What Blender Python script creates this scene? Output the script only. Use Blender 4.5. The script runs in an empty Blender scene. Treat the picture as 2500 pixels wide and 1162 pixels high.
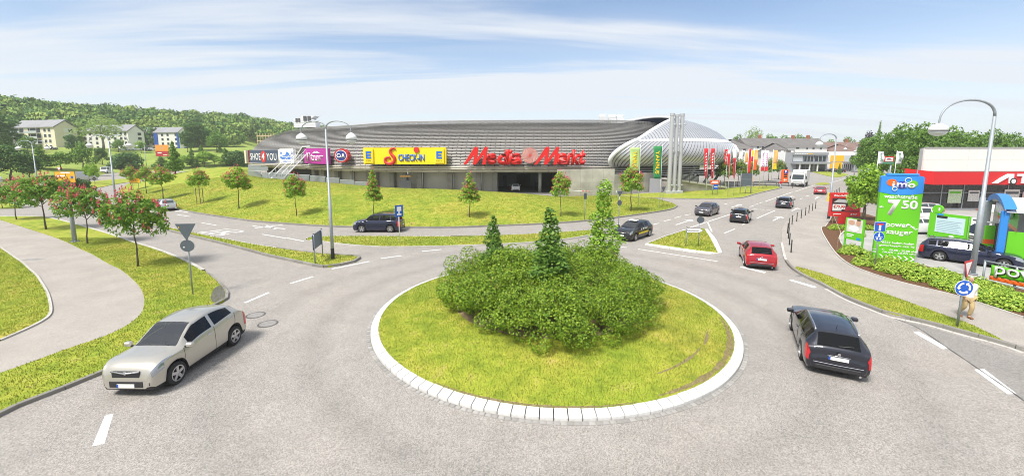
import bpy, bmesh, math, random
import numpy as np
from mathutils import Vector, Matrix
from mathutils.bvhtree import BVHTree
R = math.radians
SC = bpy.context.scene
COL = SC.collection

# ------------------------------------------------------------------ camera
CAM_H, CAM_F, CAM_CY, CAM_YH = 7.2, 1000.0, 500.0, 374.0     # metres; the rest in photo pixels (2500 wide)
PITCH = math.atan((CAM_CY - CAM_YH) / CAM_F)
cd = bpy.data.cameras.new('camera')
cam = bpy.data.objects.new('camera', cd); COL.objects.link(cam)
cam.location = (0, 0, CAM_H); cam.rotation_euler = (R(90) - PITCH, 0, 0)
cd.sensor_width = 36; cd.lens = CAM_F / 2500 * 36; cd.shift_y = -(581 - CAM_CY) / 2500
cd.clip_start = 0.1; cd.clip_end = 6000
SC.camera = cam

# ------------------------------------------------------------------ world, sun, exposure
SUN_EL, SUN_AZ = R(57), R(222)          # azimuth clockwise from +Y: the sun stands behind the camera, a little left
w = bpy.data.worlds.new('World'); SC.world = w; w.use_nodes = True
nt = w.node_tree; nt.nodes.clear()
def wn(t, **k):
    n = nt.nodes.new(t)
    for a, b in k.items(): setattr(n, a, b)
    return n
out = wn('ShaderNodeOutputWorld'); bg = wn('ShaderNodeBackground'); bg.inputs[1].default_value = 0.125
sky = wn('ShaderNodeTexSky', sky_type='NISHITA', sun_disc=False, sun_elevation=SUN_EL, sun_rotation=SUN_AZ,
         altitude=150, air_density=1.0, dust_density=0.25, ozone_density=2.5)
tc = wn('ShaderNodeTexCoord'); sep = wn('ShaderNodeSeparateXYZ')
nt.links.new(tc.outputs['Generated'], sep.inputs[0])
def math_(op, a, b=None, c=None, clamp=False):
    n = wn('ShaderNodeMath', operation=op, use_clamp=clamp)
    for i, v in enumerate((a, b, c)):
        if v is None: continue
        if isinstance(v, (int, float)): n.inputs[i].default_value = v
        else: nt.links.new(v, n.inputs[i])
    return n.outputs[0]
zc = math_('MAXIMUM', sep.outputs[2], 0.0)
zz = math_('ADD', zc, 0.10)
cu = math_('DIVIDE', sep.outputs[0], zz); cv = math_('DIVIDE', sep.outputs[1], zz)
def cloud(ang, sx, sy, scale, detail, lo, hi, seed, dist=0.6):
    cmb = wn('ShaderNodeCombineXYZ'); nt.links.new(cu, cmb.inputs[0]); nt.links.new(cv, cmb.inputs[1]); cmb.inputs[2].default_value = seed
    mp = wn('ShaderNodeMapping'); mp.inputs['Rotation'].default_value = (0, 0, R(ang)); mp.inputs['Scale'].default_value = (sx, sy, 1)
    nt.links.new(cmb.outputs[0], mp.inputs[0])
    nz = wn('ShaderNodeTexNoise'); nz.inputs['Scale'].default_value = scale; nz.inputs['Detail'].default_value = detail
    nz.inputs['Roughness'].default_value = 0.55; nz.inputs['Distortion'].default_value = dist
    nt.links.new(mp.outputs[0], nz.inputs['Vector'])
    mr = wn('ShaderNodeMapRange', interpolation_type='SMOOTHSTEP'); mr.inputs[1].default_value = lo; mr.inputs[2].default_value = hi
    nt.links.new(nz.outputs[0], mr.inputs[0])
    return mr.outputs[0]
c1 = cloud(44, 0.14, 0.9, 1.0, 7, 0.40, 0.56, 47.5)
c2 = cloud(47, 0.2, 1.3, 2.0, 8, 0.42, 0.80, 8.1)
c3 = cloud(-24, 0.5, 0.9, 0.35, 3, 0.36, 0.62, 5.2, 0.2)
cl = math_('ADD', math_('MULTIPLY', c1, 0.80), math_('MULTIPLY', c2, 0.34))
cl = math_('ADD', cl, math_('MULTIPLY', c3, 0.30), clamp=True)
veil = wn('ShaderNodeMapRange', interpolation_type='SMOOTHSTEP')              # thin high haze thickens to the horizon
for i, v in ((1, 0.0), (2, 0.32), (3, 0.90), (4, 0.0)): veil.inputs[i].default_value = v
nt.links.new(zc, veil.inputs[0])
cl = math_('MAXIMUM', cl, veil.outputs[0], clamp=True)
mx = wn('ShaderNodeMix', data_type='RGBA'); nt.links.new(cl, mx.inputs[0])
nt.links.new(sky.outputs[0], mx.inputs[6]); mx.inputs[7].default_value = (5.0, 5.3, 5.75, 1)
nt.links.new(mx.outputs[2], bg.inputs[0]); nt.links.new(bg.outputs[0], out.inputs[0])
sd = bpy.data.lights.new('sun', 'SUN'); sd.energy = 4.2; sd.angle = R(16); sd.color = (1.0, 0.955, 0.88)
sun = bpy.data.objects.new('sun', sd); COL.objects.link(sun)
sdir = Vector((math.sin(SUN_AZ) * math.cos(SUN_EL), math.cos(SUN_AZ) * math.cos(SUN_EL), math.sin(SUN_EL)))
sun.rotation_euler = sdir.to_track_quat('Z', 'Y').to_euler(); sun.location = (0, 0, 60)
SC.view_settings.view_transform = 'Standard'; SC.view_settings.look = 'None'
SC.view_settings.exposure = 0.42; SC.view_settings.gamma = 1.0
SC.cycles.use_denoising = True; SC.cycles.filter_width = 1.0
SC.cycles.max_bounces = 6; SC.cycles.transparent_max_bounces = 8
SC.cycles.sample_clamp_indirect = 6

# ------------------------------------------------------------------ survey helpers: photo pixel -> place in the world
CP, SP = math.cos(PITCH), math.sin(PITCH)
def at(px, py, z=0.0):
    """ground point (at height z) seen at a photo pixel"""
    u = (px - 1250) / CAM_F; v = (py - CAM_CY) / CAM_F
    s = (CAM_H - z) / (SP + v * CP)
    return Vector((u * s, (CP - v * SP) * s, z))
def p3(px, py, Y):
    """point at forward distance Y seen at a photo pixel"""
    q = (CAM_CY - py) / CAM_F
    dz = Y * (q * CP - SP) / (CP + q * SP)
    d = Y * CP - dz * SP
    return Vector(((px - 1250) / CAM_F * d, Y, CAM_H + dz))
def hgt(b, py):
    """height of a plumb thing standing at b whose top is seen at photo row py"""
    return p3(1250, py, b.y).z - b.z
GROUND_V, GROUND_F = [], []
def add_ground(vs, fs):
    o = len(GROUND_V); GROUND_V.extend([Vector(v) for v in vs]); GROUND_F.extend([[i + o for i in f] for f in fs])
BVH = None
def hit(px, py):
    """first terrain point on the ray through a photo pixel"""
    u = (px - 1250) / CAM_F; v = (py - CAM_CY) / CAM_F
    d = Vector((u, CP - v * SP, -(SP + v * CP))).normalized()
    r = BVH.ray_cast(Vector((0, 0, CAM_H)), d)
    return r[0] if r[0] is not None else at(px, py)
def drop(x, y):
    r = BVH.ray_cast(Vector((x, y, 200)), Vector((0, 0, -1)))
    return r[0].z if r[0] is not None else 0.0

# ------------------------------------------------------------------ materials
MATS = {}
def M(name, col=(.5, .5, .5), rough=.6, metal=0., var=0., vscale=3., bump=0., bscale=40., spec=.5, coat=0., island=0., emit=None, detail=4, orand=0.):
    """procedural material: base colour with noise variation, fine relief, optional per-piece variation"""
    if name in MATS: return MATS[name]
    m = bpy.data.materials.new(name); m.use_nodes = True; t = m.node_tree; b = t.nodes['Principled BSDF']
    L = t.links.new
    b.inputs['Roughness'].default_value = rough; b.inputs['Metallic'].default_value = metal
    b.inputs['Specular IOR Level'].default_value = spec
    if coat: b.inputs['Coat Weight'].default_value = coat; b.inputs['Coat Roughness'].default_value = .04
    tcn = t.nodes.new('ShaderNodeTexCoord')
    fac = None
    if var:
        n = t.nodes.new('ShaderNodeTexNoise'); n.inputs['Scale'].default_value = vscale; n.inputs['Detail'].default_value = detail
        L(tcn.outputs['Object'], n.inputs['Vector'])
        mr = t.nodes.new('ShaderNodeMapRange'); mr.inputs[1].default_value = .25; mr.inputs[2].default_value = .75
        mr.inputs[3].default_value = 1 - var; mr.inputs[4].default_value = 1 + var
        L(n.outputs[0], mr.inputs[0]); fac = mr.outputs[0]
    if island:
        g = t.nodes.new('ShaderNodeNewGeometry')
        mr = t.nodes.new('ShaderNodeMapRange'); mr.inputs[3].default_value = 1 - island; mr.inputs[4].default_value = 1 + island
        L(g.outputs['Random Per Island'], mr.inputs[0])
        if fac is None: fac = mr.outputs[0]
        else:
            mm = t.nodes.new('ShaderNodeMath'); mm.operation = 'MULTIPLY'; L(fac, mm.inputs[0]); L(mr.outputs[0], mm.inputs[1]); fac = mm.outputs[0]
    if orand:
        g = t.nodes.new('ShaderNodeObjectInfo'); mr = t.nodes.new('ShaderNodeMapRange'); mr.inputs[3].default_value = 1 - orand; mr.inputs[4].default_value = 1 + orand * .6; L(g.outputs['Random'], mr.inputs[0])
        if fac is None: fac = mr.outputs[0]
        else:
            mm = t.nodes.new('ShaderNodeMath'); mm.operation = 'MULTIPLY'; L(fac, mm.inputs[0]); L(mr.outputs[0], mm.inputs[1]); fac = mm.outputs[0]
    if fac is not None:
        h = t.nodes.new('ShaderNodeHueSaturation'); h.inputs['Color'].default_value = (*col, 1); L(fac, h.inputs['Value'])
        L(h.outputs[0], b.inputs['Base Color'])
    else: b.inputs['Base Color'].default_value = (*col, 1)
    if bump:
        n = t.nodes.new('ShaderNodeTexNoise'); n.inputs['Scale'].default_value = bscale; n.inputs['Detail'].default_value = 3
        L(tcn.outputs['Object'], n.inputs['Vector'])
        bp = t.nodes.new('ShaderNodeBump'); bp.inputs['Strength'].default_value = bump; bp.inputs['Distance'].default_value = .02
        L(n.outputs[0], bp.inputs['Height']); L(bp.outputs[0], b.inputs['Normal'])
    if emit:
        b.inputs['Emission Color'].default_value = (*emit[0], 1); b.inputs['Emission Strength'].default_value = emit[1]
    MATS[name] = m; return m
def M2(name, stops, scale=1., rough=.85, detail=6, fine=None, bump=0., bscale=60., stretch=(1, 1, 1), stops2=None, scale2=.1, cells=False):
    """ground-like material: a colour ramp over noise, times a fine grain"""
    m = bpy.data.materials.new(name); m.use_nodes = True; t = m.node_tree; b = t.nodes['Principled BSDF']; L = t.links.new
    b.inputs['Roughness'].default_value = rough; b.inputs['Specular IOR Level'].default_value = .3
    tcn = t.nodes.new('ShaderNodeTexCoord'); mp = t.nodes.new('ShaderNodeMapping'); mp.inputs['Scale'].default_value = stretch
    L(tcn.outputs['Object'], mp.inputs[0])
    def ramp(sc, st, dt):
        n = t.nodes.new('ShaderNodeTexNoise'); n.inputs['Scale'].default_value = sc; n.inputs['Detail'].default_value = dt; n.inputs['Roughness'].default_value = .6
        L(mp.outputs[0], n.inputs['Vector'])
        r = t.nodes.new('ShaderNodeValToRGB'); e = r.color_ramp.elements
        while len(e) < len(st): e.new(.5)
        for el, (p, c) in zip(e, st): el.position = p; el.color = (*c, 1)
        L(n.outputs[0], r.inputs[0]); return r.outputs[0]
    c = ramp(scale, stops, detail)
    if stops2:
        c2 = ramp(scale2, stops2, 4)
        x = t.nodes.new('ShaderNodeMix'); x.data_type = 'RGBA'; x.blend_type = 'MULTIPLY'; x.inputs[0].default_value = 1
        L(c, x.inputs[6]); L(c2, x.inputs[7]); c = x.outputs[2]
    if fine:
        fs, lo, hi = fine
        if cells:
            n = t.nodes.new('ShaderNodeTexVoronoi'); n.inputs['Scale'].default_value = fs; so = n.outputs['Color']
        else:
            n = t.nodes.new('ShaderNodeTexNoise'); n.inputs['Scale'].default_value = fs; n.inputs['Detail'].default_value = 2; so = n.outputs[0]
        L(tcn.outputs['Object'], n.inputs['Vector'])
        mr = t.nodes.new('ShaderNodeMapRange'); mr.inputs[1].default_value = .0 if cells else .3; mr.inputs[2].default_value = 1. if cells else .7; mr.inputs[3].default_value = lo; mr.inputs[4].default_value = hi
        L(so, mr.inputs[0])
        h = t.nodes.new('ShaderNodeHueSaturation'); L(c, h.inputs['Color']); L(mr.outputs[0], h.inputs['Value']); c = h.outputs[0]
    L(c, b.inputs['Base Color'])
    if bump:
        n = t.nodes.new('ShaderNodeTexNoise'); n.inputs['Scale'].default_value = bscale; n.inputs['Detail'].default_value = 3
        L(tcn.outputs['Object'], n.inputs['Vector'])
        bp = t.nodes.new('ShaderNodeBump'); bp.inputs['Strength'].default_value = bump; bp.inputs['Distance'].default_value = .03
        L(n.outputs[0], bp.inputs['Height']); L(bp.outputs[0], b.inputs['Normal'])
    MATS[name] = m; return m
def leaf_mat(name, c_dark, c_light, trans=.35):
    m = bpy.data.materials.new(name); m.use_nodes = True; t = m.node_tree; b = t.nodes['Principled BSDF']; L = t.links.new
    g = t.nodes.new('ShaderNodeNewGeometry'); r = t.nodes.new('ShaderNodeMix'); r.data_type = 'RGBA'
    r.inputs[6].default_value = (*c_dark, 1); r.inputs[7].default_value = (*c_light, 1)
    L(g.outputs['Random Per Island'], r.inputs[0]); L(r.outputs[2], b.inputs['Base Color'])
    b.inputs['Roughness'].default_value = .55; b.inputs['Specular IOR Level'].default_value = .35
    tr = t.nodes.new('ShaderNodeBsdfTranslucent'); L(r.outputs[2], tr.inputs[0])
    mx_ = t.nodes.new('ShaderNodeMixShader'); mx_.inputs[0].default_value = trans
    L(b.outputs[0], mx_.inputs[1]); L(tr.outputs[0], mx_.inputs[2]); L(mx_.outputs[0], t.nodes['Material Output'].inputs[0])
    MATS[name] = m; return m

# ------------------------------------------------------------------ mesh builder
class MB:
    def __init__(s): s.v = []; s.f = []; s.smooth = False
    def add(s, vs, fs):
        o = len(s.v); s.v.extend([tuple(v) for v in vs]); s.f.extend([[i + o for i in f] for f in fs]); return s
    def box(s, x0, x1, y0, y1, z0, z1, mat=None):
        vs = [Vector((x, y, z)) for z in (z0, z1) for y in (y0, y1) for x in (x0, x1)]
        if mat: vs = [mat @ v for v in vs]
        return s.add(vs, [(0, 2, 3, 1), (4, 5, 7, 6), (0, 1, 5, 4), (2, 6, 7, 3), (0, 4, 6, 2), (1, 3, 7, 5)])
    def bbox(s, x0, x1, y0, y1, z0, z1, b, mat=None):
        """box with chamfered edges"""
        xs = (x0, x0 + b, x1 - b, x1); bm = bmesh.new()
        bmesh.ops.create_cube(bm, size=1)
        for v in bm.verts: v.co = Vector(((x0 + x1) / 2 + v.co.x * (x1 - x0), (y0 + y1) / 2 + v.co.y * (y1 - y0), (z0 + z1) / 2 + v.co.z * (z1 - z0)))
        bmesh.ops.bevel(bm, geom=bm.edges[:], offset=b, segments=1, affect='EDGES')
        bm.verts.index_update()
        s.add([(mat @ v.co) if mat else v.co for v in bm.verts], [[v.index for v in f.verts] for f in bm.faces]); bm.free(); return s
    def tube(s, pts, r, n=8, cap=True):
        pts = [Vector(p) for p in pts]; rs = r if isinstance(r, (list, tuple)) else [r] * len(pts)
        o = len(s.v); up = None
        for i, p in enumerate(pts):
            d = (pts[min(i + 1, len(pts) - 1)] - pts[max(i - 1, 0)])
            d = d.normalized() if d.length > 1e-9 else Vector((0, 0, 1))
            if up is None:
                up = Vector((1, 0, 0)) if abs(d.x) < .9 else Vector((0, 1, 0))
            a = d.cross(up).normalized(); up = a.cross(d).normalized()
            for k in range(n):
                t = 2 * math.pi * k / n; s.v.append(tuple(p + (a * math.cos(t) + up * math.sin(t)) * rs[i]))
        for i in range(len(pts) - 1):
            for k in range(n):
                s.f.append([o + i * n + k, o + (i + 1) * n + k, o + (i + 1) * n + (k + 1) % n, o + i * n + (k + 1) % n])
        if cap:
            s.f.append([o + k for k in range(n)]); s.f.append([o + (len(pts) - 1) * n + k for k in range(n)][::-1])
        return s
    def lathe(s, prof, n=16, mat=None, axis='z', cap=True):
        o = len(s.v)
        for (r, z) in prof:
            for k in range(n):
                t = 2 * math.pi * k / n
                v = Vector((r * math.cos(t), r * math.sin(t), z)) if axis == 'z' else Vector((r * math.cos(t), z, r * math.sin(t)))
                s.v.append(tuple(mat @ v if mat else v))
        for i in range(len(prof) - 1):
            for k in range(n):
                s.f.append([o + i * n + k, o + i * n + (k + 1) % n, o + (i + 1) * n + (k + 1) % n, o + (i + 1) * n + k])
        if cap: s.f.append([o + k for k in range(n)][::-1]); s.f.append([o + (len(prof) - 1) * n + k for k in range(n)])
        return s
    def prism(s, poly, d0, d1, mat=None):
        """polygon in the xz plane (x, z) given thickness along y"""
        n = len(poly)
        vs = [Vector((x, d0, z)) for x, z in poly] + [Vector((x, d1, z)) for x, z in poly]
        if mat: vs = [mat @ v for v in vs]
        return s.add(vs, [list(range(n)), list(range(2 * n - 1, n - 1, -1))] + [[i, i + n, (i + 1) % n + n, (i + 1) % n] for i in range(n)])
    def grid(s, rows):
        """rows of equally many points"""
        o = len(s.v); m = len(rows[0])
        for r in rows: s.v.extend([tuple(p) for p in r])
        for i in range(len(rows) - 1):
            for j in range(m - 1):
                a = o + i * m + j; s.f.append([a, a + 1, a + m + 1, a + m])
        return s
    def mesh(s, name, smooth=None):
        me = bpy.data.meshes.new(name); me.from_pydata(s.v, [], s.f)
        if smooth is None: smooth = s.smooth
        if smooth:
            me.polygons.foreach_set('use_smooth', [True] * len(me.polygons))
        me.update(); return me
    def build(s, name, mat, parent=None, smooth=None, fix=True):
        me = s.mesh(name, smooth)
        if fix:
            bm = bmesh.new(); bm.from_mesh(me); bmesh.ops.recalc_face_normals(bm, faces=bm.faces[:]); bm.to_mesh(me); bm.free()
        return obj(name, me, mat, parent)
def sharp(o, ang=35):
    """smooth shading with hard edges over the given angle"""
    me = o.data
    me.polygons.foreach_set('use_smooth', [True] * len(me.polygons)); me.set_sharp_from_angle(angle=R(ang)); return o
def obj(name, me, mat, parent=None):
    o = bpy.data.objects.new(name, me); COL.objects.link(o)
    if mat is not None and me is not None:
        if len(me.materials) == 0: me.materials.append(mat)
        elif me.materials[0] != mat:
            o.material_slots[0].link = 'OBJECT'; o.material_slots[0].material = mat
    if parent: o.parent = parent
    return o
def tag(o, label=None, cat=None, group=None, kind=None):
    if label: o['label'] = label
    if cat: o['category'] = cat
    if group: o['group'] = group
    if kind: o['kind'] = kind
    return o
def thing(name, label, cat, loc=(0, 0, 0), rz=0., group=None):
    o = bpy.data.objects.new(name, None); COL.objects.link(o); o.empty_display_size = .3
    o.location = loc; o.rotation_euler = (0, 0, rz); return tag(o, label, cat, group)
def dup(root, loc=None, rz=None, label=None, group=None, scale=None, parent=None):
    r = root.copy(); COL.objects.link(r)
    if parent: r.parent = parent
    if loc is not None: r.location = loc
    if rz is not None: r.rotation_euler = (0, 0, rz)
    if scale is not None: r.scale = (scale,) * 3 if isinstance(scale, (int, float)) else scale
    if label: r['label'] = label
    if group: r['group'] = group
    for ch in root.children: dup(ch, parent=r)
    return r
def lerp(a, b, t): return a + (b - a) * t
def smooth(a, b, x):
    t = min(1., max(0., (x - a) / (b - a))) if b != a else float(x > a); return t * t * (3 - 2 * t)
def interp(x, tab):
    return float(np.interp(x, [t[0] for t in tab], [t[1] for t in tab]))
def resample(pts, step):
    """even walk along a polyline"""
    pts = [Vector(p) for p in pts]; out_ = [pts[0]]; acc = 0.
    L_ = sum((pts[i + 1] - pts[i]).length for i in range(len(pts) - 1)); n = max(1, round(L_ / step)); st = L_ / n
    tgt = st
    for i in range(len(pts) - 1):
        seg = (pts[i + 1] - pts[i]).length
        while seg > 0 and tgt <= acc + seg + 1e-6 and len(out_) < n:
            out_.append(pts[i].lerp(pts[i + 1], (tgt - acc) / seg)); tgt += st
        acc += seg
    out_.append(pts[-1]); return out_
def curve(pts, n=6):
    """Catmull-Rom through points"""
    P = [Vector(p) for p in pts]; o = []
    for i in range(len(P) - 1):
        a = P[max(i - 1, 0)]; b = P[i]; c = P[i + 1]; d = P[min(i + 2, len(P) - 1)]
        for k in range(n):
            t = k / n
            o.append(.5 * ((2 * b) + (c - a) * t + (2 * a - 5 * b + 4 * c - d) * t * t + (3 * b - a - 3 * c + d) * t ** 3))
    o.append(P[-1]); return o
def text_mesh(s, w=None, h=None, depth=.01, bold=0., shear=0., align='CENTER', cx=0., cz=0., spacing=1.):
    """lettering standing in the xz plane, facing -y, fitted to a box w x h centred at (cx, cz)"""
    cu_ = bpy.data.curves.new('lettering', 'FONT'); cu_.body = s; cu_.size = 1; cu_.offset = bold; cu_.shear = shear; cu_.space_character = spacing
    cu_.resolution_u = 3; cu_.align_x = align
    t = bpy.data.objects.new('lettering', cu_); COL.objects.link(t)
    me = bpy.data.meshes.new_from_object(t); bpy.data.objects.remove(t); bpy.data.curves.remove(cu_)
    co = np.zeros(len(me.vertices) * 3); me.vertices.foreach_get('co', co); co = co.reshape(-1, 3)
    if len(co) == 0: return me
    lo, hi = co.min(0), co.max(0); sz = np.maximum(hi - lo, 1e-6)
    kx = w / sz[0] if w else None; ky = h / sz[1] if h else None
    kx = kx or ky; ky = ky or kx
    x = (co[:, 0] - (lo[0] + hi[0]) / 2) * kx + cx; z = (co[:, 1] - (lo[1] + hi[1]) / 2) * ky + cz
    bm = bmesh.new(); bm.from_mesh(me)
    for v, a, c in zip(bm.verts, x, z): v.co = (a, 0, c)
    bmesh.ops.recalc_face_normals(bm, faces=bm.faces[:])
    if depth:
        r = bmesh.ops.extrude_face_region(bm, geom=bm.faces[:])
        for e in r['geom']:
            if isinstance(e, bmesh.types.BMVert): e.co.y -= depth
        bmesh.ops.recalc_face_normals(bm, faces=bm.faces[:])
    bm.to_mesh(me); bm.free(); me.materials.clear(); return me
def letter(parent, s, mat, w=None, h=None, cx=0., cz=0., y=0., depth=.006, name='lettering', **k):
    o = obj(name, text_mesh(s, w, h, depth, cx=cx, cz=cz, **k), mat, parent); o.location = (0, y, 0); return o
def ellipse(cx, cz, rx, rz, n=24): return [(cx + rx * math.cos(2 * math.pi * i / n), cz + rz * math.sin(2 * math.pi * i / n)) for i in range(n)]
def rect(x0, x1, z0, z1): return [(x0, z0), (x1, z0), (x1, z1), (x0, z1)]
def plate(parent, name, poly, mat, y0, y1):
    return MB().prism(poly, y0, y1).build(name, mat, parent)
def facing(d):
    """z-rotation that turns a thing's local -y to look along d"""
    return math.atan2(d[0], -d[1])
# ------------------------------------------------------------------ ground materials
ASPH = M2('asphalt', [(.30, (.274, .255, .235)), (.5, (.298, .277, .255)), (.72, (.324, .301, .277))], scale=.9, rough=.9, fine=(44, .52, 1.48), cells=True,
          stops2=[(.32, (.93, .93, .94)), (.5, (.99, .99, .99)), (.7, (1.03, 1.01, .985))], scale2=.12)
def wheel_paths(m, c, bands):
    t = m.node_tree; b = t.nodes['Principled BSDF']; L = t.links.new; src = b.inputs['Base Color'].links[0].from_socket
    tcn = t.nodes.new('ShaderNodeTexCoord'); nz = t.nodes.new('ShaderNodeTexNoise'); nz.inputs['Scale'].default_value = .25; L(tcn.outputs['Object'], nz.inputs['Vector'])
    vm = t.nodes.new('ShaderNodeVectorMath'); vm.operation = 'DISTANCE'; L(tcn.outputs['Object'], vm.inputs[0]); vm.inputs[1].default_value = c
    ad = t.nodes.new('ShaderNodeMath'); ad.operation = 'MULTIPLY_ADD'; L(nz.outputs[0], ad.inputs[0]); ad.inputs[1].default_value = .5; L(vm.outputs['Value'], ad.inputs[2])
    mr = t.nodes.new('ShaderNodeMapRange'); mr.inputs[1].default_value = 8; mr.inputs[2].default_value = 16; L(ad.outputs[0], mr.inputs[0])
    r = t.nodes.new('ShaderNodeValToRGB'); e = r.color_ramp.elements
    while len(e) < len(bands): e.new(.5)
    for el, (p, v) in zip(e, bands): el.position = p; el.color = (v, v, v, 1)
    L(mr.outputs[0], r.inputs[0]); x = t.nodes.new('ShaderNodeMix'); x.data_type = 'RGBA'; x.blend_type = 'MULTIPLY'; x.inputs[0].default_value = 1; L(src, x.inputs[6]); L(r.outputs[0], x.inputs[7]); L(x.outputs[2], b.inputs['Base Color'])
wheel_paths(ASPH, (1.72, 18.02, 0), [(0, .98), (.16, 1.05), (.27, .90), (.36, 1.02), (.48, 1.04), (.60, .91), (.70, 1.03), (1, 1.0)])
PATHM = M2('path_asphalt', [(.3, (.30, .273, .247)), (.7, (.375, .341, .308))], scale=.5, rough=.9, fine=(50, .68, 1.32), cells=True)
GR_A = [(.28, (.138, .188, .018)), (.44, (.230, .283, .026)), (.58, (.308, .338, .038)), (.74, (.39, .33, .10))]
GRASS = M2('grass', GR_A, scale=1.6, rough=.95, fine=(40, .60, 1.40), bump=.3, bscale=45, stops2=[(.3, (.70, .86, .70)), (.5, (1, 1, 1)), (.66, (1.22, 1.0, 1.4))], scale2=.22)
MEADOW = M2('meadow', [(.3, (.16, .23, .04)), (.55, (.25, .32, .055)), (.8, (.34, .35, .11))], scale=.12, rough=.95, fine=(2.5, .75, 1.25))
FARG = M2('far_ground', [(.3, (.08, .11, .03)), (.7, (.13, .15, .05))], scale=.02, rough=.95)
MULCH = M2('bark_mulch', [(.3, (.075, .035, .018)), (.55, (.15, .075, .04)), (.75, (.24, .14, .085))], scale=9, rough=.95, fine=(60, .6, 1.4), bump=.8, bscale=70)
SOIL = M2('soil', [(.3, (.17, .13, .07)), (.7, (.30, .23, .13))], scale=6, rough=.95, fine=(40, .7, 1.3), bump=.7, bscale=50)
KERB = M('kerb_concrete', (.26, .247, .225), .9, var=.22, vscale=1.2, bump=.25, bscale=30, orand=.18)
KERBL = M('pale_kerb', (.46, .44, .41), .9, var=.15, vscale=1.5, bump=.2, bscale=30)
KWHITE = M('white_painted_stone', (.64, .63, .61), .7, var=.12, vscale=5, bump=.15, bscale=25, orand=.13)
KGREY = M('grey_paver', (.32, .308, .29), .9, var=.18, vscale=2.0, bump=.3, bscale=40, orand=.22)
PAINT = M('road_paint', (.70, .69, .67), .75, var=.12, vscale=3)
PAVE = M('block_paving', (.36, .35, .34), .9, var=.15, vscale=.8, bump=.3, bscale=20)
CONC = M('concrete', (.42, .405, .37), .85, var=.18, vscale=.6, bump=.2, bscale=15)

def px(poly, z=0.): return [at(a, b, z) if len((a, b)) == 2 else None for a, b in poly]
def ngon(name, pts, mat, z, skirt=.16, parent=None, sub=0):
    """a raised sheet over an outline (world points), triangulated, with a skirt down into the ground"""
    bm = bmesh.new(); vs = [bm.verts.new((p[0], p[1], z)) for p in pts]
    f = bm.faces.new(vs); f.normal_update()
    if f.normal.z < 0: f.normal_flip()
    bmesh.ops.triangulate(bm, faces=[f], ngon_method='EAR_CLIP')
    if skirt:
        lo = [bm.verts.new((v.co.x, v.co.y, z - skirt)) for v in vs]
        n = len(vs)
        for i in range(n): bm.faces.new((vs[i], vs[(i + 1) % n], lo[(i + 1) % n], lo[i]))
        bmesh.ops.recalc_face_normals(bm, faces=bm.faces[:])
    me = bpy.data.meshes.new(name); bm.to_mesh(me); bm.free()
    add_ground([v.co for v in me.vertices], [list(p.vertices) for p in me.polygons if abs(p.normal.z) > .5])
    return obj(name, me, mat, parent)
def structure(o): o['kind'] = 'structure'; return o

# ------------------------------------------------------------------ base sheets
g = MB(); g.add([(-3000, -300, -.06), (3000, -300, -.06), (3000, 3500, -.06), (-3000, 3500, -.06)], [(0, 1, 2, 3)])
structure(g.build('ground', FARG))
rd = MB()
ROAD_X0, ROAD_X1, ROAD_Y0, ROAD_Y1 = -175, 190, -14, 205
nx, ny = 60, 40
rd.grid([[(lerp(ROAD_X0, ROAD_X1, i / nx), lerp(ROAD_Y0, ROAD_Y1, j / ny), 0) for i in range(nx + 1)] for j in range(ny + 1)])
road = structure(rd.build('road', ASPH)); add_ground(rd.v, rd.f)

# ------------------------------------------------------------------ outlines traced on the ground
KERB_LEFT = [(0, 1010), (100, 972), (200, 932), (262, 905), (400, 815), (490, 762), (545, 738), (556, 722), (548, 707), (527, 683), (496, 663), (465, 645), (427, 628),
             (372, 607.5), (325, 593.6), (273, 575), (217, 558), (161, 542.5), (118, 533), (93, 530), (0, 530)]
PATH_L_OUT = [(0, 538), (62, 558), (124, 578), (164, 593.6), (198, 610.6), (223, 621.5), (263, 645), (294, 660), (325, 685), (344, 707), (352, 728), (352.5, 744), (348, 765),
              (330, 785), (300, 805), (250, 828), (170, 855), (90, 885), (0, 917)]
LAWN_L = [(0, 606), (31, 628), (56, 645), (74, 662), (90, 676), (102, 694), (115, 716), (122, 738), (125, 760), (120, 775), (100, 790), (60, 810), (0, 836)]
def W(l, n=3, z=0.): return [Vector((p.x, p.y, z)) for p in curve([at(a, b) for a, b in l], n)]
kl = W(KERB_LEFT); po = W(PATH_L_OUT); ll = W(LAWN_L)
verge_left = [Vector((-13.6, 4, 0))] + kl + [Vector((-72, 46.0, 0)), Vector((-70, 43.2, 0))] + po + [Vector((-19, 8, 0)), Vector((-19, 4, 0))]
VL = structure(ngon('grass_verge', verge_left, GRASS, .10))
path_left = [Vector((-18.9, 4, 0)), Vector((-18.9, 8.1, 0))] + [p + (p - Vector((-22, 20, 0))).normalized() * .05 for p in po[::-1]] + [Vector((-70.2, 43.4, 0)), Vector((-60, 30, 0))] + [p + Vector((.05, 0, 0)) for p in ll] + [Vector((-25.8, 13.2, 0)), Vector((-26, 4, 0))]
structure(ngon('footpath', path_left, PATHM, .06))
lawn_left = ll + [Vector((-26, 13.2, 0)), Vector((-26.2, 4, 0)), Vector((-60, 4, 0)), Vector((-60, 29.8, 0))]
structure(ngon('lawn', lawn_left, GRASS, .10))
# grass beside the side road, far left
structure(ngon('grass_island', W([(-90, 480), (0, 491), (30, 498), (54, 507.5), (30, 509.5), (0, 510), (-90, 511)], 2), GRASS, .10))
structure(ngon('grass_strip', W([(345, 441), (317, 437), (275, 439), (234, 443), (200, 447), (130, 452), (60, 457), (20, 462), (40, 470), (130, 474), (190, 470), (234, 460), (255, 456), (275, 451.6), (317, 445)], 2), GRASS, .10))
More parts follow.
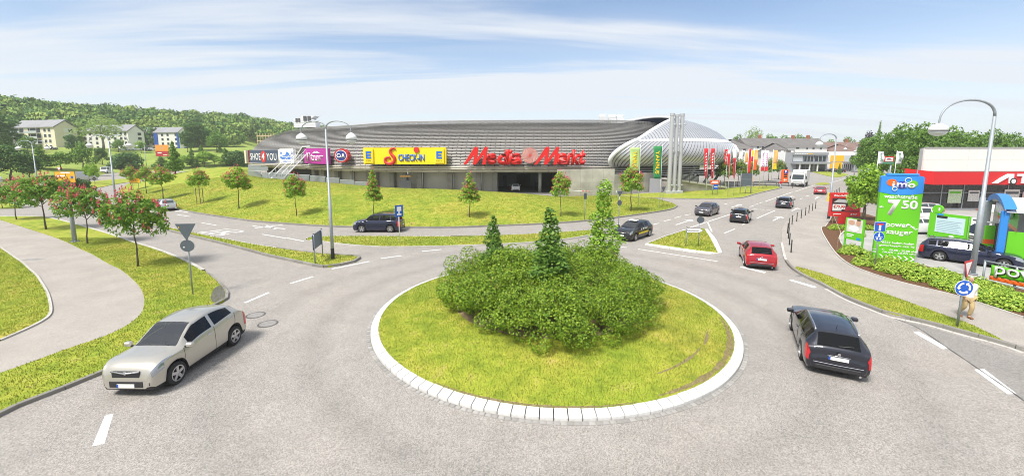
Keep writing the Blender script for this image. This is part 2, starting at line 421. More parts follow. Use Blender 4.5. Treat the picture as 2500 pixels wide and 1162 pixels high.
# narrow median between the two carriageways
MED = [(300, 526), (340, 539), (372, 549), (400, 555.5), (456, 567), (512, 579), (568, 589.5), (624, 600), (736, 617), (820, 625), (870, 627.5), (879, 631), (870, 638.5), (848, 645), (810, 652), (790, 653.5), (775, 651.5), (736, 643), (694, 634), (652, 625), (624, 617), (540, 595), (462, 576.5), (400, 561), (350, 546), (305, 530)]
med = W(MED, 2); structure(ngon('median_strip', med, GRASS, .12))
# wide median towards the car park entrance
MED2 = [(749, 585), (760, 581), (784, 579), (876, 578.5), (988, 579), (1100, 579.5), (1200, 577), (1300, 573), (1400, 567), (1440, 564), (1462, 568), (1440, 576), (1380, 586), (1280, 595), (1160, 601), (1044, 604), (932, 605), (848, 599.5), (792, 592.5), (758, 588)]
med2 = W(MED2, 2); structure(ngon('median_lawn', med2, GRASS, .10))
# triangular island
TRI = [(1583, 597.5), (1628, 580), (1673, 565.5), (1719, 560.8), (1735, 585), (1752, 620.5), (1700, 614.5), (1640, 606)]
tri = [at(a, b) for a, b in TRI]; structure(ngon('triangle_island', tri, GRASS, .13))
# flag strip by the car park
FLAG = [(1500, 478), (1560, 483), (1650, 486), (1740, 487), (1775, 486), (1813, 483.5), (1835, 477), (1870, 468), (1906, 460), (1903, 457), (1890, 455), (1840, 455.5), (1800, 458.5), (1740, 464), (1700, 467), (1640, 470.5), (1580, 473)]
flag = W(FLAG, 2); structure(ngon('flag_lawn', flag, GRASS, .10))
# right verge, footpath, planting bed, forecourt
KERB_RIGHT = [(1908, 594), (1915, 627), (1923, 644), (1938, 660), (1969, 679), (2000, 692.5), (2065, 728.5), (2131, 754.7), (2180, 772.7), (2255, 787), (2360, 817), (2441, 836.5), (2500, 858)]
VR_IN = [(1946, 655), (2000, 670), (2065, 692.5), (2140, 715), (2216, 742), (2294, 771), (2360, 794), (2409, 817), (2448, 837)]
BED = [(2060, 470), (2024.5, 542), (2007, 556), (2006, 566), (2013, 581), (2039, 620.6), (2075, 650), (2131, 673), (2196, 692.6), (2262, 709), (2327, 725), (2376, 740), (2425, 756), (2500, 781)]
kr = W(KERB_RIGHT); vi = W(VR_IN); bd = W(BED)
KR0 = [at(2010, 482), at(1975, 505), at(1940, 528), at(1916, 546), at(1908, 565)]
foot_r = KR0 + kr + [Vector((21.5, 10, 0)), Vector((23.5, 10, 0))] + bd[::-1] + [at(2045, 470)]
structure(ngon('footpath', foot_r, PATHM, .08))
structure(ngon('grass_verge', [p + Vector((.03, .02, 0)) for p in W(KERB_RIGHT[3:-1])] + vi[::-1], GRASS, .12))
FC = [(2062, 566), (2051, 578), (2052, 592), (2062, 606), (2085, 618), (2127, 632), (2180, 640), (2229, 646), (2278, 657), (2327, 668), (2392, 686), (2460, 701), (2520, 715)]
fc = W(FC)
bed = bd + [Vector((27.5, 17.6, 0)), Vector((31, 19.5, 0))] + fc[::-1] + [at(2095, 556), at(2165, 552), at(2165, 540), at(2100, 520), at(2085, 480)]
structure(ngon('planting_bed', bed, MULCH, .11))
fore = fc + [Vector((44, 19, 0)), Vector((80, 40, 0)), Vector((60, 68, 0)), at(2150, 500), at(2165, 540), at(2165, 552.5), at(2095, 556.5)]
structure(ngon('forecourt', fore, PAVE, .07))

# ------------------------------------------------------------------ berm in front of the hall
BERM = [  # kerb px ............ crest px, crest row, crest distance
    ((289, 468), (312, 452, 95)), ((293, 473), (335, 446, 100)), ((302, 479), (360, 440, 102)), ((345, 491), (425, 424, 104)), ((431, 512), (500, 413.5, 102)), ((512, 526), (565, 409, 95)),
    ((610, 540), (622, 431, 74)), ((694, 547), (690, 438, 68)), ((806, 554), (800, 446, 63)), ((900, 556), (893, 454, 60)), ((988, 556.6), (970, 459, 58)),
    ((1100, 556.6), (1100, 462.5, 56)), ((1200, 553), (1200, 468, 56)), ((1300, 549), (1281, 473, 56)), ((1400, 543), (1360, 481, 57)), ((1500, 533), (1443, 490, 60)),
    ((1600, 519), (1550, 487.5, 63)), ((1640, 511.5), (1622, 494, 60)), ((1653, 504.5), (1645, 499.5, 57.5))]
kb = curve([at(*a) for a, b in BERM], 8); cr = curve([p3(*b) for a, b in BERM], 8)
NT = 14; rows = []
for i, (k, c) in enumerate(zip(kb, cr)):
    c = c.copy(); c.z = max(c.z, .14); r = []
    for j in range(NT + 1):
        t = j / NT; q = k.lerp(c, t); h = .10 + (c.z - .10) * (math.sin(t * math.pi / 2) ** 1.15)
        nz_ = .05 * math.sin(q.x * .55 + q.y * .3) * math.sin(q.y * .7 - q.x * .2) * min(1, c.z) * math.sin(t * math.pi)
        r.append((q.x, q.y, h + nz_))
    for back, fall in ((3, .25), (7, .8), (11, 1.0)):
        left = smooth(-55, -75, c.x)
        z = lerp(c.z * (1 - fall) , c.z * (1 - .06 * back / 11), left); r.append((c.x * (1 + .0 * back), c.y + back, max(.02, z)))
    rows.append(r)
bm_ = MB(); bm_.grid(rows); bm_.smooth = True
berm = structure(bm_.build('grass_berm', GRASS)); add_ground(bm_.v, bm_.f)

# ------------------------------------------------------------------ rising ground and wooded hill, far left
T_FRONT = [(-1.7, 78), (-1.33, 92), (-1.205, 100), (-1.13, 109), (-1.05, 116), (-1.01, 129), (-.988, 147), (-.92, 158), (-.83, 164), (-.65, 171), (-.2, 200)]
T_FOOT = [(-1.7, 170), (-1.25, 205), (-.95, 240), (-.8, 262), (-.65, 285), (-.45, 400), (-.2, 460)]
T_RIDGE = [(-1.7, 235), (-1.25, 270), (-.95, 345), (-.65, 480), (-.45, 680), (-.2, 800)]
Z_RIDGE = [(-1.7, 40), (-1.25, 29.5), (-1.08, 28), (-.95, 30), (-.78, 32), (-.65, 34), (-.53, 33), (-.45, 34), (-.36, 12), (-.2, 2)]
Z_FOOT = [(-1.7, 10), (-1.25, 10), (-.95, 10), (-.8, 10), (-.65, 11), (-.45, 10), (-.2, 2)]
Z_MID = [(-1.7, 5), (-1.25, 3.6), (-1.1, 3.2), (-1.0, 2.0), (-.92, 2.2), (-.7, 3.8), (-.45, 2), (-.2, 1)]
def terrain(u, t):
    """t 0..1 meadow, 1..2 wooded slope, 2..2.4 beyond the ridge"""
    yf, yt, yr = interp(u, T_FRONT), interp(u, T_FOOT), interp(u, T_RIDGE)
    zf, zr, zm = interp(u, Z_FOOT), interp(u, Z_RIDGE), interp(u, Z_MID)
    if t <= 1:
        Y = lerp(yf, yt, t); z = zm * smooth(0, .16, t) + (zf - zm) * smooth(.12, .85, t) + .1 * math.sin(u * 40) * smooth(0, .1, t)
    else:
        q = t - 1; Y = lerp(yt, yr, q); z = lerp(zf, zr, math.sin(min(q, 1) * math.pi / 2)) - max(0, q - 1) * 20
    return Vector((u * Y, Y, z))
us = [lerp(-1.7, -.2, i / 90) for i in range(91)]; ts = [j / 16 for j in range(17)] + [1 + j / 8 for j in range(1, 12)]
hl = MB(); hl.grid([[terrain(u, t) for u in us] for t in ts]); hl.smooth = True
structure(hl.build('hillside', MEADOW)); add_ground(hl.v, hl.f)
BVH = BVHTree.FromPolygons(GROUND_V, GROUND_F)

# ------------------------------------------------------------------ kerbs
def stone_mesh(name, l, w, h, b=.012):
    return MB().bbox(-l / 2, l / 2, -w / 2, w / 2, 0, h, b).mesh(name)
def kerb_line(label, pts, mat, step=1., w=.14, h=.16, z0=-.04, closed=False, name='kerb'):
    """a row of kerb stones following a line"""
    e = bpy.data.objects.new(name, None); COL.objects.link(e); e['kind'] = 'structure'; e['label'] = label
    P = resample([Vector((p[0], p[1], 0)) for p in pts], step); me = None
    for a, b in zip(P[:-1], P[1:]):
        d = b - a
        if me is None: me = stone_mesh('kerb_stone', step - .012, w, h)
        o = obj('kerb_stone', me, mat, e); m = (a + b) / 2
        o.location = (m.x, m.y, z0); o.rotation_euler = (0, 0, math.atan2(d.y, d.x)); o.scale = (d.length / step, 1, 1)
    return e
def kerb_strip(name, pts, mat, w=.14, h=.13):
    """far kerb, joints too fine to see"""
    P = [Vector((p[0], p[1], 0)) for p in pts]; s = MB(); rows_ = []
    for i, p in enumerate(P):
        d = (P[min(i + 1, len(P) - 1)] - P[max(i - 1, 0)]).normalized(); n = Vector((-d.y, d.x, 0)) * w / 2
        rows_.append([p - n + Vector((0, 0, -.05)), p - n + Vector((0, 0, h)), p + n + Vector((0, 0, h)), p + n + Vector((0, 0, -.05))])
    s.grid(rows_); return structure(s.build(name, mat))
kerb_line('grey kerb stones along the left verge', [Vector((-13.6, 5, 0))] + [p for p in kl if p.y < 24], KERB)
kerb_strip('kerb', [p for p in kl if p.y > 23.9], KERBL, .2, .125)
kerb_line('grey kerb stones around the tip of the narrow median', [med[i] for i in range(len(med)) if 15 <= i <= 47], KERB, 1., .16, .20)
kerb_strip('kerb', med[:17], KERBL, .12, .14)
kerb_strip('kerb', med2[10:] , KERBL, .12, .12)
kerb_strip('kerb', med2[:12] , KERBL, .12, .12)
kerb_strip('kerb', kb, KERB, .2, .14)
kerb_strip('kerb', flag[:18], KERB, .2, .13)
kerb_strip('path_edging', ll, KERBL, .10, .125)
kerb_line('kerb stones along the right verge', [p for p in kr if p.y < 27] + [Vector((21.4, 10.2, 0))], KERB, 1.0, .15, .19)
kerb_strip('kerb', [p for p in kr if p.y > 26.5], KERBL, .15, .10)
kerb_strip('path_edging', bd, KERBL, .08, .145)
kerb_strip('forecourt_edging', fc, KERBL, .10, .135)
# gutter course of flat slabs along the right verge
gut = [Vector((p.x - .16, p.y - .12, 0)) for p in kr if p.y < 21.5]
kerb_line('flat gutter slabs in front of the right kerb', gut, KERBL, .5, .16, .03, -.015, name='gutter')
# white kerb of the triangular island
def offset_poly(P, d):
    o = []; n = len(P); c = sum(P, Vector()) / n
    for i, p in enumerate(P):
        a = (p - P[i - 1]).normalized(); b = (P[(i + 1) % n] - p).normalized(); t = (a + b).normalized(); nn = Vector((t.y, -t.x, 0))
        if (p - c).dot(nn) < 0: nn = -nn
        o.append(p + nn * d)
    return o
tw = offset_poly(tri, .20)
kerb_line('white painted kerb stones of the triangular island', tw[2:] + tw[:1], KWHITE, .95, .40, .15)
kerb_line('pale kerb on the far side of the triangular island', tw[:3], KERBL, .95, .14, .15)

# ------------------------------------------------------------------ roundabout
RC = Vector((1.72, 18.02, 0)); R_IN, R_WH, R_OUT = 7.46, 7.76, 7.92
isl = MB(); ring_n, ang_n = 16, 96; rws = []
for i in range(ring_n + 1):
    r = R_IN * i / ring_n
    rws.append([(RC.x + r * math.cos(2 * math.pi * k / ang_n), RC.y + r * math.sin(2 * math.pi * k / ang_n), .17 + .55 * (1 - (r / R_IN) ** 2) ** 1.2) for k in range(ang_n + 1)])
isl.grid(rws); isl.smooth = True
island = structure(isl.build('roundabout_island', GRASS))
# white sloped stones, one object each
def wedge(r0, r1, z0, z1, a, name, cham=.02, low=-.03):
    h = a / 2; P = []
    for r, z in ((r0, low), (r0, z0), (r1 - cham, z1), (r1, z1 - cham), (r1, low)):
        for s in (-h, h): P.append((r * math.cos(s), r * math.sin(s), z))
    return MB().add(P, [(0, 1, 3, 2), (2, 3, 5, 4), (4, 5, 7, 6), (6, 7, 9, 8), (0, 2, 4, 6, 8), (1, 9, 7, 5, 3)]).mesh(name)
NW = 124; wm = wedge(R_IN, R_WH, .19, .12, 2 * math.pi / NW - .0042, 'kerb_stone')
rnd = random.Random(4)
for k in range(NW):
    o = obj('kerb_stone', wm, KWHITE, island); o.location = (RC.x, RC.y, rnd.uniform(-.006, .006)); o.rotation_euler = (0, 0, 2 * math.pi * k / NW)
NG = 260; gm = wedge(R_WH + .02, R_OUT, .022, .018, 2 * math.pi / NG - .0034, 'paver', .005)
for k in range(NG):
    o = obj('paver', gm, KGREY, island); o.location = (RC.x, RC.y, rnd.uniform(-.004, .004)); o.rotation_euler = (0, 0, 2 * math.pi * (k + .3) / NG)
# bare tyre track and soil fringe on the lawn
def lawn_z(p): r = min((Vector((p[0], p[1], 0)) - RC).length, R_IN); return .17 + .55 * (1 - (r / R_IN) ** 2) ** 1.2
def arc_patch(name, r0, r1, a0, a1, mat, seed):
    rn = random.Random(seed); s = MB(); A = []; B = []; n = 60
    for k in range(n + 1):
        t = k / n; a = R(lerp(a0, a1, t)); w_ = math.sin(t * math.pi) ** .5; c_ = (r0 + r1) / 2; hw = (r1 - r0) / 2 * w_ * rn.uniform(.45, 1.1)
        for lst, rr in ((A, c_ - hw), (B, c_ + hw)):
            x, y = RC.x + rr * math.cos(a), RC.y + rr * math.sin(a); lst.append((x, y, lawn_z((x, y)) + .006))
    s.grid([A, B]); return s.build(name, mat, island)
arc_patch('bare_soil', 7.18, 7.44, -70, -8, SOIL, 2); arc_patch('bare_soil', 6.42, 6.54, -64, -38, SOIL, 5); arc_patch('bare_soil', 6.45, 6.6, -36, -24, SOIL, 6); arc_patch('bare_soil', 7.32, 7.45, -125, -75, SOIL, 9)
soil_disc = MB(); soil_disc.grid([[(RC.x - .05 + r * math.cos(2 * math.pi * k / 60), RC.y + .1 + r * math.sin(2 * math.pi * k / 60) * .95, lawn_z((RC.x - .05 + r * math.cos(2 * math.pi * k / 60), RC.y + .1 + r * .95 * math.sin(2 * math.pi * k / 60))) + .008) for k in range(61)] for r in (0.01, 1.5, 3.0, 4.25)])
soil_disc.build('bare_soil', SOIL, island)

# ------------------------------------------------------------------ road markings: each painted piece on its own
MK = .004
def mark(pts, name='lane_marking', z=MK):
    s = MB(); s.add([(p[0], p[1], z) for p in pts], [list(range(len(pts)))]); return s.build(name, PAINT, road)
def dash(a, b, w=.13): # from photo pixel a to b
    A, B = at(*a), at(*b); d = (B - A).normalized(); n = Vector((-d.y, d.x, 0)) * w / 2
    return mark([A - n, B - n, B + n, A + n])
def quad(*q): return mark([at(a, b) for a, b in q])
quad((225, 1089), (256, 1015), (277, 1009), (255, 1082))
for q in [((598, 739), (656, 714)), ((709, 692), (764, 675)), ((810, 656.5), (902, 638)), ((930, 631), (980, 624)), ((1030, 613.5), (1078, 609))]: dash(*q, w=.16)
quad((2230, 811), (2243, 809), (2316, 850), (2302, 852)); quad((2378, 902), (2402, 900), (2481, 960), (2460, 962))
quad((1806, 652), (1812, 650), (1870, 664), (1866, 667)); quad((1926, 684), (1934, 683), (1994, 700), (1988, 703))
dash((1558, 608), (1752, 638), .12); dash((1727, 541), (1738, 566), .12); dash((1500, 601), (1530, 604), .12)
dash((1500, 548), (1514, 547), .12)
for q in [((432, 524), (465, 529)), ((492, 544), (528, 550)), ((640, 572), (700, 582)), ((700, 581), (742, 589))]: dash(*q, w=.13)
for q in [((1591, 549), (1609, 545)), ((1621, 540), (1638, 536)), ((1647, 532), (1664, 528)), ((1671, 526), (1687, 523)), ((1768, 499), (1776, 497)), ((1781, 495), (1790, 494)), ((1830, 505), (1840, 502.5)), ((1842, 500), (1851, 498)), ((1854, 496), (1862, 494)),
          ((1868, 492), (1935, 469)), ((1848, 533), (1892, 514)), ((1684, 556), (1790, 521)), ((1769, 569), (1794, 559)), ((1812, 549), (1823, 544)),
          ((1837, 509), (1852, 512)), ((1855, 511), (1866, 512.5)), ((1870, 512), (1882, 513.5)), ((1953, 486), (1960, 484)), ((1966, 480), (1976, 477.5)), ((1982, 474), (1990, 472)), ((2000, 470), (2012, 466)), ((1940, 468), (1990, 452)), ((2026, 447), (2060, 437))]: dash(*q, w=.13)
def arrow(a, b, w=.16, head=.5):
    A, B = at(*a), at(*b); d = (B - A); L_ = d.length; d.normalize(); n = Vector((-d.y, d.x, 0))
    h = B - d * min(1.0, L_ * .4)
    mark([A - n * w / 2, h - n * w / 2, h - n * head, B, h + n * head, h + n * w / 2, A + n * w / 2], 'arrow_marking')
arrow((1650, 549), (1690, 536.5)); arrow((1887, 539), (1907, 529)); arrow((1933, 515), (1948, 508)); arrow((1990, 486), (1998, 481)); arrow((1786, 506), (1810, 500)); arrow((1925, 484), (1935, 479)); arrow((460, 519), (432, 513.5), .2, .6)
# worn road lettering in the bus lane and a crossed-out arrow
def ground_text(s, c, ang, w, l):
    me = text_mesh(s, w, l, 0, bold=.012); o = obj('road_lettering', me, M('worn_paint', (.52, .51, .49), .8, var=.25, vscale=2.5), road); p = at(*c)
    o.location = (p.x, p.y, MK); o.rotation_euler = (R(-90), 0, ang); return o
ground_text('BAU', (543, 566), R(66), 2.3, 3.6)
for a, b in [((617, 552), (696, 559)), ((622, 557), (690, 549)), ((650, 550), (672, 559))]: dash(a, b, .2)
# manholes, drains
MH = M('cast_iron', (.13, .125, .12), .7, .3, var=.3, vscale=8)
def manhole(c, r=.34, mat=None):
    e = bpy.data.objects.new('manhole_cover', None); COL.objects.link(e); e.parent = road; p = at(*c); e.location = (p.x, p.y, 0)
    MB().lathe([(r * .80, .003), (r * .80, .009), (r * .2, .010)], 28).build('lid', M('lid_concrete', (.24, .23, .22), .9, var=.2, vscale=6), e)
    MB().lathe([(r, .003), (r, .006), (r * .985, .007)], 28).build('rim', MH, e)
    for k in range(14):
        a = 2 * math.pi * k / 14; MB().box(-.05, .05, -.018, .018, .008, .011, Matrix.Rotation(a, 4, 'Z') @ Matrix.Translation((0, r * .89, 0))).build('slot', MH, e)
manhole((624, 769), .40); manhole((654, 790), .40); manhole((635, 601), .42)
def drain(c, rz, l=.5, w=.34, z=.0):
    p = at(*c); e = bpy.data.objects.new('drain_grate', None); COL.objects.link(e); e.parent = road; e.location = (p.x, p.y, z); e.rotation_euler = (0, 0, rz)
    MB().box(-l / 2, l / 2, -w / 2, w / 2, .003, .006).build('frame', KGREY, e)
    for k in range(7): MB().box(-l / 2 + .03 + k * l / 7.4, -l / 2 + .06 + k * l / 7.4, -w / 2 + .03, w / 2 - .03, .007, .010).build('slot', MH, e)
drain((1952, 674), R(20)); drain((81, 636), R(0), 1.1, .5, .062)
# crumbled gravel corner by the left kerb
GRAV = M('gravel', (.12, .115, .11), .95, var=.4, vscale=18, bump=.8, bscale=60)
gp = W([(524, 708), (540, 700), (549, 712), (551, 728), (540, 741), (520, 742), (514, 730)], 3)
ngon('gravel_patch', gp, GRAV, .112, 0)['kind'] = 'structure'

# wear on the carriageway: tar seams, a darker relaid strip, small repair patches
TAR = M('tar_seam', (.07, .068, .066), .7, var=.3, vscale=5)
OLDA = M2('older_asphalt', [(.3, (.215, .203, .188)), (.7, (.262, .247, .23))], scale=.6, rough=.9, fine=(44, .55, 1.45), cells=True)
def seam(pts, w=.03, z=.0045, name='tar_seam'):
    P = curve([at(a, b) for a, b in pts], 6); s = MB(); A, B = [], []
    for i, p in enumerate(P):
        d = (P[min(i + 1, len(P) - 1)] - P[max(i - 1, 0)]).normalized(); n = Vector((-d.y, d.x, 0)) * w / 2 * (.6 + .8 * abs(math.sin(i * 2.3)))
        A.append((p.x - n.x, p.y - n.y, z)); B.append((p.x + n.x, p.y + n.y, z))
    s.grid([A, B]); s.build(name, TAR, road)
seam([(2180, 776), (2240, 800), (2316, 851), (2400, 908), (2478, 962), (2540, 1010)], .045)
s_ = MB(); q_ = [at(a, b) for a, b in [(2181, 776), (2240, 799), (2317, 850), (2401, 907), (2479, 961), (2560, 1020), (2620, 905), (2500, 872), (2360, 826), (2255, 795)]]; s_.add([(p.x, p.y, .002) for p in q_], [list(range(len(q_)))]); s_.build('relaid_strip', OLDA, road)
for l in ([(600, 690), (690, 668), (760, 655)], [(700, 720), (820, 690), (930, 660)]): seam(l, .012)
for c in ((1745, 531, .9, .35),):
    p = at(c[0], c[1]); MB().add([(p.x - c[2], p.y - c[3], .003), (p.x + c[2], p.y - c[3] * .8, .003), (p.x + c[2] * .9, p.y + c[3], .003), (p.x - c[2] * 1.05, p.y + c[3] * .9, .003)], [(0, 1, 2, 3)]).build('repair_patch', OLDA, road)
# ------------------------------------------------------------------ foliage
L_CHEST = leaf_mat('chestnut_leaf', (.075, .20, .025), (.27, .44, .06), .4)
L_BRIGHT = leaf_mat('bright_leaf', (0.145, 0.306, 0.034), (0.408, 0.600, 0.068))
L_DARK = leaf_mat('dark_leaf', (0.037, 0.105, 0.027), (0.128, 0.246, 0.051))
L_MID = leaf_mat('mid_leaf', (0.085, 0.196, 0.034), (0.221, 0.374, 0.060))
L_SHRUB = leaf_mat('shrub_leaf', (.065, .165, .012), (.345, .475, .042), .3)
L_JUN = leaf_mat('juniper_leaf', (0.170, 0.340, 0.034), (0.493, 0.600, 0.085), .2)
L_PURP = leaf_mat('purple_leaf', (.02, .012, .03), (.07, .045, .085))
L_PALE = leaf_mat('pale_leaf', (0.170, 0.289, 0.068), (0.408, 0.527, 0.153))
L_FLOW = leaf_mat('pink_blossom', (.55, .05, .08), (.82, .24, .24), .25)
L_ORNG = leaf_mat('orange_leaf', (0.374, 0.221, 0.051), (0.600, 0.374, 0.085))
L_RED = leaf_mat('spent_blossom', (.13, .06, .03), (.26, .12, .06), .2)
BARK = M('bark', (.105, .085, .065), .95, var=.3, vscale=6, bump=.6, bscale=18)
BARKG = M('grey_bark', (.20, .185, .16), .95, var=.25, vscale=5, bump=.5, bscale=16)

def np_mesh(name, V, F, smooth=False):
    """fast mesh from arrays: V (n,3), F (m,k)"""
    me = bpy.data.meshes.new(name); V = np.asarray(V, np.float32); F = np.asarray(F, np.int32); k = F.shape[1]
    me.vertices.add(len(V)); me.vertices.foreach_set('co', V.ravel())
    me.loops.add(F.size); me.loops.foreach_set('vertex_index', F.ravel())
    me.polygons.add(len(F)); me.polygons.foreach_set('loop_start', np.arange(0, F.size, k, dtype=np.int32))
    try: me.polygons.foreach_set('loop_total', np.full(len(F), k, np.int32))
    except Exception: pass
    me.update(calc_edges=True)
    return me
def unit(a): return a / np.maximum(np.linalg.norm(a, axis=1, keepdims=True), 1e-9)
def cards(C, size, rng, out=None, up=.4, aspect=.55, wob=.9):
    """leaf-shaped quads at centres C; normals lean outwards (out) and up"""
    n = len(C); N = rng.normal(size=(n, 3)) * wob
    if out is not None: N += out
    N[:, 2] += up; N = unit(N)
    A = rng.normal(size=(n, 3)); A -= (A * N).sum(1, keepdims=True) * N; A = unit(A); B = np.cross(N, A)
    s = np.asarray(size).reshape(-1, 1) * rng.uniform(.7, 1.25, (n, 1))
    fold = N * s * .12
    V = np.stack([C + A * s * .5, C + B * s * .5 * aspect - fold, C - A * s * .5, C - B * s * .5 * aspect - fold], 1).reshape(-1, 3)
    return V, np.arange(n * 4).reshape(-1, 4)
def blob_points(blobs, n, rng, shell=.55):
    """points in the outer shell of a set of ellipsoids (cx,cy,cz,rx,ry,rz)"""
    b = np.array(blobs, float); w_ = (b[:, 3] * b[:, 4] + b[:, 3] * b[:, 5] + b[:, 4] * b[:, 5]); idx = rng.choice(len(b), n, p=w_ / w_.sum())
    d = unit(rng.normal(size=(n, 3))); r = rng.uniform(shell ** 2, 1, (n, 1)) ** .5
    q = b[idx]; P = q[:, :3] + d * r * q[:, 3:]
    keep = np.ones(n, bool)                                     # drop leaves deep inside other lobes
    for k in range(len(b)):
        e = (((P - b[k, :3]) / b[k, 3:]) ** 2).sum(1); keep &= ~((e < .28) & (idx != k))
    return P[keep], unit(d[keep] / q[keep, 3:])
def palm_cards(C, size, rng, out):
    """chestnut leaves: five leaflets round a stalk end, drooping"""
    Vs = []; n = len(C)
    base = out * .5 + rng.normal(size=(n, 3)) * .5; base[:, 2] += .9; N = unit(base)
    A = rng.normal(size=(n, 3)); A -= (A * N).sum(1, keepdims=True) * N; A = unit(A); B = np.cross(N, A); s = size * rng.uniform(.75, 1.2, (n, 1))
    for k in range(5):
        t = 2 * math.pi * k / 5 + .3
        D = A * math.cos(t) + B * math.sin(t); S = -A * math.sin(t) + B * math.cos(t)
        tip = C + D * s * .62 - N * s * .30; mid = C + D * s * .36 - N * s * .02
        Vs.append(np.stack([C + D * s * .04, mid + S * s * .17, tip, mid - S * s * .17], 1))
    V = np.concatenate(Vs, 1).reshape(-1, 3); return V, np.arange(len(V)).reshape(-1, 4)
def panicles(C, size, rng):
    """upright flower spikes made of small petals"""
    m = 16; n = len(C); h = rng.uniform(0, 1, (n, m, 1)); a = rng.uniform(0, 2 * math.pi, (n, m, 1)); r = size * .34 * (1 - h * .85)
    P = C[:, None, :] + np.concatenate([np.cos(a) * r, np.sin(a) * r, h * size * 1.05], 2)
    O = np.concatenate([np.cos(a), np.sin(a), h * 0 + .3], 2).reshape(-1, 3)
    return cards(P.reshape(-1, 3), size * .34, rng, O, .2, .9, .5)
def limbs(H, th, r0, rng, n, spread, lean=0.):
    """tapered trunk with limbs: returns builder and limb ends"""
    t = MB(); ends = []; pts = [Vector((0, 0, -.15))]; k = 6
    for i in range(1, k + 1): pts.append(Vector((rng.normal() * .012 * H + lean * i / k, rng.normal() * .012 * H, (H * .86) * i / k)))
    t.tube(pts, [r0 * 1.25] + [r0 * (1 - .82 * i / k) for i in range(1, k + 1)], 8)
    for j in range(n):
        f = lerp(th / H, .72, (j + .5) / n); p = Vector((0, 0, H * f)); i = min(k - 1, int(f / .86 * k)); p = pts[i].lerp(pts[i + 1], f / .86 * k - i)
        a = j * 2.4 + rng.uniform(-.4, .4); l = spread * rng.uniform(.75, 1.1) * (1.05 - .45 * (j / n)); rise = rng.uniform(.25, .75) * l
        e = p + Vector((math.cos(a) * l, math.sin(a) * l, rise)); m = p.lerp(e, .5) + Vector((0, 0, l * .10))
        t.tube([p, m, e], [r0 * .42, r0 * .26, r0 * .08], 5); ends.append(e)
        for s_ in (-1, 1):
            e2 = m.lerp(e, .4) + Vector((math.cos(a + s_ * .9), math.sin(a + s_ * .9), .5)) * l * .4; t.tube([m, e2], [r0 * .2, r0 * .05], 4); ends.append(e2)
    ends.append(pts[-1]); t.smooth = True; return t, ends
def make_tree(name, label, cat, H, th, rx, seed, nleaf, size, leaf=L_MID, bark=BARK, r0=.08, shape='round', blossoms=0, palm=False, group=None, nl=8, flower=L_FLOW, stakes=False):
    rng = np.random.default_rng(seed); o = thing(name, label, cat, group=group)
    t, ends = limbs(H, th, r0, rng, nl, rx * .72); t.build('trunk', bark, o)
    ch = H - th; blobs = []
    if shape == 'column':
        for i in range(9):
            f = (i + .5) / 9; r = rx * (.55 + .45 * math.sin(min(1, f * 1.15 + .12) * math.pi)) * rng.uniform(.85, 1.1); z = th + ch * f
            blobs.append((rng.normal() * rx * .12, rng.normal() * rx * .12, z, r, r, ch / 9 * .95))
            for q in range(2):
                a = rng.uniform(0, 6.28); blobs.append((math.cos(a) * r * .5, math.sin(a) * r * .5, z + rng.uniform(-.3, .3) * ch / 9, r * .55, r * .55, ch / 13))
    elif shape == 'cone':
        for i in range(10):
            f = i / 10; r = rx * (1.02 - f * .92); z = th + ch * (f + .03)
            for q in range(4):
                a = rng.uniform(0, 6.28); blobs.append((math.cos(a) * r * .45, math.sin(a) * r * .45, z, r * .6, r * .6, ch * .085))
    else:
        for e in ends: 
            r = rx * rng.uniform(.26, .44); blobs.append((e.x, e.y, min(e.z, H - r * .75), r, r, r * rng.uniform(.62, .85)))
        for q in range(10):
            a = rng.uniform(0, 6.28); rr = rx * rng.uniform(.3, .72); z = th + ch * rng.uniform(.22, .8); k = rx * rng.uniform(.26, .42)
            lim = math.sqrt(max(.05, 1 - ((z - th - ch * .42) / (ch * .62)) ** 2)); blobs.append((math.cos(a) * rr * lim, math.sin(a) * rr * lim, z, k, k, k * .75))
        blobs.append((0, 0, H - rx * .32, rx * .42, rx * .42, rx * .34))
    P, O = blob_points(blobs, nleaf, rng)
    V, F = palm_cards(P, size, rng, O) if palm else cards(P, size, rng, O)
    c = obj('crown', np_mesh('crown', V, F), leaf, o)
    if blossoms:
        Q, _ = blob_points([(b[0], b[1], b[2] + b[5] * .1, b[3] * 1.02, b[4] * 1.02, b[5] * 1.02) for b in blobs], blossoms * 2, rng, .9)
        Q = Q[np.argsort(-Q[:, 2] + rng.normal(size=len(Q)) * ch * .3)][:blossoms]
        V, F = panicles(Q, size * .62 if palm else size * 1.3, rng); f = obj('blossom', np_mesh('blossom', V, F), flower, o); f['kind'] = 'stuff'
    if stakes:
        for a in (0.3, 2.4, 4.5):
            MB().tube([(math.cos(a) * .34, math.sin(a) * .34, -.1), (math.cos(a) * .34, math.sin(a) * .34, th * .98)], .035, 6).build('stake', M('stake_wood', (.26, .19, .12), .9, var=.2), o)
        for a, b in ((.3, 2.4), (2.4, 4.5), (4.5, .3)):
            MB().tube([(math.cos(a) * .34, math.sin(a) * .34, th * .9), (math.cos(b) * .34, math.sin(b) * .34, th * .9)], .022, 5).build('stake_rail', MATS['stake_wood'], o)
    return o
def place(o, b, H=None, h0=None, rz=0., wscale=1., sink=.05):
    s = (H / h0) if H else 1.; o.location = (b.x, b.y, b.z - sink); o.rotation_euler = (0, 0, rz); o.scale = (s * wscale, s * wscale, s); return o

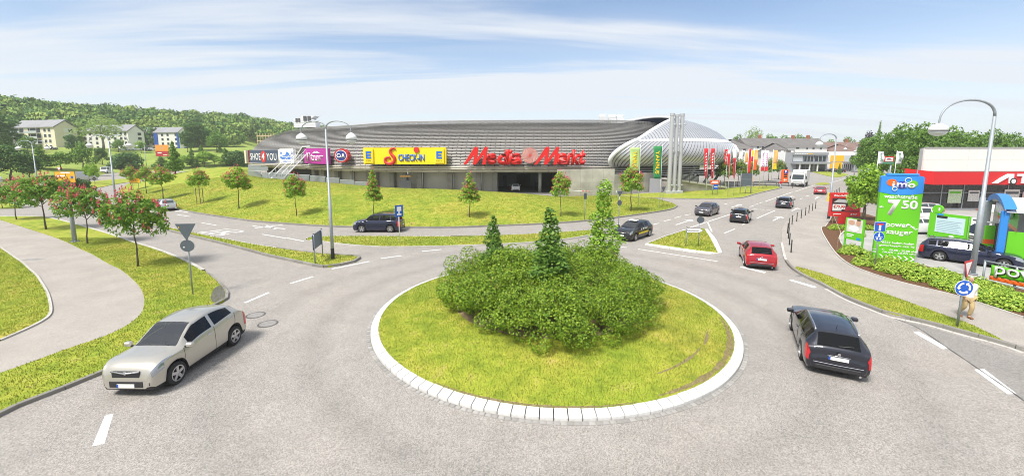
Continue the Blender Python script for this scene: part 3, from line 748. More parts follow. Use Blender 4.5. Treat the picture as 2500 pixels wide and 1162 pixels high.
# ------------------------------------------------------------------ red chestnuts in the left verge
CH = [make_tree('chestnut_tree', 'x', 'tree', 5.0, 2.0, 2.35, 11, 700, .44, L_CHEST, BARK, .075, blossoms=105, palm=True, nl=8, group='flowering chestnuts in the left verge'),
      make_tree('chestnut_tree', 'x', 'tree', 5.0, 2.0, 2.35, 23, 700, .44, L_CHEST, BARK, .075, blossoms=110, palm=True, nl=9, group='flowering chestnuts in the left verge')]
spots = [(0, 337, 650, 462, .78, 0.4, 'flowering chestnut nearest the camera, beside the two-plate traffic sign', True), (1, 214, 595, 452, .84, 2.0, 'flowering chestnut growing just right of a grey lamp post foot', True),
         (1, 113, 560, 425, .92, 4.1, 'tall flowering chestnut left of the lamp post, second from the image edge among big ones', False), (0, 41, 536, 440, .85, 3.0, 'flowering chestnut with thin crown near the left image edge', False)]
for k, px_, py_, top, wv, rz_, lab, first in spots:
    b = hit(px_, py_); H = hgt(b, top); o = CH[k] if first else dup(CH[k]); place(o, b, H, 5.0, rz_, wv); o['label'] = lab
b = hit(6, 508); o = place(dup(CH[0]), b, hgt(b, 447), 5.0, 1.1, .9); o['label'] = 'flowering chestnut cut by the left image edge on the small grass island'

# ------------------------------------------------------------------ young chestnuts on the berm
YC = [make_tree('chestnut_sapling', 'x', 'tree', 4.0, 1.6, 1.25, 31, 800, .26, L_BRIGHT, BARK, .05, blossoms=150, nl=7, palm=True, group='young chestnuts on the berm'),
      make_tree('chestnut_sapling', 'x', 'tree', 4.0, 1.5, .95, 37, 720, .24, L_BRIGHT, BARK, .045, 'cone', blossoms=140, nl=6, palm=True, group='young chestnuts on the berm'),
      make_tree('chestnut_sapling', 'x', 'tree', 4.0, 1.8, 1.1, 41, 720, .25, L_BRIGHT, BARK, .045, blossoms=130, nl=7, palm=True, group='young chestnuts on the berm', stakes=True)]
used = set()
for k, px_, py_, top, wpx, lab in [(0, 399, 487, 405, 62, 'young chestnut on the berm above the silver estate car'), (2, 489, 497, 410, 56, 'staked young chestnut on the left of the berm'),
        (0, 584, 510, 405, 72, 'young chestnut on the berm below the dark blue shoe sign'), (0, 724, 527, 423, 64, 'young chestnut at the foot of the white stairs with a bare thin trunk'),
        (1, 913, 528, 412, 52, 'staked-looking slim chestnut behind the dark compact SUV'), (1, 1147, 530, 420, 66, 'young chestnut on the berm under the start of the red lettering'),
        (0, 1369, 528, 416, 60, 'young chestnut on the berm under the end of the red lettering'), (0, 1540, 515, 405, 74, 'young chestnut on the tip of the berm beside the pale green flag'),
        (0, 322, 465, 405, 46, 'small chestnut left of the pair behind the yellow town sign'), (0, 358, 473, 405, 46, 'small chestnut right behind the yellow town sign')]:
    b = hit(px_, py_); H = hgt(b, top); d = b.y; want = wpx / CAM_F * d / 2; base_r = {0: 1.25, 1: .95, 2: 1.1}[k] * 1.12
    o = dup(YC[k]) if k in used else YC[k]; used.add(k); s = H / 4.0; place(o, b, H, 4.0, px_ * .7, want / (base_r * s)); o['label'] = lab

# ------------------------------------------------------------------ roundabout planting
def shrub(name, label, rx, h, seed, n, size, leaf, extra=0, group=None, cat='shrub'):
    rng = np.random.default_rng(seed); o = thing(name, label, cat, group=group); blobs = []
    for i in range(30):
        a = rng.uniform(0, 6.28); rr = rx * rng.uniform(0, .82) ** .8; z = h * rng.uniform(.16, .84) * math.sqrt(max(.1, 1 - (rr / rx) ** 2 * .8)); k = rx * rng.uniform(.24, .38)
        blobs.append((math.cos(a) * rr, math.sin(a) * rr, z, k, k, k * .9))
    P, O = blob_points(blobs, n, rng, .84); P[:, 2] = np.maximum(P[:, 2], .04)
    V, F = cards(P, size, rng, O * 1.5, .45, .6, .65); obj('foliage', np_mesh('foliage', V, F), leaf, o)
    st = MB()
    for i in range(9):
        a = rng.uniform(0, 6.28); l = rx * rng.uniform(.3, .7); st.tube([(0, 0, -.1), (math.cos(a) * l * .5, math.sin(a) * l * .5, h * .4), (math.cos(a) * l, math.sin(a) * l, h * .75)], [.02, .014, .006], 4)
    st.build('stems', BARK, o)
    if extra:
        Q, _ = blob_points([(b[0], b[1], b[2] + .04, b[3] * 1.06, b[4] * 1.06, b[5] * 1.06) for b in blobs], extra, rng, .93); Q = Q[Q[:, 2] > h * .45]
        V, F = cards(Q, size * 1.2, rng, None, .1, .35); e = obj('spent_flowers', np_mesh('spent_flowers', V, F), L_RED, o); e['kind'] = 'stuff'
    return o
SH = [shrub('shrub', 'rounded green shrub in the mass of bushes on the roundabout', 1.55, 2.15, s, 10000, .092, L_SHRUB, e, 'shrubs filling the roundabout bed') for s, e in ((3, 130), (7, 60), (9, 420))]
rs = random.Random(8); cen = Vector((RC.x - .02, RC.y + .25, 0)); pts_ = [(0.2, -.2)]
for n_, rr, ph in ((7, 1.9, .3), (14, 3.85, .22)):
    for i in range(n_): a = 2 * math.pi * i / n_ + ph; pts_.append((math.cos(a) * rr * .97 + rs.uniform(-.15, .15), math.sin(a) * rr * 1.04 + rs.uniform(-.15, .15)))
first = [True] * 3
for i, (x, y) in enumerate(pts_):
    k = 2 if x < -1.9 and y > -1.2 else rs.choice((0, 1)); o = SH[k] if first[k] else dup(SH[k]); first[k] = False
    p = (cen.x + x, cen.y + y); s = rs.uniform(.88, 1.1) * (1.05 if (x * x + y * y) < 5 else .93); o.location = (p[0], p[1], lawn_z(p) - .03); o.rotation_euler = (0, 0, rs.uniform(0, 6.28)); o.scale = (s, s, s * rs.uniform(.86, 1.06))
HB = make_tree('columnar_hornbeam', 'slim columnar hornbeam rising left from the roundabout shrubs', 'tree', 4.0, .25, .78, 51, 5200, .13, L_MID, BARK, .05, 'cone', nl=10, group='columnar hornbeams on the roundabout')
HC = make_tree('columnar_hornbeam', 'tallest columnar hornbeam, light green, at the right of the roundabout shrubs', 'tree', 5.0, .25, .62, 53, 4200, .14, L_BRIGHT, BARK, .05, 'column', nl=10, group='columnar hornbeams on the roundabout')
def hornbeam(o, h0, px_, top, Y, wv):
    t = p3(px_, top, Y); g_ = lawn_z((t.x, t.y)); place(o, Vector((t.x, t.y, g_)), t.z - g_, h0, px_, wv)
hornbeam(HB, 4.0, 1203, 526, 19.8, 1.45)
o = dup(HB, label='dense columnar hornbeam in the middle front of the roundabout shrubs'); hornbeam(o, 4.0, 1345, 508, 16.8, 1.55)
hornbeam(HC, 5.0, 1478, 446, 21.6, 1.35)

# ------------------------------------------------------------------ junipers and mulch bed, right
JU = shrub('juniper', 'x', .95, .5, 71, 2600, .13, L_JUN, group='low junipers in the mulch bed')
for k, c in enumerate([(2048, 560), (2085, 575), (2110, 560), (2075, 612), (2092, 624), (2120, 645), (2150, 655), (2182, 662), (2165, 648), (2215, 672), (2246, 680), (2228, 662), (2275, 676), (2290, 695), (2318, 690), (2335, 705), (2305, 675), (2362, 712), (2392, 722), (2420, 735), (2452, 742), (2486, 752), (2380, 700), (2440, 722), (2482, 735)]):
    b = hit(*c); o = JU if k == 0 else dup(JU); s = rs.uniform(.75, 1.05) if k > 2 else .8; o.location = (b.x, b.y, b.z - .02); o.rotation_euler = (0, 0, k * 1.3); o.scale = (s * 1.25, s, s * rs.uniform(.8, 1.1))
    o['label'] = 'low spreading yellow-green juniper in the bark mulch bed'

# ------------------------------------------------------------------ other trees: kinds then places
T_RND = make_tree('broadleaf_tree', 'x', 'tree', 10, 2.2, 4.0, 61, 2600, .62, L_MID, BARK, .22, nl=9)
T_DRK = make_tree('dark_tree', 'x', 'tree', 10, 1.4, 4.2, 63, 3400, .62, L_DARK, BARK, .22, nl=9)
T_BRT = make_tree('bright_tree', 'x', 'tree', 6, 1.5, 2.2, 67, 3600, .32, L_BRIGHT, BARK, .1, nl=8)
T_CON = make_tree('upright_tree', 'x', 'tree', 8, 1.0, 2.0, 69, 2400, .42, L_MID, BARK, .12, 'cone', nl=9)
T_OPEN = make_tree('open_crowned_tree', 'x', 'tree', 14, 3.5, 6.2, 73, 2300, .62, L_PALE, BARKG, .34, nl=10)
T_COL = make_tree('clipped_column_tree', 'x', 'tree', 6, 1.0, 1.35, 75, 3000, .26, L_MID, BARK, .09, 'column', nl=8)
T_PUR = make_tree('purple_beech', 'x', 'tree', 14, 2.0, 5.5, 77, 2600, .85, L_PURP, BARK, .3, nl=9)
T_BUSH = shrub('bush', 'x', 2.2, 2.6, 79, 2600, .34, L_DARK)
T_ORN = make_tree('chestnut_tree', 'x', 'tree', 6, 2.0, 2.3, 81, 900, .40, L_MID, BARK, .1, nl=8, palm=True, blossoms=200, flower=L_ORNG)
T_DENS = make_tree('linden_tree', 'x', 'tree', 12, 1.5, 5.0, 83, 6500, .55, L_MID, BARK, .3, nl=11)
KINDS = dict(r=(T_RND, 10, 4.4), d=(T_DRK, 10, 4.6), b=(T_BRT, 6, 2.45), c=(T_CON, 8, 1.9), o=(T_OPEN, 14, 7.0), k=(T_COL, 6, 1.5), p=(T_PUR, 14, 6.0), s=(T_BUSH, 2.6, 2.2), n=(T_ORN, 6, 2.6), l=(T_DENS, 12, 5.6))
seen = set()
def plant(kind, px_, base, top, wpx, lab, Y=None, group=None):
    src, h0, r_ = KINDS[kind]
    if Y: t = p3(px_, top, Y); b = Vector((t.x, t.y, drop(t.x, t.y)))
    else: b = hit(px_, base)
    H = hgt(b, top); o = dup(src) if kind in seen else src; seen.add(kind); want = wpx / CAM_F * b.y / 2
    place(o, b, H, h0, px_ * .37, want / (r_ * H / h0)); o['label'] = lab
    if group: o['group'] = group
    elif 'group' in o: del o['group']
    return o
for a in [('d', 28, 442, 352, 100, 'dark shaggy tree at the left edge behind the grass mound'), ('d', 75, 438, 372, 60, 'smaller dark tree right of the shaggy one on the mound'), ('d', -20, 366, 268, 130, 'tall dark tree cut by the left image edge beside the beige block'),
          ('c', 103, 412, 355, 46, 'mid-green tree left of the small tree pair, below the beige block'), ('r', 150, 414, 368, 52, 'loose green tree behind the yellow direction sign'),
          ('r', 205, 420, 343, 58, 'round leafy tree above the parked grey van'), ('b', 219, 447, 400, 26, 'small dark-green tree in the grass strip beside the grey van'), ('b', 232, 450, 398, 24, 'thin sapling right of the small tree by the grey van'),
          ('d', 250, 402, 360, 34, 'dark round tree between the lamp and the white van'), ('s', 312, 414, 372, 70, 'wide bush right of the white van'), ('s', 290, 411, 380, 40, 'low bush touching the white van front'),
          ('o', 253, 366, 278, 108, 'big pale open-crowned tree in front of the white apartment block'), ('r', 410, 362, 312, 50, 'leafy tree before the blue-panelled apartment block'),
          ('d', 487, 368, 297, 72, 'large dark dome-shaped tree right of the blue-panelled block'), ('r', 530, 372, 318, 52, 'rounded green tree beside the dark dome-shaped tree'),
          ('c', 428, 425, 345, 44, 'tall fresh green tree left of centre in the row before the meadow'), ('b', 448, 412, 378, 40, 'bright bush tree in the row before the meadow'), ('c', 395, 412, 382, 44, 'dark low tree under the orange billboard'),
          ('c', 470, 408, 362, 30, 'narrow dark tree in the middle of the row before the meadow'), ('b', 500, 408, 368, 48, 'bright yellow-green tree right in the row before the meadow'), ('c', 495, 400, 352, 24, 'slim pointed tree behind the bright tree'), ('b', 525, 406, 376, 34, 'small bright tree near the hedge end'),
          ('c', 553, 404, 362, 34, 'pointed dark tree at the hedge end'), ('s', 578, 404, 368, 50, 'clipped dark hedge bush left of the hall'), ('s', 600, 404, 374, 44, 'hedge bush touching the left end of the hall'), ('c', 538, 373, 352, 14, 'tiny tree on the far meadow'),
          ('s', 185, 466, 436, 70, 'dark round bush below the yellow direction sign'), ('s', 128, 440, 428, 60, 'low bush on the mound edge'), ('s', 150, 471, 455, 50, 'small clipped bush beside the dark round bush'), ('r', 215, 345, 336, 10, 'small far tree behind the beige block'),
          ('r', 68, 372, 330, 40, 'leafy tree before the balconies of the beige block'), ('d', 178, 372, 328, 34, 'dark tree at the right corner of the beige block'), ('r', 290, 372, 338, 34, 'small leafy tree before the white apartment block'), ('b', 345, 374, 342, 28, 'bright small tree at the white apartment gable'), ('d', 458, 372, 318, 40, 'dark tree hiding the right end of the blue-panelled block'), ('c', 20, 368, 318, 40, 'upright tree left of the beige block'),
          # right
          ('b', 2106, 537, 436, 88, 'near bright tree beside the red shock-absorber billboard'), ('d', 2070, 0, 400, 70, 'x', 44), ('k', 1992, 419, 381, 22, 'left of two clipped column trees before the grey and yellow building'), ('k', 2019, 419, 381, 24, 'right of two clipped column trees before the grey and yellow building'),
          ('b', 1950, 417, 385, 20, 'small round tree left of the column trees'), ('c', 2048, 427, 398, 10, 'thin young tree on the far grass strip'),
          ('r', 2195, 0, 390, 46, 'bushy tree between the flags and the tyre shop', 66), ('o', 1842, 0, 306, 52, 'tall feathery tree behind the grey-roofed row houses', 230), ('p', 2122, 0, 318, 44, 'dark purple beech above the brown roofs', 170), ('c', 2150, 0, 296, 18, 'dark slim conifer top beside the purple beech', 190),
          ('r', 2070, 0, 332, 44, 'round tree behind the brown roofs', 210), ('r', 2030, 0, 338, 40, 'low tree behind the brown roofs, left of the round one', 220)]:
    if a[5] != 'x': plant(*a)
plant('b', 2125, 0, 395, 112, 'big bushy tree behind the near bright tree and the billboard', Y=38)
for k, (x, top, wd, Y) in enumerate([(2150, 322, 110, 92), (2210, 300, 110, 84), (2262, 297, 120, 78), (2330, 306, 100, 80), (2380, 318, 90, 84), (2430, 312, 90, 86), (2478, 322, 80, 90), (2120, 345, 60, 105)]):
    plant('l', x, 0, top, wd, ['dense linden behind the tyre shop, left end of the row', 'dense linden behind the tyre shop, second in the row', 'tallest dense linden in the row behind the tyre shop', 'yellowish dense linden below the right street lamp head', 'dense linden left of the right lamp post', 'dense linden right of the lamp post arch', 'dense linden at the right image edge', 'dense linden beside the purple beech'][k], Y=Y, group='lindens behind the tyre shop')
for k, (x, top, wd, Y) in enumerate([(1772, 388, 46, 84), (1806, 386, 50, 88), (1838, 392, 44, 92), (1880, 384, 46, 105), (1905, 388, 40, 112)]):
    plant('n', x, 0, top, wd, ['orange-tinged chestnut behind the first red flags', 'orange-tinged chestnut behind the grey board', 'orange-tinged chestnut right of the grey board', 'green-orange tree behind the white flags', 'green-orange tree beside the orange parking sign'][k], Y=Y, group='chestnuts by the car park')
for k, (x, top, wd) in enumerate([(1805, 326, 40), (1880, 325, 50), (1915, 328, 50), (1950, 326, 50), (1975, 330, 44)]):
    plant('r', x, 0, top, wd, 'far round tree in the line above the grey house roofs', Y=240, group='far trees above the row houses')
for k in seen: pass
for k, (s_, _, _) in KINDS.items():
    if k not in seen:
        for c_ in list(s_.children): bpy.data.objects.remove(c_)
        bpy.data.objects.remove(s_)

# ------------------------------------------------------------------ forest on the hill: one mass
rng = np.random.default_rng(5)
def crown_proto(seed, n, size):
    r_ = np.random.default_rng(seed); bl = [(0, 0, .55, .75, .75, .55)]
    for i in range(9):
        a = r_.uniform(0, 6.28); q = r_.uniform(.3, .7); bl.append((math.cos(a) * q, math.sin(a) * q, r_.uniform(.25, .85), .38, .38, .3))
    P, O = blob_points(bl, n, r_, .8); return cards(P, size, r_, O * 1.4, .4, .8, .6)
pr = [crown_proto(s, 300, .25) for s in (1, 2, 3, 4)]
Vs, Fs, Ts, off = [], [], [], 0
cand = []
for u in np.arange(-1.5, -.36, .0125):
    for t in np.arange(1.0, 2.06, .10):
        uu = u + rng.uniform(-.006, .006); tt = t + rng.uniform(-.04, .04); cand.append((uu, tt))
for (u, t) in cand:
    p = terrain(u, max(1.0, t))
    if u > -.66 and t < 1.12 and u < -.6: continue
    H = rng.uniform(11, 17); r_ = rng.uniform(4.8, 8.2) * (1 + .25 * (p.y > 400)); V, F = pr[rng.integers(4)]
    a = rng.uniform(0, 6.28); c_, s_ = math.cos(a), math.sin(a); X = V @ np.array([[c_, s_, 0], [-s_, c_, 0], [0, 0, 1]])
    X = X * np.array([r_, r_, H * .78]) + np.array([p.x, p.y, p.z + H * .12]); Vs.append(X); Fs.append(F + off); off += len(V); Ts.append(np.full(len(V), rng.uniform(0, 1)))
me = np_mesh('forest', np.concatenate(Vs), np.concatenate(Fs)); at_ = me.attributes.new('tone', 'FLOAT', 'POINT'); at_.data.foreach_set('value', np.concatenate(Ts).astype(np.float32))
fm = bpy.data.materials.new('forest_leaf'); fm.use_nodes = True; t_ = fm.node_tree; b_ = t_.nodes['Principled BSDF']; b_.inputs['Roughness'].default_value = .7; b_.inputs['Specular IOR Level'].default_value = .2
an = t_.nodes.new('ShaderNodeAttribute'); an.attribute_name = 'tone'; gn = t_.nodes.new('ShaderNodeNewGeometry'); rp = t_.nodes.new('ShaderNodeValToRGB'); e_ = rp.color_ramp.elements
while len(e_) < 4: e_.new(.5)
for el, (p_, c_) in zip(e_, [(0, (.05, .12, .03)), (.4, (.095, .19, .04)), (.75, (.15, .26, .05)), (1, (.26, .35, .08))]): el.position = p_; el.color = (*c_, 1)
ad = t_.nodes.new('ShaderNodeMath'); ad.operation = 'MULTIPLY_ADD'; ad.inputs[1].default_value = .22; t_.links.new(gn.outputs['Random Per Island'], ad.inputs[0]); t_.links.new(an.outputs['Fac'], ad.inputs[2])
t_.links.new(ad.outputs[0], rp.inputs[0]); t_.links.new(rp.outputs[0], b_.inputs['Base Color'])
tag(obj('forest', me, fm), 'dense broadleaf wood covering the hill behind the apartment blocks', 'forest', kind='stuff')

# ------------------------------------------------------------------ grass blades on the near lawns
GB = leaf_mat('grass_blade', (.145, .195, .016), (.37, .375, .06), .3)
def blades(name, o, dens, hgt_, wid, seed, parent, ymax=40., keep=None):
    me_ = o.data; me_.calc_loop_triangles(); n = len(me_.loop_triangles); r_ = np.random.default_rng(seed)
    co = np.zeros(len(me_.vertices) * 3); me_.vertices.foreach_get('co', co); co = co.reshape(-1, 3)
    tv = np.zeros(n * 3, np.int32); me_.loop_triangles.foreach_get('vertices', tv); T = co[tv.reshape(-1, 3)]
    cr_ = np.cross(T[:, 1] - T[:, 0], T[:, 2] - T[:, 0]); A = np.linalg.norm(cr_, axis=1) / 2; ok = np.abs(cr_[:, 2]) > A * .6; A = A * ok
    cnt = int(A.sum() * dens); idx = r_.choice(n, cnt, p=A / A.sum()); a = r_.random((cnt, 2)); fl = a.sum(1) > 1; a[fl] = 1 - a[fl]
    P = T[idx, 0] + a[:, :1] * (T[idx, 1] - T[idx, 0]) + a[:, 1:] * (T[idx, 2] - T[idx, 0])
    k = (P[:, 1] < ymax) & (P[:, 1] > 6); 
    if keep is not None: k &= keep(P)
    P = P[k]; m = len(P); th = r_.uniform(0, 6.28, m); h = hgt_ * r_.uniform(.5, 1.4, m); w_ = wid * r_.uniform(.6, 1.3, m)
    D = np.stack([np.cos(th), np.sin(th), 0 * th], 1); ln = np.stack([-np.sin(th), np.cos(th), 0 * th], 1) * (h * r_.uniform(-.7, .7, m))[:, None]
    tip = P + ln; tip[:, 2] += h
    V = np.stack([P - D * w_[:, None], P + D * w_[:, None], tip], 1).reshape(-1, 3); q = obj(name, np_mesh(name, V, np.arange(len(V)).reshape(-1, 3)), GB, parent); q['kind'] = 'stuff'; return q
blades('grass', island, 420, .05, .011, 1, island, keep=lambda P: ((P[:, 0] - RC.x + .05) ** 2 + (P[:, 1] - RC.y - .1) ** 2) > 4.25 ** 2)
blades('grass', VL, 320, .055, .013, 2, VL, 34)
for o in [o for o in COL.objects if o.name.startswith('lawn')]: blades('grass', o, 320, .055, .013, 3, o, 34)
for o in [o for o in COL.objects if o.name.startswith('grass_verge.')]: blades('grass', o, 420, .05, .012, 4, o, 34)
for o in [o for o in COL.objects if o.name.startswith(('median_strip', 'triangle_island', 'median_lawn'))]: blades('grass', o, 110, .08, .022, 5, o, 60)
blades('grass', berm, 70, .06, .028, 6, berm, 75)
# ------------------------------------------------------------------ shopping hall
SLAT = M('weathered_slat', (.43, .413, .395), .5, .3, var=.10, vscale=.12, island=.10)
RIMM = M('pale_tube', (.58, .54, .46), .5, .2, var=.12, vscale=.5)
DARKB = M('dark_backing', (.045, .043, .042), .8)
SILV = M('aluminium_sheet', (.56, .565, .58), .42, .55, var=.05, vscale=.4)
SILVD = M('sheet_seam', (.10, .10, .115), .5, .5)
WHITEM = M('white_metal', (.78, .78, .78), .4, .1, var=.04, vscale=1)
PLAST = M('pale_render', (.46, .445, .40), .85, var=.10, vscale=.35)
COLM = M('column_concrete', (.25, .24, .215), .85, var=.2, vscale=1.2, bump=.2)
STEEL = M('galvanised_steel', (.52, .54, .56), .45, .55, var=.08, vscale=3)
DKGREY = M('dark_grey_metal', (.09, .095, .105), .5, .2)
DOORM = M('grey_door', (.17, .175, .19), .5)
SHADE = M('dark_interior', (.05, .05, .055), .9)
GLASSD = M('dark_glass', (.022, .027, .034), .06, 0, spec=.8)
hall = thing('shopping_hall', 'long low shopping hall with curved slatted roof and silver rounded end', 'building', (0, 0, 0))
RIM = [(-50, 142, -42, 124), (-60, 135, -44, 121), (-67, 124, -45, 120), (-69, 113, -45, 119), (-66.2, 104, -44, 118), (-56, 96.5, -40, 116), (-45, 88.5, -34, 112), (-36, 81.5, -28, 107), (-26, 76.5, -20, 102), (-10, 74, -6, 98.5), (6.5, 73, 9, 97), (15, 73.7, 22, 97), (21.5, 79, 31, 98), (28, 87, 38, 99)]
rim = curve([Vector((a, b, 0)) for a, b, c, d in RIM], 10); spn = curve([Vector((c, d, 0)) for a, b, c, d in RIM], 10)
ZB, ZT, EXP = 4.4, 14.35, 2.5
def shell(i, h, out_=0.):
    """point on the roof: i along the rim (float), h 0..1 up the section"""
    k = min(int(i), len(rim) - 2); f = i - k; e = rim[k].lerp(rim[k + 1], f); s = spn[k].lerp(spn[k + 1], f)
    q = 1 - max(0., 1 - h ** EXP) ** (1 / EXP); p = e.lerp(s, q); d = (e - s).normalized()
    n = Vector((d.x, d.y, 0)) * (1 - h ** 2) + Vector((0, 0, h ** 2)); n.normalize()
    return Vector((p.x, p.y, ZB + (ZT - ZB) * h)) + n * out_
n_i = len(rim) - 1
hs = [0.0]
arc = [0.]; fine = [k / 400 for k in range(401)]; mid_i = 85
for a, b in zip(fine[:-1], fine[1:]): arc.append(arc[-1] + (shell(mid_i, b) - shell(mid_i, a)).length)
NR = 34
hrow = [float(np.interp(arc[-1] * (k / NR), arc, fine)) for k in range(NR + 1)]
# visible rows thin out towards the crown, where the roof lies flat
hrow = [hh for hh in hrow if hh < .985] + [.99]
vis = [lerp(0, .985, k / 36) for k in range(37)]
back = MB(); back.grid([[shell(i, h, -.45) for i in range(n_i + 1)] for h in [0, .1, .2, .35, .5, .65, .8, .9, .96, 1.0]]); back.smooth = True
back.build('roof_deck', M('roof_membrane', (.11, .107, .103), .8), hall)
top = MB(); top.grid([[shell(i, 1.0, -.2) for i in range(n_i + 1)], [Vector((spn[i].x + 3, spn[i].y + 30, ZT - .3)) for i in range(n_i + 1)]]); top.build('flat_roof', DARKB, hall)
sl = MB(); seg = 1.0
for k in range(len(vis) - 1):
    h0, h1 = vis[k], lerp(vis[k], vis[k + 1], .60); i = .5 * (k % 2) * seg
    while i + seg < n_i:
        a, b = i, i + seg - .07
        p = [shell(a, h0, .16), shell(b, h0, .16), shell(b, h1, .02), shell(a, h1, .02), shell(a, h0, .02), shell(b, h0, .02)]
        sl.add(p, [(0, 1, 2, 3), (4, 5, 1, 0)]); i += seg
o = sl.build('roof_slats', SLAT, hall, fix=False); o['kind'] = 'stuff'
# tube rails and brackets at the lower rim
for k, (dz, ot) in enumerate([(-.05, .28), (.28, .34), (-.34, .05), (-.55, -.45)]):
    MB().tube([shell(i, .0, ot) + Vector((0, 0, dz)) for i in range(24, n_i + 1)], .11, 6).build('rim_tube', RIMM, hall, True)
br = MB()
for i in range(28, n_i, 3): br.tube([shell(i, 0, .36) + Vector((0, 0, .4)), shell(i, 0, .0) + Vector((0, 0, -.55)), shell(i, 0, -1.4) + Vector((0, 0, -.5))], .07, 5)
o = br.build('rim_bracket', COLM, hall); o['kind'] = 'stuff'
# soffit and wall under the overhang
def wal(i, d, z): 
    e, s = rim[int(i)], spn[int(i)]; p = e + (s - e).normalized() * d; return Vector((p.x, p.y, z))
sf = MB(); sf.grid([[shell(i, 0, -.2) + Vector((0, 0, -.12)) for i in range(n_i + 1)], [wal(i, 6, ZB - .1) for i in range(n_i + 1)]]); sf.build('soffit', COLM, hall)
I_G0, I_G1 = 93.3, 103.5      # garage mouth, along the rim
W0 = 62
wallb = MB()
def wall_run(a, b, name, mat, d=3.6, z0=0., z1=4.38):
    m = MB(); n = max(2, int((b - a) * 2)); ii = [lerp(a, b, k / n) for k in range(n + 1)]
    def wp(i, dd, z): k = min(int(i), n_i - 1); f = i - k; e = rim[k].lerp(rim[k + 1], f); s = spn[k].lerp(spn[k + 1], f); p = e + (s - e).normalized() * dd; return (p.x, p.y, z)
    m.grid([[wp(i, d, z0) for i in ii], [wp(i, d, z1) for i in ii], [wp(i, d + .3, z1) for i in ii], [wp(i, d + .3, z0) for i in ii]]); return m.build(name, mat, hall)
def pxi(p, d=0.):
    """rim index seen at photo column p"""
    best = min(range(20, n_i * 4), key=lambda k: abs((shell(k / 4, 0).x / shell(k / 4, 0).y) * 1000 + 1250 - p) + (0 if k / 4 > 35 else 999)); return best / 4
cols = [742, 766, 800, 838, 880, 895, 940, 972, 1012, 1085, 1160, 1200]
ix = [pxi(c) for c in cols]
for a, b in zip(ix[:-1], ix[1:]): wall_run(a + .12, b - .12, 'wall_panel', PLAST)
wall_run(pxi(612), ix[0], 'wall_panel', SHADE)  # dark sheet, shade of the opening under the overhang painted as colour
for i, c in zip(ix, cols):
    p = shell(i, 0); q = (spn[int(i)] - rim[int(i)]).normalized(); b = Vector((p.x, p.y, 0)) + q * 2.6; rz = math.atan2(q.y, q.x) - R(90)
    m = Matrix.Translation(b) @ Matrix.Rotation(rz, 4, 'Z')
    if c in (838, 972): MB().lathe([(.32, 0), (.32, 4.3)], 14, m).build('column', M('pale_column', (.42, .41, .38), .8, var=.1), hall, True)
    else: MB().box(-.45, .45, -.2, .9, 0, 4.3, m).build('column', COLM, hall)
    if c in (880, 1012, 1085, 1160): MB().tube([m @ Vector((.65, -.1, 0)), m @ Vector((.65, -.1, 3.9)), m @ Vector((.5, 0, 4.2)), m @ Vector((-.3, 0, 4.25))], .08, 6).build('downpipe', STEEL, hall, True)
# service door with a small yellow notice
p = p3(988, 450, 76.4); MB().box(-1.05, 1.05, -.08, .05, 0, 2.15, Matrix.Translation((p.x, 76.9, 0))).build('door', DOORM, hall)
MB().box(-1.0, 1.0, -.06, .02, 2.75, 3.05, Matrix.Translation((p.x + .05, 76.85, 0))).build('notice_sign', M('amber_sign', (.72, .38, .12), .5), hall)
# loading bay
gl, gr = at(1206, 470, 0), at(1358, 470, 0); gx0, gx1, gy = -3.4, 8.0, 76.6
def bx(name, mat, *a): return MB().box(*a).build(name, mat, hall)
bx('bay_floor', M('dark_floor', (.10, .10, .105), .8, var=.2), gx0 - .2, gx1 + 1, gy - 4.2, gy + 13, .0, .03)  # bay floor in dark grey, varied by noise
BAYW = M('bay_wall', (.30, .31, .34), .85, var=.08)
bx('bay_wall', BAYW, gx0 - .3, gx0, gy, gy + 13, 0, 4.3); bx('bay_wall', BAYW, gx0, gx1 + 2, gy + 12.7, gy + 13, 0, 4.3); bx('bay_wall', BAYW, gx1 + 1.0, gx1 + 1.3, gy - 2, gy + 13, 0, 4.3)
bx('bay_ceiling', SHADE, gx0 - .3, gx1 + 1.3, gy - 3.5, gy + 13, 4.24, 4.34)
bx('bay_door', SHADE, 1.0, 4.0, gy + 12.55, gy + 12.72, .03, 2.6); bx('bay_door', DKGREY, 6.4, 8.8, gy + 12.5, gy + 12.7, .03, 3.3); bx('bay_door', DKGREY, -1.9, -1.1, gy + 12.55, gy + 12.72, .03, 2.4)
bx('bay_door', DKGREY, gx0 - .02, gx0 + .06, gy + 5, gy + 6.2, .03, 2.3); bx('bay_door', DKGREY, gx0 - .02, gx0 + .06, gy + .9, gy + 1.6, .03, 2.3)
MB().lathe([(.30, 0), (.30, 4.4)], 14, Matrix.Translation((at(1318, 470).x, at(1318, 470).y, 0))).build('column', MATS['pale_column'], hall, True)
MB().bbox(-.28, .28, -.3, .3, .05, 1.05, .05, Matrix.Translation((5.2, 86.5, 0))).build('waste_bin', DKGREY, hall); MB().bbox(-.35, .35, -.35, .35, .05, 1.3, .05, Matrix.Translation((6.0, 86.6, 0))).build('waste_bin', DKGREY, hall)
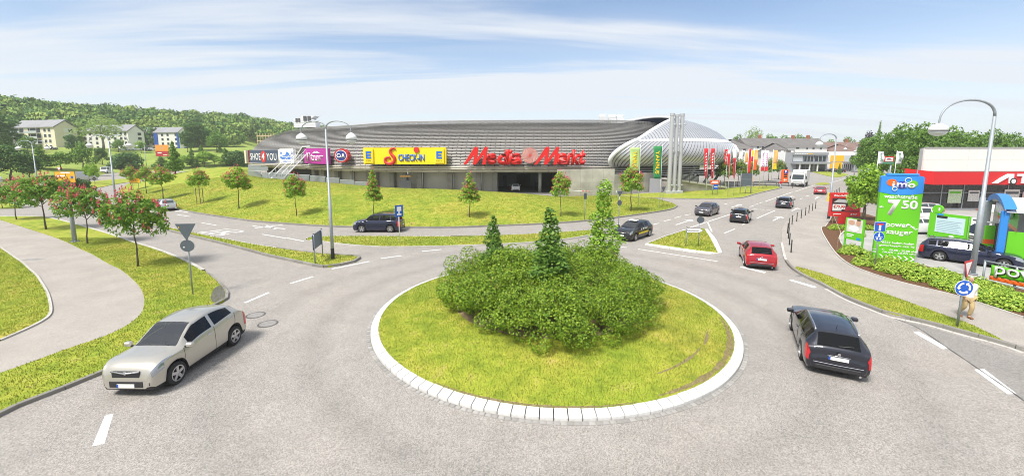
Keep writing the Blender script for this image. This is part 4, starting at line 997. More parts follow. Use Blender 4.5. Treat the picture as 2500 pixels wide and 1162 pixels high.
# concrete slab wall right of the bay, slab by slab
WA, WB = at(1360, 481), Vector((17.6, 70.3, 0)); WC = Vector((27.5, 77.5, 0))
CSLAB = M('stained_concrete', (.42, .40, .365), .85, var=.26, vscale=.55, bump=.15, bscale=8, orand=.12)
def slabs(A, B, n, zs, th=.25):
    d = (B - A); L_ = d.length; rz = math.atan2(d.y, d.x)
    for k in range(n):
        for z0, z1 in zip(zs[:-1], zs[1:]):
            m = Matrix.Translation(A) @ Matrix.Rotation(rz, 4, 'Z')
            MB().bbox(L_ * k / n + .012, L_ * (k + 1) / n - .012, 0, th, z0 + .012, z1 - .012, .015, m).build('concrete_slab', CSLAB, hall)
slabs(WA, WB, 5, [0, 2.3, 4.5]); slabs(WB, WC, 5, [0, 2.0, 3.6])
bx('grey_gate', M('grey_panel_door', (.33, .33, .37), .6), 25.4, 27.6, 75.4, 75.6, 0, 2.6)
# barrier rail in front of the slabs, red-white tipped
e = thing('barrier_rail', 'low metal barrier rail with red and white end before the concrete wall', 'barrier', at(1440, 484))
MB().tube([(-4.6, .4, 1.25), (4.6, .1, .9)], .05, 6).build('boom', STEEL, e, True)
for x in (-4.4, 4.4): MB().tube([(x, .3, 0), (x, .3, 1.2)], .06, 6).build('post', STEEL, e, True)
for k in range(3): MB().tube([(-1.2 + k * .5, .26, 1.12 - k * .02), (-.95 + k * .5, .26, 1.10 - k * .02)], .062, 6).build('red_band', M('sign_red', (.62, .03, .03), .45), e)
# silver rounded end
FAR = 1.065
BASE = [(x * FAR, y * FAR) for x, y in [(17.2, 71.5), (21, 71), (27, 72.6), (33, 75.2), (39, 78.8), (44.5, 84), (47.6, 92)]]
bcur = curve([Vector((a, b, 0)) for a, b in BASE], 12)
def bpt(t):
    k = min(int(t * (len(bcur) - 1)), len(bcur) - 2); f = t * (len(bcur) - 1) - k; p = bcur[k].lerp(bcur[k + 1], f); d = (bcur[k + 1] - bcur[k]).normalized()
    n = Vector((d.y, -d.x, 0)); n = (n + Vector((-.75, 0, 0)) * max(0, 1 - t * 8)).normalized(); return p, n
def barrel(t, f, out_=0.):
    te = t + .19 * (1 - t) * f ** 1.6; ph = R(-72 + 150 * f); p, n = bpt(te); c = p - n * 1.0
    return c + n * (math.cos(ph) * 2.6 + out_) + Vector((0, 0, 7.1 + math.sin(ph) * (2.5)))
APEX = [Vector((22.4, 73.2, 9.6)), Vector((26.5, 77.5, 11.6)), Vector((31, 83.0, 13.4)), Vector((35, 88, 14.4)), Vector((39.5, 89.5, 13.5)), Vector((44, 91, 11.8)), Vector((47.0, 92.3, 9.6))]
APEX = [Vector((v.x * FAR, v.y * FAR, 7.2 + (v.z - 7.2) * FAR)) for v in APEX]
acur = curve(APEX, 12)
def cone(t, s):
    a = barrel(t, 1.0); k = min(int(t * (len(acur) - 1)), len(acur) - 2); f = t * (len(acur) - 1) - k; return a.lerp(acur[k].lerp(acur[k + 1], f), s) + Vector((0, 0, .9 * math.sin(s * math.pi) * math.sin(t * math.pi)))
NP = 46
for k in range(NP):
    t0, t1 = k / NP, (k + 1) / NP; m = MB(); fs = [j / 9 for j in range(10)]
    m.grid([[barrel(t0, f, -.06) for f in fs], [barrel(t0, f, .03) for f in fs], [barrel(lerp(t0, t1, .42), f, .04) for f in fs], [barrel(lerp(t0, t1, .74), f, .03) for f in fs], [barrel(lerp(t0, t1, .74), f, -.06) for f in fs]])
    sharp(m.build('silver_panel', SILV, hall, fix=False), 30)
for k in range(NP):
    t0, t1 = k / NP, (k + 1) / NP; m = MB(); ss = [.05 + .95 * j / 6 for j in range(7)]
    m.grid([[cone(t0, s) for s in ss], [cone(lerp(t0, t1, .84), s) for s in ss]]); m.build('silver_roof_panel', SILV, hall, fix=False)
core = MB(); core.grid([[barrel(k / 60, f / 9, -.07) for f in range(10)] for k in range(61)]); core.smooth = True; core.build('barrel_core', SILVD, hall)
core = MB(); core.grid([[cone(k / 60, j / 6) - Vector((0, 0, .06)) for j in range(7)] for k in range(61)]); core.smooth = True; core.build('roof_core', SILVD, hall)
band = MB(); band.grid([[barrel(k / 60, .93, .10) for k in range(61)], [barrel(k / 60, 1.0, .25) + Vector((0, 0, .12)) for k in range(61)], [cone(k / 60, .06) + Vector((0, 0, .1)) for k in range(61)]]); band.smooth = True; band.build('white_band', WHITEM, hall)
ar = [barrel(0, j / 10, .05) for j in range(11)] + [acur[k] for k in range(4, len(acur) // 2 + 3)]
MB().tube(ar, .42, 8).build('white_arch', WHITEM, hall, True)
# wing canopy behind the arch: white edge over dark glass
cn = MB(); A0, A1 = p3(1520, 300, 92), p3(1648, 289, 90)
arcp = [A0.lerp(A1, k / 12) + Vector((0, 0, .55 * math.sin(k / 12 * math.pi))) for k in range(13)]
cn.grid([[p for p in arcp], [p + Vector((0, 0, .35)) for p in arcp], [p + Vector((4, 14, 1.0)) for p in arcp]]); cn.build('wing_canopy', WHITEM, hall)
gm_ = MB(); gm_.grid([[p + Vector((.3, .8, -.05)) for p in arcp], [Vector((p.x + .3, p.y + 1.6, 13.6)) for p in arcp]]); gm_.build('clerestory_glass', M('clerestory_blue', (.05, .055, .10), .25), hall)
# underside struts and open rails below the barrel
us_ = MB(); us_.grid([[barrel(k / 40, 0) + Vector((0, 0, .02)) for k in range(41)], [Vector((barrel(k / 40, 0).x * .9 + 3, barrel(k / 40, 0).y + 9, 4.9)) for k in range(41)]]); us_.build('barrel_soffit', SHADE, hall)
for k in range(4): MB().tube([bpt(j / 30)[0] - bpt(j / 30)[1] * .3 + Vector((0, 0, 4.35 - k * .42)) for j in range(31)], .06, 5).build('open_rail', STEEL, hall, True)
for t in (.18, .38, .55, .7, .85):
    p, n = bpt(t); MB().tube([Vector((p.x, p.y, 0)) - n * 3.5, p - n * 1.0 + Vector((0, 0, 4.6))], .28, 8).build('strut', COLM, hall, True)
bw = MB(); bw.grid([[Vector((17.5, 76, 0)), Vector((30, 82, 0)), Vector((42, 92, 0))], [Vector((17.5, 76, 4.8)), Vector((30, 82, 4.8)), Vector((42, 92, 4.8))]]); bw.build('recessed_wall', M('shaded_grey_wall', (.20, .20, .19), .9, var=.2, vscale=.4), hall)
# ramp with railing
ramp = thing('parking_ramp', 'concrete parking ramp with steel railing under the silver end', 'ramp', (0, 0, 0))
RA, RB = Vector((29.2, 74.8, 0)), Vector((42.5, 80.5, 0)); dR = RB - RA; LR = dR.length; mR = Matrix.Translation(RA) @ Matrix.Rotation(math.atan2(dR.y, dR.x), 4, 'Z')
MB().prism([(0, 0), (LR, 0), (LR, .35), (0, 2.3)], 0.3, 5, mR).build('wedge', CSLAB, ramp); MB().prism([(-.2, 2.32), (LR + .3, .3), (LR + .3, .62), (-.2, 2.66)], 0, 5.2, mR).build('deck', M('pale_deck_edge', (.52, .50, .47), .8, var=.1), ramp)
for k in range(8):
    x = .3 + k * (LR - .4) / 7; z = lerp(2.6, .6, x / LR); MB().box(x - .05, x + .05, -.05, .05, z - .2, z + 1.05, mR).build('railing_post', DKGREY, ramp)
for k in range(5): MB().tube([mR @ Vector((0, 0, 2.75 + k * .22)), mR @ Vector((LR, 0, .75 + k * .22))], .03, 5).build('railing_bar', STEEL, ramp, True)
# three masts
for k, (pxm, pym, tp, lab) in enumerate([(1632.5, 474, 277, 'left of three tall silver masts before the silver hall end'), (1644, 473.5, 280, 'middle of three tall silver masts before the silver hall end'), (1656.5, 473, 278, 'right of three tall silver masts before the silver hall end')]):
    b = at(pxm, pym); H = hgt(b, tp); e = thing('mast', lab, 'mast', b, group='silver masts by the hall')
    MB().lathe([(.36, .5), (.36, H - .7), (.33, H - .69), (.33, H - .45), (.40, H - .44), (.40, H), (.3, H)], 18).build('tube', SILV, e, True)
    sharp(e.children[0]); MB().bbox(-.62, .62, -.5, .5, 0, .55, .06).build('plinth', STEEL, e)
    for z in (1.6, 7.6, 12.2): MB().tube([(.3, -.1, z), (.72, -.1, z)], .09, 6).build('bracket', STEEL, e, True)
# roof plant
def roof_unit(px0, px1, py0, py1, Y, lab, louv):
    a, b = p3(px0, py1, Y), p3(px1, py0, Y); w_ = b.x - a.x; h_ = b.z - a.z; e = thing('roof_vent_unit', lab, 'ventilation unit', ((a.x + b.x) / 2, Y, a.z), group='roof ventilation units')
    prof = [(-w_ / 2, 0)] + [(-w_ / 2 + .0, h_ * .8)] + [(-w_ / 2 + w_ * .12, h_)] + [(w_ / 2 - w_ * (.5 - .5 * math.sin(R(90 - k * 18))) * .9, h_ * (.62 + .38 * math.cos(R(k * 18)))) for k in range(1, 5)] + [(w_ / 2, h_ * .6), (w_ / 2, 0)]
    MB().prism(prof, -w_ * .35, w_ * .35).build('housing', WHITEM, e)
    for k in range(3): MB().box(-w_ / 2 - .03, w_ / 2 + .03, -w_ * .36, -w_ * .35 + .01, h_ * (.2 + .2 * k), h_ * (.2 + .2 * k) + .05).build('seam', STEEL, e)
    if louv:
        for x in (-.28, .0): MB().box(w_ * x, w_ * (x + .2), -w_ * .40, -w_ * .35, h_ * .55, h_ * .97).build('louvre', DKGREY, e)
roof_unit(722, 745, 289, 312, 112, 'left roof ventilation unit with dark louvres behind the double lamp', True); roof_unit(741, 775, 284, 312, 110, 'curved roof ventilation unit with dark louvres behind the double lamp', True)
roof_unit(1463, 1481, 279, 301, 98, 'left of three white ventilation units on the roof', False); roof_unit(1485, 1504, 280, 301, 98, 'middle of three white ventilation units on the roof', False); roof_unit(1505, 1521, 281, 301, 98, 'right of three white ventilation units on the roof', False)
# white outside stair
st = thing('outside_stair', 'steel outside stair climbing to the hall between the signs', 'stairs', (0, 0, 0))
S0, S1 = p3(688, 439, 71), p3(748, 377, 84); side = Vector((-1.0, -.35, 0)).normalized() * 1.9
for off in (Vector(), side): MB().tube([S0 + off, S1 + off], .12, 4).build('stringer', WHITEM, st)
for k in range(24): 
    p = S0.lerp(S1, (k + .5) / 24); MB().grid([[p, p + side], [p + Vector((.12, .42, .04)), p + side + Vector((.12, .42, .04))], [p + Vector((.12, .42, -.03)), p + side + Vector((.12, .42, -.03))]]).build('tread', WHITEM, st)
for off in (Vector(), side):
    MB().tube([S0 + off + Vector((0, 0, 1.0)), S1 + off + Vector((0, 0, 1.0))], .06, 6).build('handrail', WHITEM, st, True)
    for k in range(10): p = S0.lerp(S1, k / 9) + off; MB().tube([p, p + Vector((0, 0, 1.0))], .03, 5).build('baluster', WHITEM, st)
# stair mouth: flat dark sheet painted as the shade inside the recess, white frame
m0 = p3(750, 395, 86.5); MB().add([p3(721, 386, 87.5), p3(748, 400, 86.6), p3(748, 360, 86.6), p3(737, 359, 87.5)], [(0, 1, 2, 3)]).build('recess_shade', SHADE, hall)
MB().tube([p3(720, 387, 87.2), p3(738, 359, 87.2), p3(757, 358.5, 86.2)], .16, 5).build('recess_frame', WHITEM, hall)
# stepped railing along the berm crest
rl = thing('crest_railing', 'stepped grey metal railing along the top of the grass berm', 'railing', (0, 0, 0)); RG = M('grey_railing_sheet', (.34, .37, .41), .5, .3)
stp = [(606, 432, 417, 75), (640, 436, 421, 73), (676, 440, 424, 71), (720, 443, 427, 69.5), (757, 446, 430, 68), (796, 450, 435, 66), (830, 454, 440, 65), (866, 457, 445, 64), (900, 460, 452, 63.5)]
for (a, yb, yt, Ya), (b, yb2, _, Yb) in zip(stp[:-1], stp[1:]):
    P0, P1, P2, P3_ = p3(a, yb, Ya), p3(b - 1, yb2, Yb), p3(b - 1, yt, Yb), p3(a, yt, Ya); P2.z = P3_.z
    MB().tube([P3_, P2], .05, 5).build('top_rail', STEEL, rl); n = 14
    for k in range(n): q, r_ = P0.lerp(P1, (k + .5) / n), P3_.lerp(P2, (k + .5) / n); MB().box(-.06, .06, -.012, .012, q.z - 1.2, r_.z, Matrix.Translation((q.x, q.y, 0))).build('bar', RG, rl)
lr = thing('end_railing', 'grey metal railing in front of the dark opening at the left hall end', 'railing', (0, 0, 0))
for k in range(26): q = p3(606 + k * 1.9, 402 + k * .25, 96 - k * .1); MB().box(-.09, .09, -.01, .01, q.z - 1.3 + .02 * k, q.z, Matrix.Translation((q.x, q.y, 0))).build('bar', RG, lr)
MB().tube([p3(606, 402, 96), p3(654, 408, 93.4)], .05, 5).build('top_rail', STEEL, lr)

# ------------------------------------------------------------------ shop signs on the hall front
def board(name, label, cat, pa, pb, pt, pbm, Ya, Yb=None, group=None):
    Yb = Ya if Yb is None else Yb; A, B = p3(pa, pbm, Ya), p3(pb, pbm, Yb); T = p3((pa + pb) / 2, pt, (Ya + Yb) / 2); z0 = (A.z + B.z) / 2
    d = Vector((B.x - A.x, B.y - A.y, 0)); e = thing(name, label, cat, ((A.x + B.x) / 2, (A.y + B.y) / 2, z0), math.atan2(d.y, d.x), group); return e, d.length, T.z - z0
def Mc(n, c, r=.45): return M(n, c, r)
C_NAVY, C_WHITE, C_RED, C_MAG, C_YEL, C_BLUE = Mc('sign_navy', (.055, .075, .13)), Mc('sign_white', (.82, .82, .82)), M('sign_red', (.62, .03, .03), .45), Mc('sign_magenta', (.42, .025, .30)), Mc('sign_yellow', (.86, .66, .01)), Mc('sign_blue', (.02, .10, .48))
C_GREEN, C_BLACK, C_ORNG, C_CREAM, C_SKY = Mc('sign_green', (.12, .48, .02)), Mc('sign_black', (.02, .02, .02)), Mc('sign_orange', (.75, .12, .02)), Mc('sign_cream', (.72, .66, .50)), Mc('sign_sky_blue', (.045, .27, .72))
e, w_, h_ = board('shop_sign', 'narrow red and cream sign at the far left end of the hall', 'sign', 600, 611, 367, 399, 103, 104)
plate(e, 'board', rect(-w_ / 2, w_ * .02, 0, h_), C_CREAM, -.3, .3); plate(e, 'red_panel', rect(w_ * .05, w_ / 2, -.15, h_), C_RED, -.35, .3); letter(e, 'S', C_WHITE, w_ * .2, h_ * .5, w_ * .27, h_ * .5, -.36)
e, w_, h_ = board('shop_sign', 'dark blue sign with white letters around a red oval', 'sign', 614, 684, 366, 399.5, 102.5, 95)
plate(e, 'board', rect(-w_ / 2, w_ / 2, 0, h_), C_NAVY, -.3, .3); plate(e, 'side_frame', rect(w_ / 2, w_ / 2 + .55, 0, h_), C_WHITE, -.3, .3)
plate(e, 'red_oval', ellipse(0, h_ * .5, w_ * .085, h_ * .42), C_RED, -.36, -.3); letter(e, 'SHOE', C_WHITE, w_ * .36, h_ * .5, -w_ * .28, h_ * .5, -.31, .06, bold=.0, spacing=1.15); letter(e, 'YOU', C_WHITE, w_ * .33, h_ * .5, w_ * .28, h_ * .5, -.31, .06, bold=.0, spacing=1.15); letter(e, '4', C_WHITE, w_ * .09, h_ * .5, 0, h_ * .5, -.37, .05, bold=.02)
e, w_, h_ = board('shop_sign', 'white sign with a blue bedstead drawing', 'sign', 687.5, 720.5, 363.5, 399, 94, 90)
plate(e, 'board', rect(-w_ / 2, w_ / 2, 0, h_), C_WHITE, -.25, .25)
for q in (rect(-w_ * .38, w_ * .38, h_ * .28, h_ * .42), rect(-w_ * .30, w_ * .30, h_ * .46, h_ * .54), [(-w_ * .1, h_ * .56), (w_ * .02, h_ * .80), (w_ * .14, h_ * .74), (w_ * .3, h_ * .56)], ellipse(-w_ * .4, h_ * .7, w_ * .06, h_ * .1, 10), ellipse(w_ * .4, h_ * .7, w_ * .06, h_ * .1, 10), ellipse(-w_ * .42, h_ * .4, w_ * .06, h_ * .1, 10), ellipse(w_ * .42, h_ * .4, w_ * .06, h_ * .1, 10)): plate(e, 'blue_shape', q, M('print_blue', (.05, .18, .62), .5), -.27, -.25)
for k in range(7): plate(e, 'blue_print', rect(w_ * (-.30 + k * .085), w_ * (-.245 + k * .085), h_ * .09, h_ * .17), M('print_blue'), -.27, -.25)
e, w_, h_ = board('shop_sign', 'magenta travel sign with white palm and lettering', 'sign', 747.5, 804, 363, 400, 85.5, 80)
plate(e, 'board', rect(-w_ / 2, w_ / 2, 0, h_), C_MAG, -.3, .3)
letter(e, "l'tur", C_WHITE, w_ * .74, h_ * .56, -w_ * .03, h_ * .45, -.31, .05, bold=.035); letter(e, "l'tur", C_MAG, w_ * .715, h_ * .53, -w_ * .03, h_ * .45, -.375, .02, bold=-.005)
for a in range(7): t = R(20 + a * 24); plate(e, 'palm_frond', [(w_ * .05, h_ * .70), (w_ * .05 + math.cos(t) * w_ * .09, h_ * .74 + math.sin(t) * h_ * .10), (w_ * .05 + math.cos(t) * w_ * .17, h_ * .66 + math.sin(t) * h_ * .10), (w_ * .05 + math.cos(t) * w_ * .07, h_ * .69 + math.sin(t) * h_ * .03)], C_WHITE, -.41 - a * .004, -.38)
e, w_, h_ = board('shop_sign', 'round scalloped red and blue clothing store badge', 'sign', 819.5, 854, 363.5, 397, 78.6, 77)
n = 60; plate(e, 'scalloped_rim', [(w_ * .5 * (1 + .035 * math.cos(12 * 2 * math.pi * k / n)) * math.cos(2 * math.pi * k / n), h_ * .5 + h_ * .5 * (1 + .035 * math.cos(12 * 2 * math.pi * k / n)) * math.sin(2 * math.pi * k / n)) for k in range(n)], M('badge_red', (.42, .02, .03), .45), -.3, .35)
plate(e, 'white_ring', ellipse(0, h_ * .5, w_ * .40, h_ * .40), C_WHITE, -.33, -.3); plate(e, 'blue_disc', ellipse(0, h_ * .5, w_ * .365, h_ * .365), M('badge_blue', (.03, .04, .22), .45), -.36, -.33)
letter(e, 'C', C_WHITE, w_ * .24, h_ * .30, -w_ * .17, h_ * .5, -.37, .04, bold=.03); letter(e, 'A', C_WHITE, w_ * .24, h_ * .30, w_ * .17, h_ * .5, -.37, .04, bold=.03); letter(e, '&', C_WHITE, w_ * .12, h_ * .17, 0, h_ * .47, -.39, .03, bold=.02)
e, w_, h_ = board('shop_sign', 'long yellow supermarket sign with red and blue lettering', 'sign', 890, 1090, 361, 401, 75.3, 73.2)
plate(e, 'board', rect(-w_ / 2, w_ / 2, 0, h_), C_YEL, -.3, .3)
for sx in (-.427, .427):
    c = w_ * sx; plate(e, 'end_panel', rect(c - w_ * .055, c + w_ * .055, h_ * .06, h_ * .94), C_YEL, -.55, -.3); plate(e, 'panel_line', rect(c - w_ * .046, c + w_ * .046, h_ * .10, h_ * .90), M('pale_yellow', (.88, .74, .2), .5), -.575, -.55); plate(e, 'panel_face', rect(c - w_ * .043, c + w_ * .043, h_ * .12, h_ * .88), C_YEL, -.60, -.575)
    for q in (rect(c - w_ * .032, c - w_ * .014, h_ * .34, h_ * .78), rect(c - w_ * .014, c + w_ * .034, h_ * .67, h_ * .78), rect(c - w_ * .014, c + w_ * .028, h_ * .505, h_ * .615), rect(c - w_ * .014, c + w_ * .034, h_ * .34, h_ * .45)): plate(e, 'blue_bar', q, M('letter_blue', (.02, .14, .62), .45), -.66, -.60)
    letter(e, 'EDEKA', C_BLACK, w_ * .066, h_ * .08, c, h_ * .21, -.605)
letter(e, 'CHECK-IN', M('letter_blue'), w_ * .315, h_ * .42, w_ * .09, h_ * .40, -.31, .12, bold=.015)
sp = [(-w_ * .098, h_ * .90), (-w_ * .125, h_ * .97), (-w_ * .165, h_ * .82), (-w_ * .15, h_ * .60), (-w_ * .115, h_ * .40), (-w_ * .125, h_ * .12), (-w_ * .175, h_ * .02), (-w_ * .225, h_ * .12), (-w_ * .225, h_ * .34), (-w_ * .18, h_ * .42), (-w_ * .165, h_ * .30)]
MB().tube([(p.x, -.42, p.z) for p in curve([Vector((a, 0, b)) for a, b in sp], 5)], [.12 + .18 * math.sin(math.pi * k / 50) for k in range(51)], 7).build('red_swash_letter', C_RED, e, True)
plate(e, 'red_dot', ellipse(w_ * .155, h_ * .87, w_ * .032, h_ * .17), C_RED, -.5, -.3)
e, w_, h_ = board('shop_sign', 'giant red slanted electronics store lettering with a red and white swirl', 'sign', 1131, 1428, 359, 402, 73.0, 71.6)
LRED = M('lettering_red', (.66, .012, .012), .4)
def slab_letter(nm, poly): plate(e, nm, poly, LRED, -.45, -.05)
def big_m(x0, wd, h):
    k = wd
    slab_letter('letter', [(x0, 0), (x0 + .115 * k, 0), (x0 + .62 * k, h * .80), (x0 + .60 * k, h), (x0 + .48 * k, h)])
    plate(e, 'letter', [(x0 + .40 * k, 0), (x0 + .53 * k, 0), (x0 + .62 * k, h * .80), (x0 + .60 * k, h), (x0 + .50 * k, h)], LRED, -.46, -.06)
    plate(e, 'letter', [(x0 + .41 * k, 0), (x0 + .52 * k, 0), (x0 + 1.0 * k, h * .86), (x0 + 1.01 * k, h), (x0 + .90 * k, h)], LRED, -.44, -.04)
    plate(e, 'letter', [(x0 + .78 * k, 0), (x0 + .92 * k, 0), (x0 + 1.01 * k, h), (x0 + .89 * k, h)], LRED, -.47, -.07)
X = lambda p: (p - 1131) / 297 * w_ - w_ / 2
big_m(X(1132), X(1192) - X(1132), h_); big_m(X(1305), X(1365) - X(1305), h_)
letter(e, 'e', LRED, X(1214) - X(1189), h_ * .66, X(1201.5), h_ * .33, -.06, .4, bold=.05, shear=.12); letter(e, 'd', LRED, X(1247) - X(1216), h_ * .85, X(1231), h_ * .42, -.08, .4, bold=.05, shear=.12)
letter(e, 'i', LRED, X(1252) - X(1240), h_ * .84, X(1247), h_ * .42, -.07, .4, bold=.05, shear=.12); letter(e, 'a', LRED, X(1276) - X(1250), h_ * .66, X(1263), h_ * .33, -.06, .4, bold=.05, shear=.12)
letter(e, 'a', LRED, X(1387) - X(1360), h_ * .66, X(1374), h_ * .33, -.06, .4, bold=.05, shear=.12); letter(e, 'r', LRED, X(1399) - X(1384), h_ * .66, X(1392), h_ * .33, -.08, .4, bold=.05, shear=.12)
letter(e, 'k', LRED, X(1416) - X(1394), h_ * .85, X(1405), h_ * .42, -.06, .4, bold=.05, shear=.12); letter(e, 't', LRED, X(1429) - X(1412), h_ * .84, X(1420), h_ * .42, -.08, .4, bold=.05, shear=.12)
cx_, cz_, rr = X(1295), h_ * .52, (X(1314) - X(1276)) / 2; plate(e, 'swirl_disc', ellipse(cx_, cz_, rr, rr, 40), M('swirl_white', (.80, .76, .70), .5), -.5, -.1)
for k in range(18):
    ou, inn = [], []
    for j in range(7):
        r_ = rr * (.2 + .8 * j / 6); a = 2 * math.pi * k / 18 + .95 * (1 - j / 6); hw = 2 * math.pi / 18 * .27; ou.append((cx_ + r_ * math.cos(a - hw), cz_ + r_ * math.sin(a - hw))); inn.append((cx_ + r_ * math.cos(a + hw), cz_ + r_ * math.sin(a + hw)))
    plate(e, 'swirl_blade', ou + inn[::-1], M('badge_red'), -.53, -.5)
plate(e, 'swirl_hub', ellipse(cx_, cz_, rr * .17, rr * .17, 16), LRED, -.56, -.5)
# ------------------------------------------------------------------ vehicles
GLASS = M('car_glass', (.035, .045, .05), .04, 0, spec=.9)
WSG = M('windscreen_glass', (.085, .10, .11), .07, 0, spec=.9)
TYRE = M('tyre_rubber', (.022, .022, .023), .8)
RIMS = M('alloy_rim', (.58, .58, .60), .3, .8)
TRIM = M('black_trim', (.022, .022, .025), .5)
CHROME = M('chrome', (.72, .72, .74), .12, 1.0)
TAIL = M('tail_lamp', (.50, .012, .018), .15, 0, coat=.6)
HEADL = M('head_lamp', (.36, .39, .43), .10, .5, coat=.8)
RWG = M('rear_glass', (.075, .09, .095), .2, 0, spec=.25)
PLATE = M('number_plate', (.74, .74, .72), .5)
EUBLUE = M('plate_blue', (.02, .08, .42), .5)
def clear_glass(name, tint, gl):
    m = bpy.data.materials.new(name); m.use_nodes = True; t = m.node_tree; t.nodes.clear(); L = t.links.new
    o = t.nodes.new('ShaderNodeOutputMaterial'); a = t.nodes.new('ShaderNodeBsdfTransparent'); a.inputs[0].default_value = (*tint, 1); b = t.nodes.new('ShaderNodeBsdfGlossy'); b.inputs[1].default_value = .04
    f = t.nodes.new('ShaderNodeFresnel'); f.inputs[0].default_value = gl; x = t.nodes.new('ShaderNodeMixShader'); L(f.outputs[0], x.inputs[0]); L(a.outputs[0], x.inputs[1]); L(b.outputs[0], x.inputs[2]); L(x.outputs[0], o.inputs[0]); return m
CLEAR = clear_glass('clear_car_glass', (.55, .60, .60), 2.5); TINT = clear_glass('tinted_car_glass', (.30, .33, .33), 1.55)
SEAT = M('seat_cloth', (.09, .09, .095), .9); DASH = M('dashboard', (.035, .035, .038), .7)
def pchip(x, y):
    x = np.array(x, float); y = np.array(y, float); h = np.diff(x); d = np.diff(y) / h; m = np.zeros(len(x)); m[0], m[-1] = d[0], d[-1]
    for i in range(1, len(x) - 1):
        if d[i - 1] * d[i] > 0:
            w1, w2 = 2 * h[i] + h[i - 1], h[i] + 2 * h[i - 1]; m[i] = (w1 + w2) / (w1 / d[i - 1] + w2 / d[i])
    def f(t):
        i = min(max(int(np.searchsorted(x, t) - 1), 0), len(h) - 1); s = (t - x[i]) / h[i]
        return float(y[i] * (1 + 2 * s) * (1 - s) ** 2 + m[i] * h[i] * s * (1 - s) ** 2 + y[i + 1] * s * s * (3 - 2 * s) + m[i + 1] * h[i] * s * s * (s - 1))
    return f
CARS = {}
def spec(name, L, W, H, wb, fo, r, cowl, head, rr, rb, zc, hood, tailz, belt0, belt1, roofw=.70, zr=.955, noser=.70, est=False, **k):
    """cowl, head(er), rr (roof rear edge), rb (rear window base): fractions of the length from the nose; zc cowl height, hood edge, tail height, belt heights: fractions of H"""
    xs = [0, .012, .04, .11, cowl, lerp(cowl, head, .5), head, lerp(head, rr, .4), rr, rb, lerp(rb, 1, .55), .992, 1.0]
    zt = [.36, hood - .09, hood, lerp(hood, zc, .62), zc, lerp(zc, .945, .55), .952, 1.0, zr, tailz + .05, tailz, tailz - .10, tailz - .20]
    be = [.34, hood - .12, hood - .035, lerp(hood, zc, .6) - .035, belt0 - .01, belt0, lerp(belt0, belt1, .3), lerp(belt0, belt1, .55), belt1, tailz + .005, tailz - .045, tailz - .14, tailz - .24]
    wd = [noser, .83, .91, .965, .99, 1, 1, 1, .985, .945, .92, .86, .80]
    ro = [noser * .82, .70, .76, .80, .80, lerp(.80, roofw, .6), roofw, roofw, roofw * .96, .70, .72, .70, .66]
    CARS[name] = dict(L=L, W=W, H=H, wb=wb, fo=fo, r=r, cowl=cowl, head=head, rr=rr, rb=rb, zt=pchip(xs, zt), be=pchip(xs, be), wd=pchip(xs, wd), ro=pchip(xs, ro), xs=xs, est=est, tailz=tailz, hood=hood, **k)
spec('suv', 4.22, 1.80, 1.68, 2.64, .80, .355, .25, .43, .84, .96, .675, .575, .63, .615, .755, .67, .905, gc=.20, cladding=True)
spec('suv2', 4.43, 1.81, 1.68, 2.60, .87, .345, .245, .385, .90, .965, .665, .585, .60, .625, .655, .72, .955, gc=.20)
spec('estate', 4.60, 1.79, 1.46, 2.76, .80, .325, .275, .45, .90, .975, .70, .60, .64, .66, .685, .68, .955, gc=.17, est=True)
spec('hatch', 4.30, 1.79, 1.46, 2.60, .88, .325, .275, .445, .875, .965, .70, .60, .64, .66, .70, .68, .945, gc=.17)
spec('mini', 3.95, 1.74, 1.44, 2.46, .80, .315, .265, .425, .87, .965, .71, .61, .65, .67, .70, .68, .95, gc=.17)
spec('coupe', 4.55, 1.80, 1.38, 2.75, .82, .325, .31, .47, .74, .86, .70, .61, .66, .67, .70, .66, .955, gc=.16)
spec('van', 5.40, 2.00, 2.35, 3.30, .95, .34, .17, .27, .975, .99, .55, .42, .52, .56, .58, .82, .985, gc=.2)
SPOKE = None
def wheel(par, x, y, side, r, wid=.21, spokes=5):
    global SPOKE
    e = bpy.data.objects.new('wheel', None); COL.objects.link(e); e.parent = par; e.location = (x, y, r); e.rotation_euler = (0, 0, 0 if side > 0 else math.pi)
    key = (round(r, 3), spokes)
    if SPOKE is None: SPOKE = {}
    if key not in SPOKE:
        t = MB(); t.lathe([(r * .66, -wid / 2), (r * .9, -wid / 2), (r * .985, -wid * .36), (r, -wid * .2), (r, wid * .2), (r * .985, wid * .36), (r * .9, wid / 2), (r * .66, wid / 2)], 26, axis='y', cap=False)
        d = MB(); d.lathe([(r * .66, -wid * .3), (r * .66, wid * .12), (r * .1, wid * .10)], 20, axis='y')
        s = MB(); s.lathe([(r * .69, wid * .30), (r * .69, wid * .50), (r * .60, wid * .50), (r * .60, wid * .30)], 26, axis='y', cap=False)
        for k in range(spokes):
            a = 2 * math.pi * k / spokes; m = Matrix.Rotation(a, 4, 'Y'); q = [(-r * .13, r * .05), (r * .13, r * .05), (r * .12, r * .63), (-r * .12, r * .63)]
            s.prism(q, wid * .28, wid * .46, m)
        s.lathe([(r * .16, wid * .2), (r * .16, wid * .47), (r * .05, wid * .5)], 12, axis='y')
        def fin(m, nm):
            me = m.mesh(nm); bm = bmesh.new(); bm.from_mesh(me); bmesh.ops.recalc_face_normals(bm, faces=bm.faces[:]); bm.to_mesh(me); bm.free()
            me.polygons.foreach_set('use_smooth', [True] * len(me.polygons)); me.set_sharp_from_angle(angle=R(40)); return me
        SPOKE[key] = (fin(t, 'tyre'), fin(d, 'brake_disc'), fin(s, 'rim'))
    for me, nm, mt in zip(SPOKE[key], ('tyre', 'brake_disc', 'rim'), (TYRE, TRIM, RIMS)): obj(nm, me, mt, e)
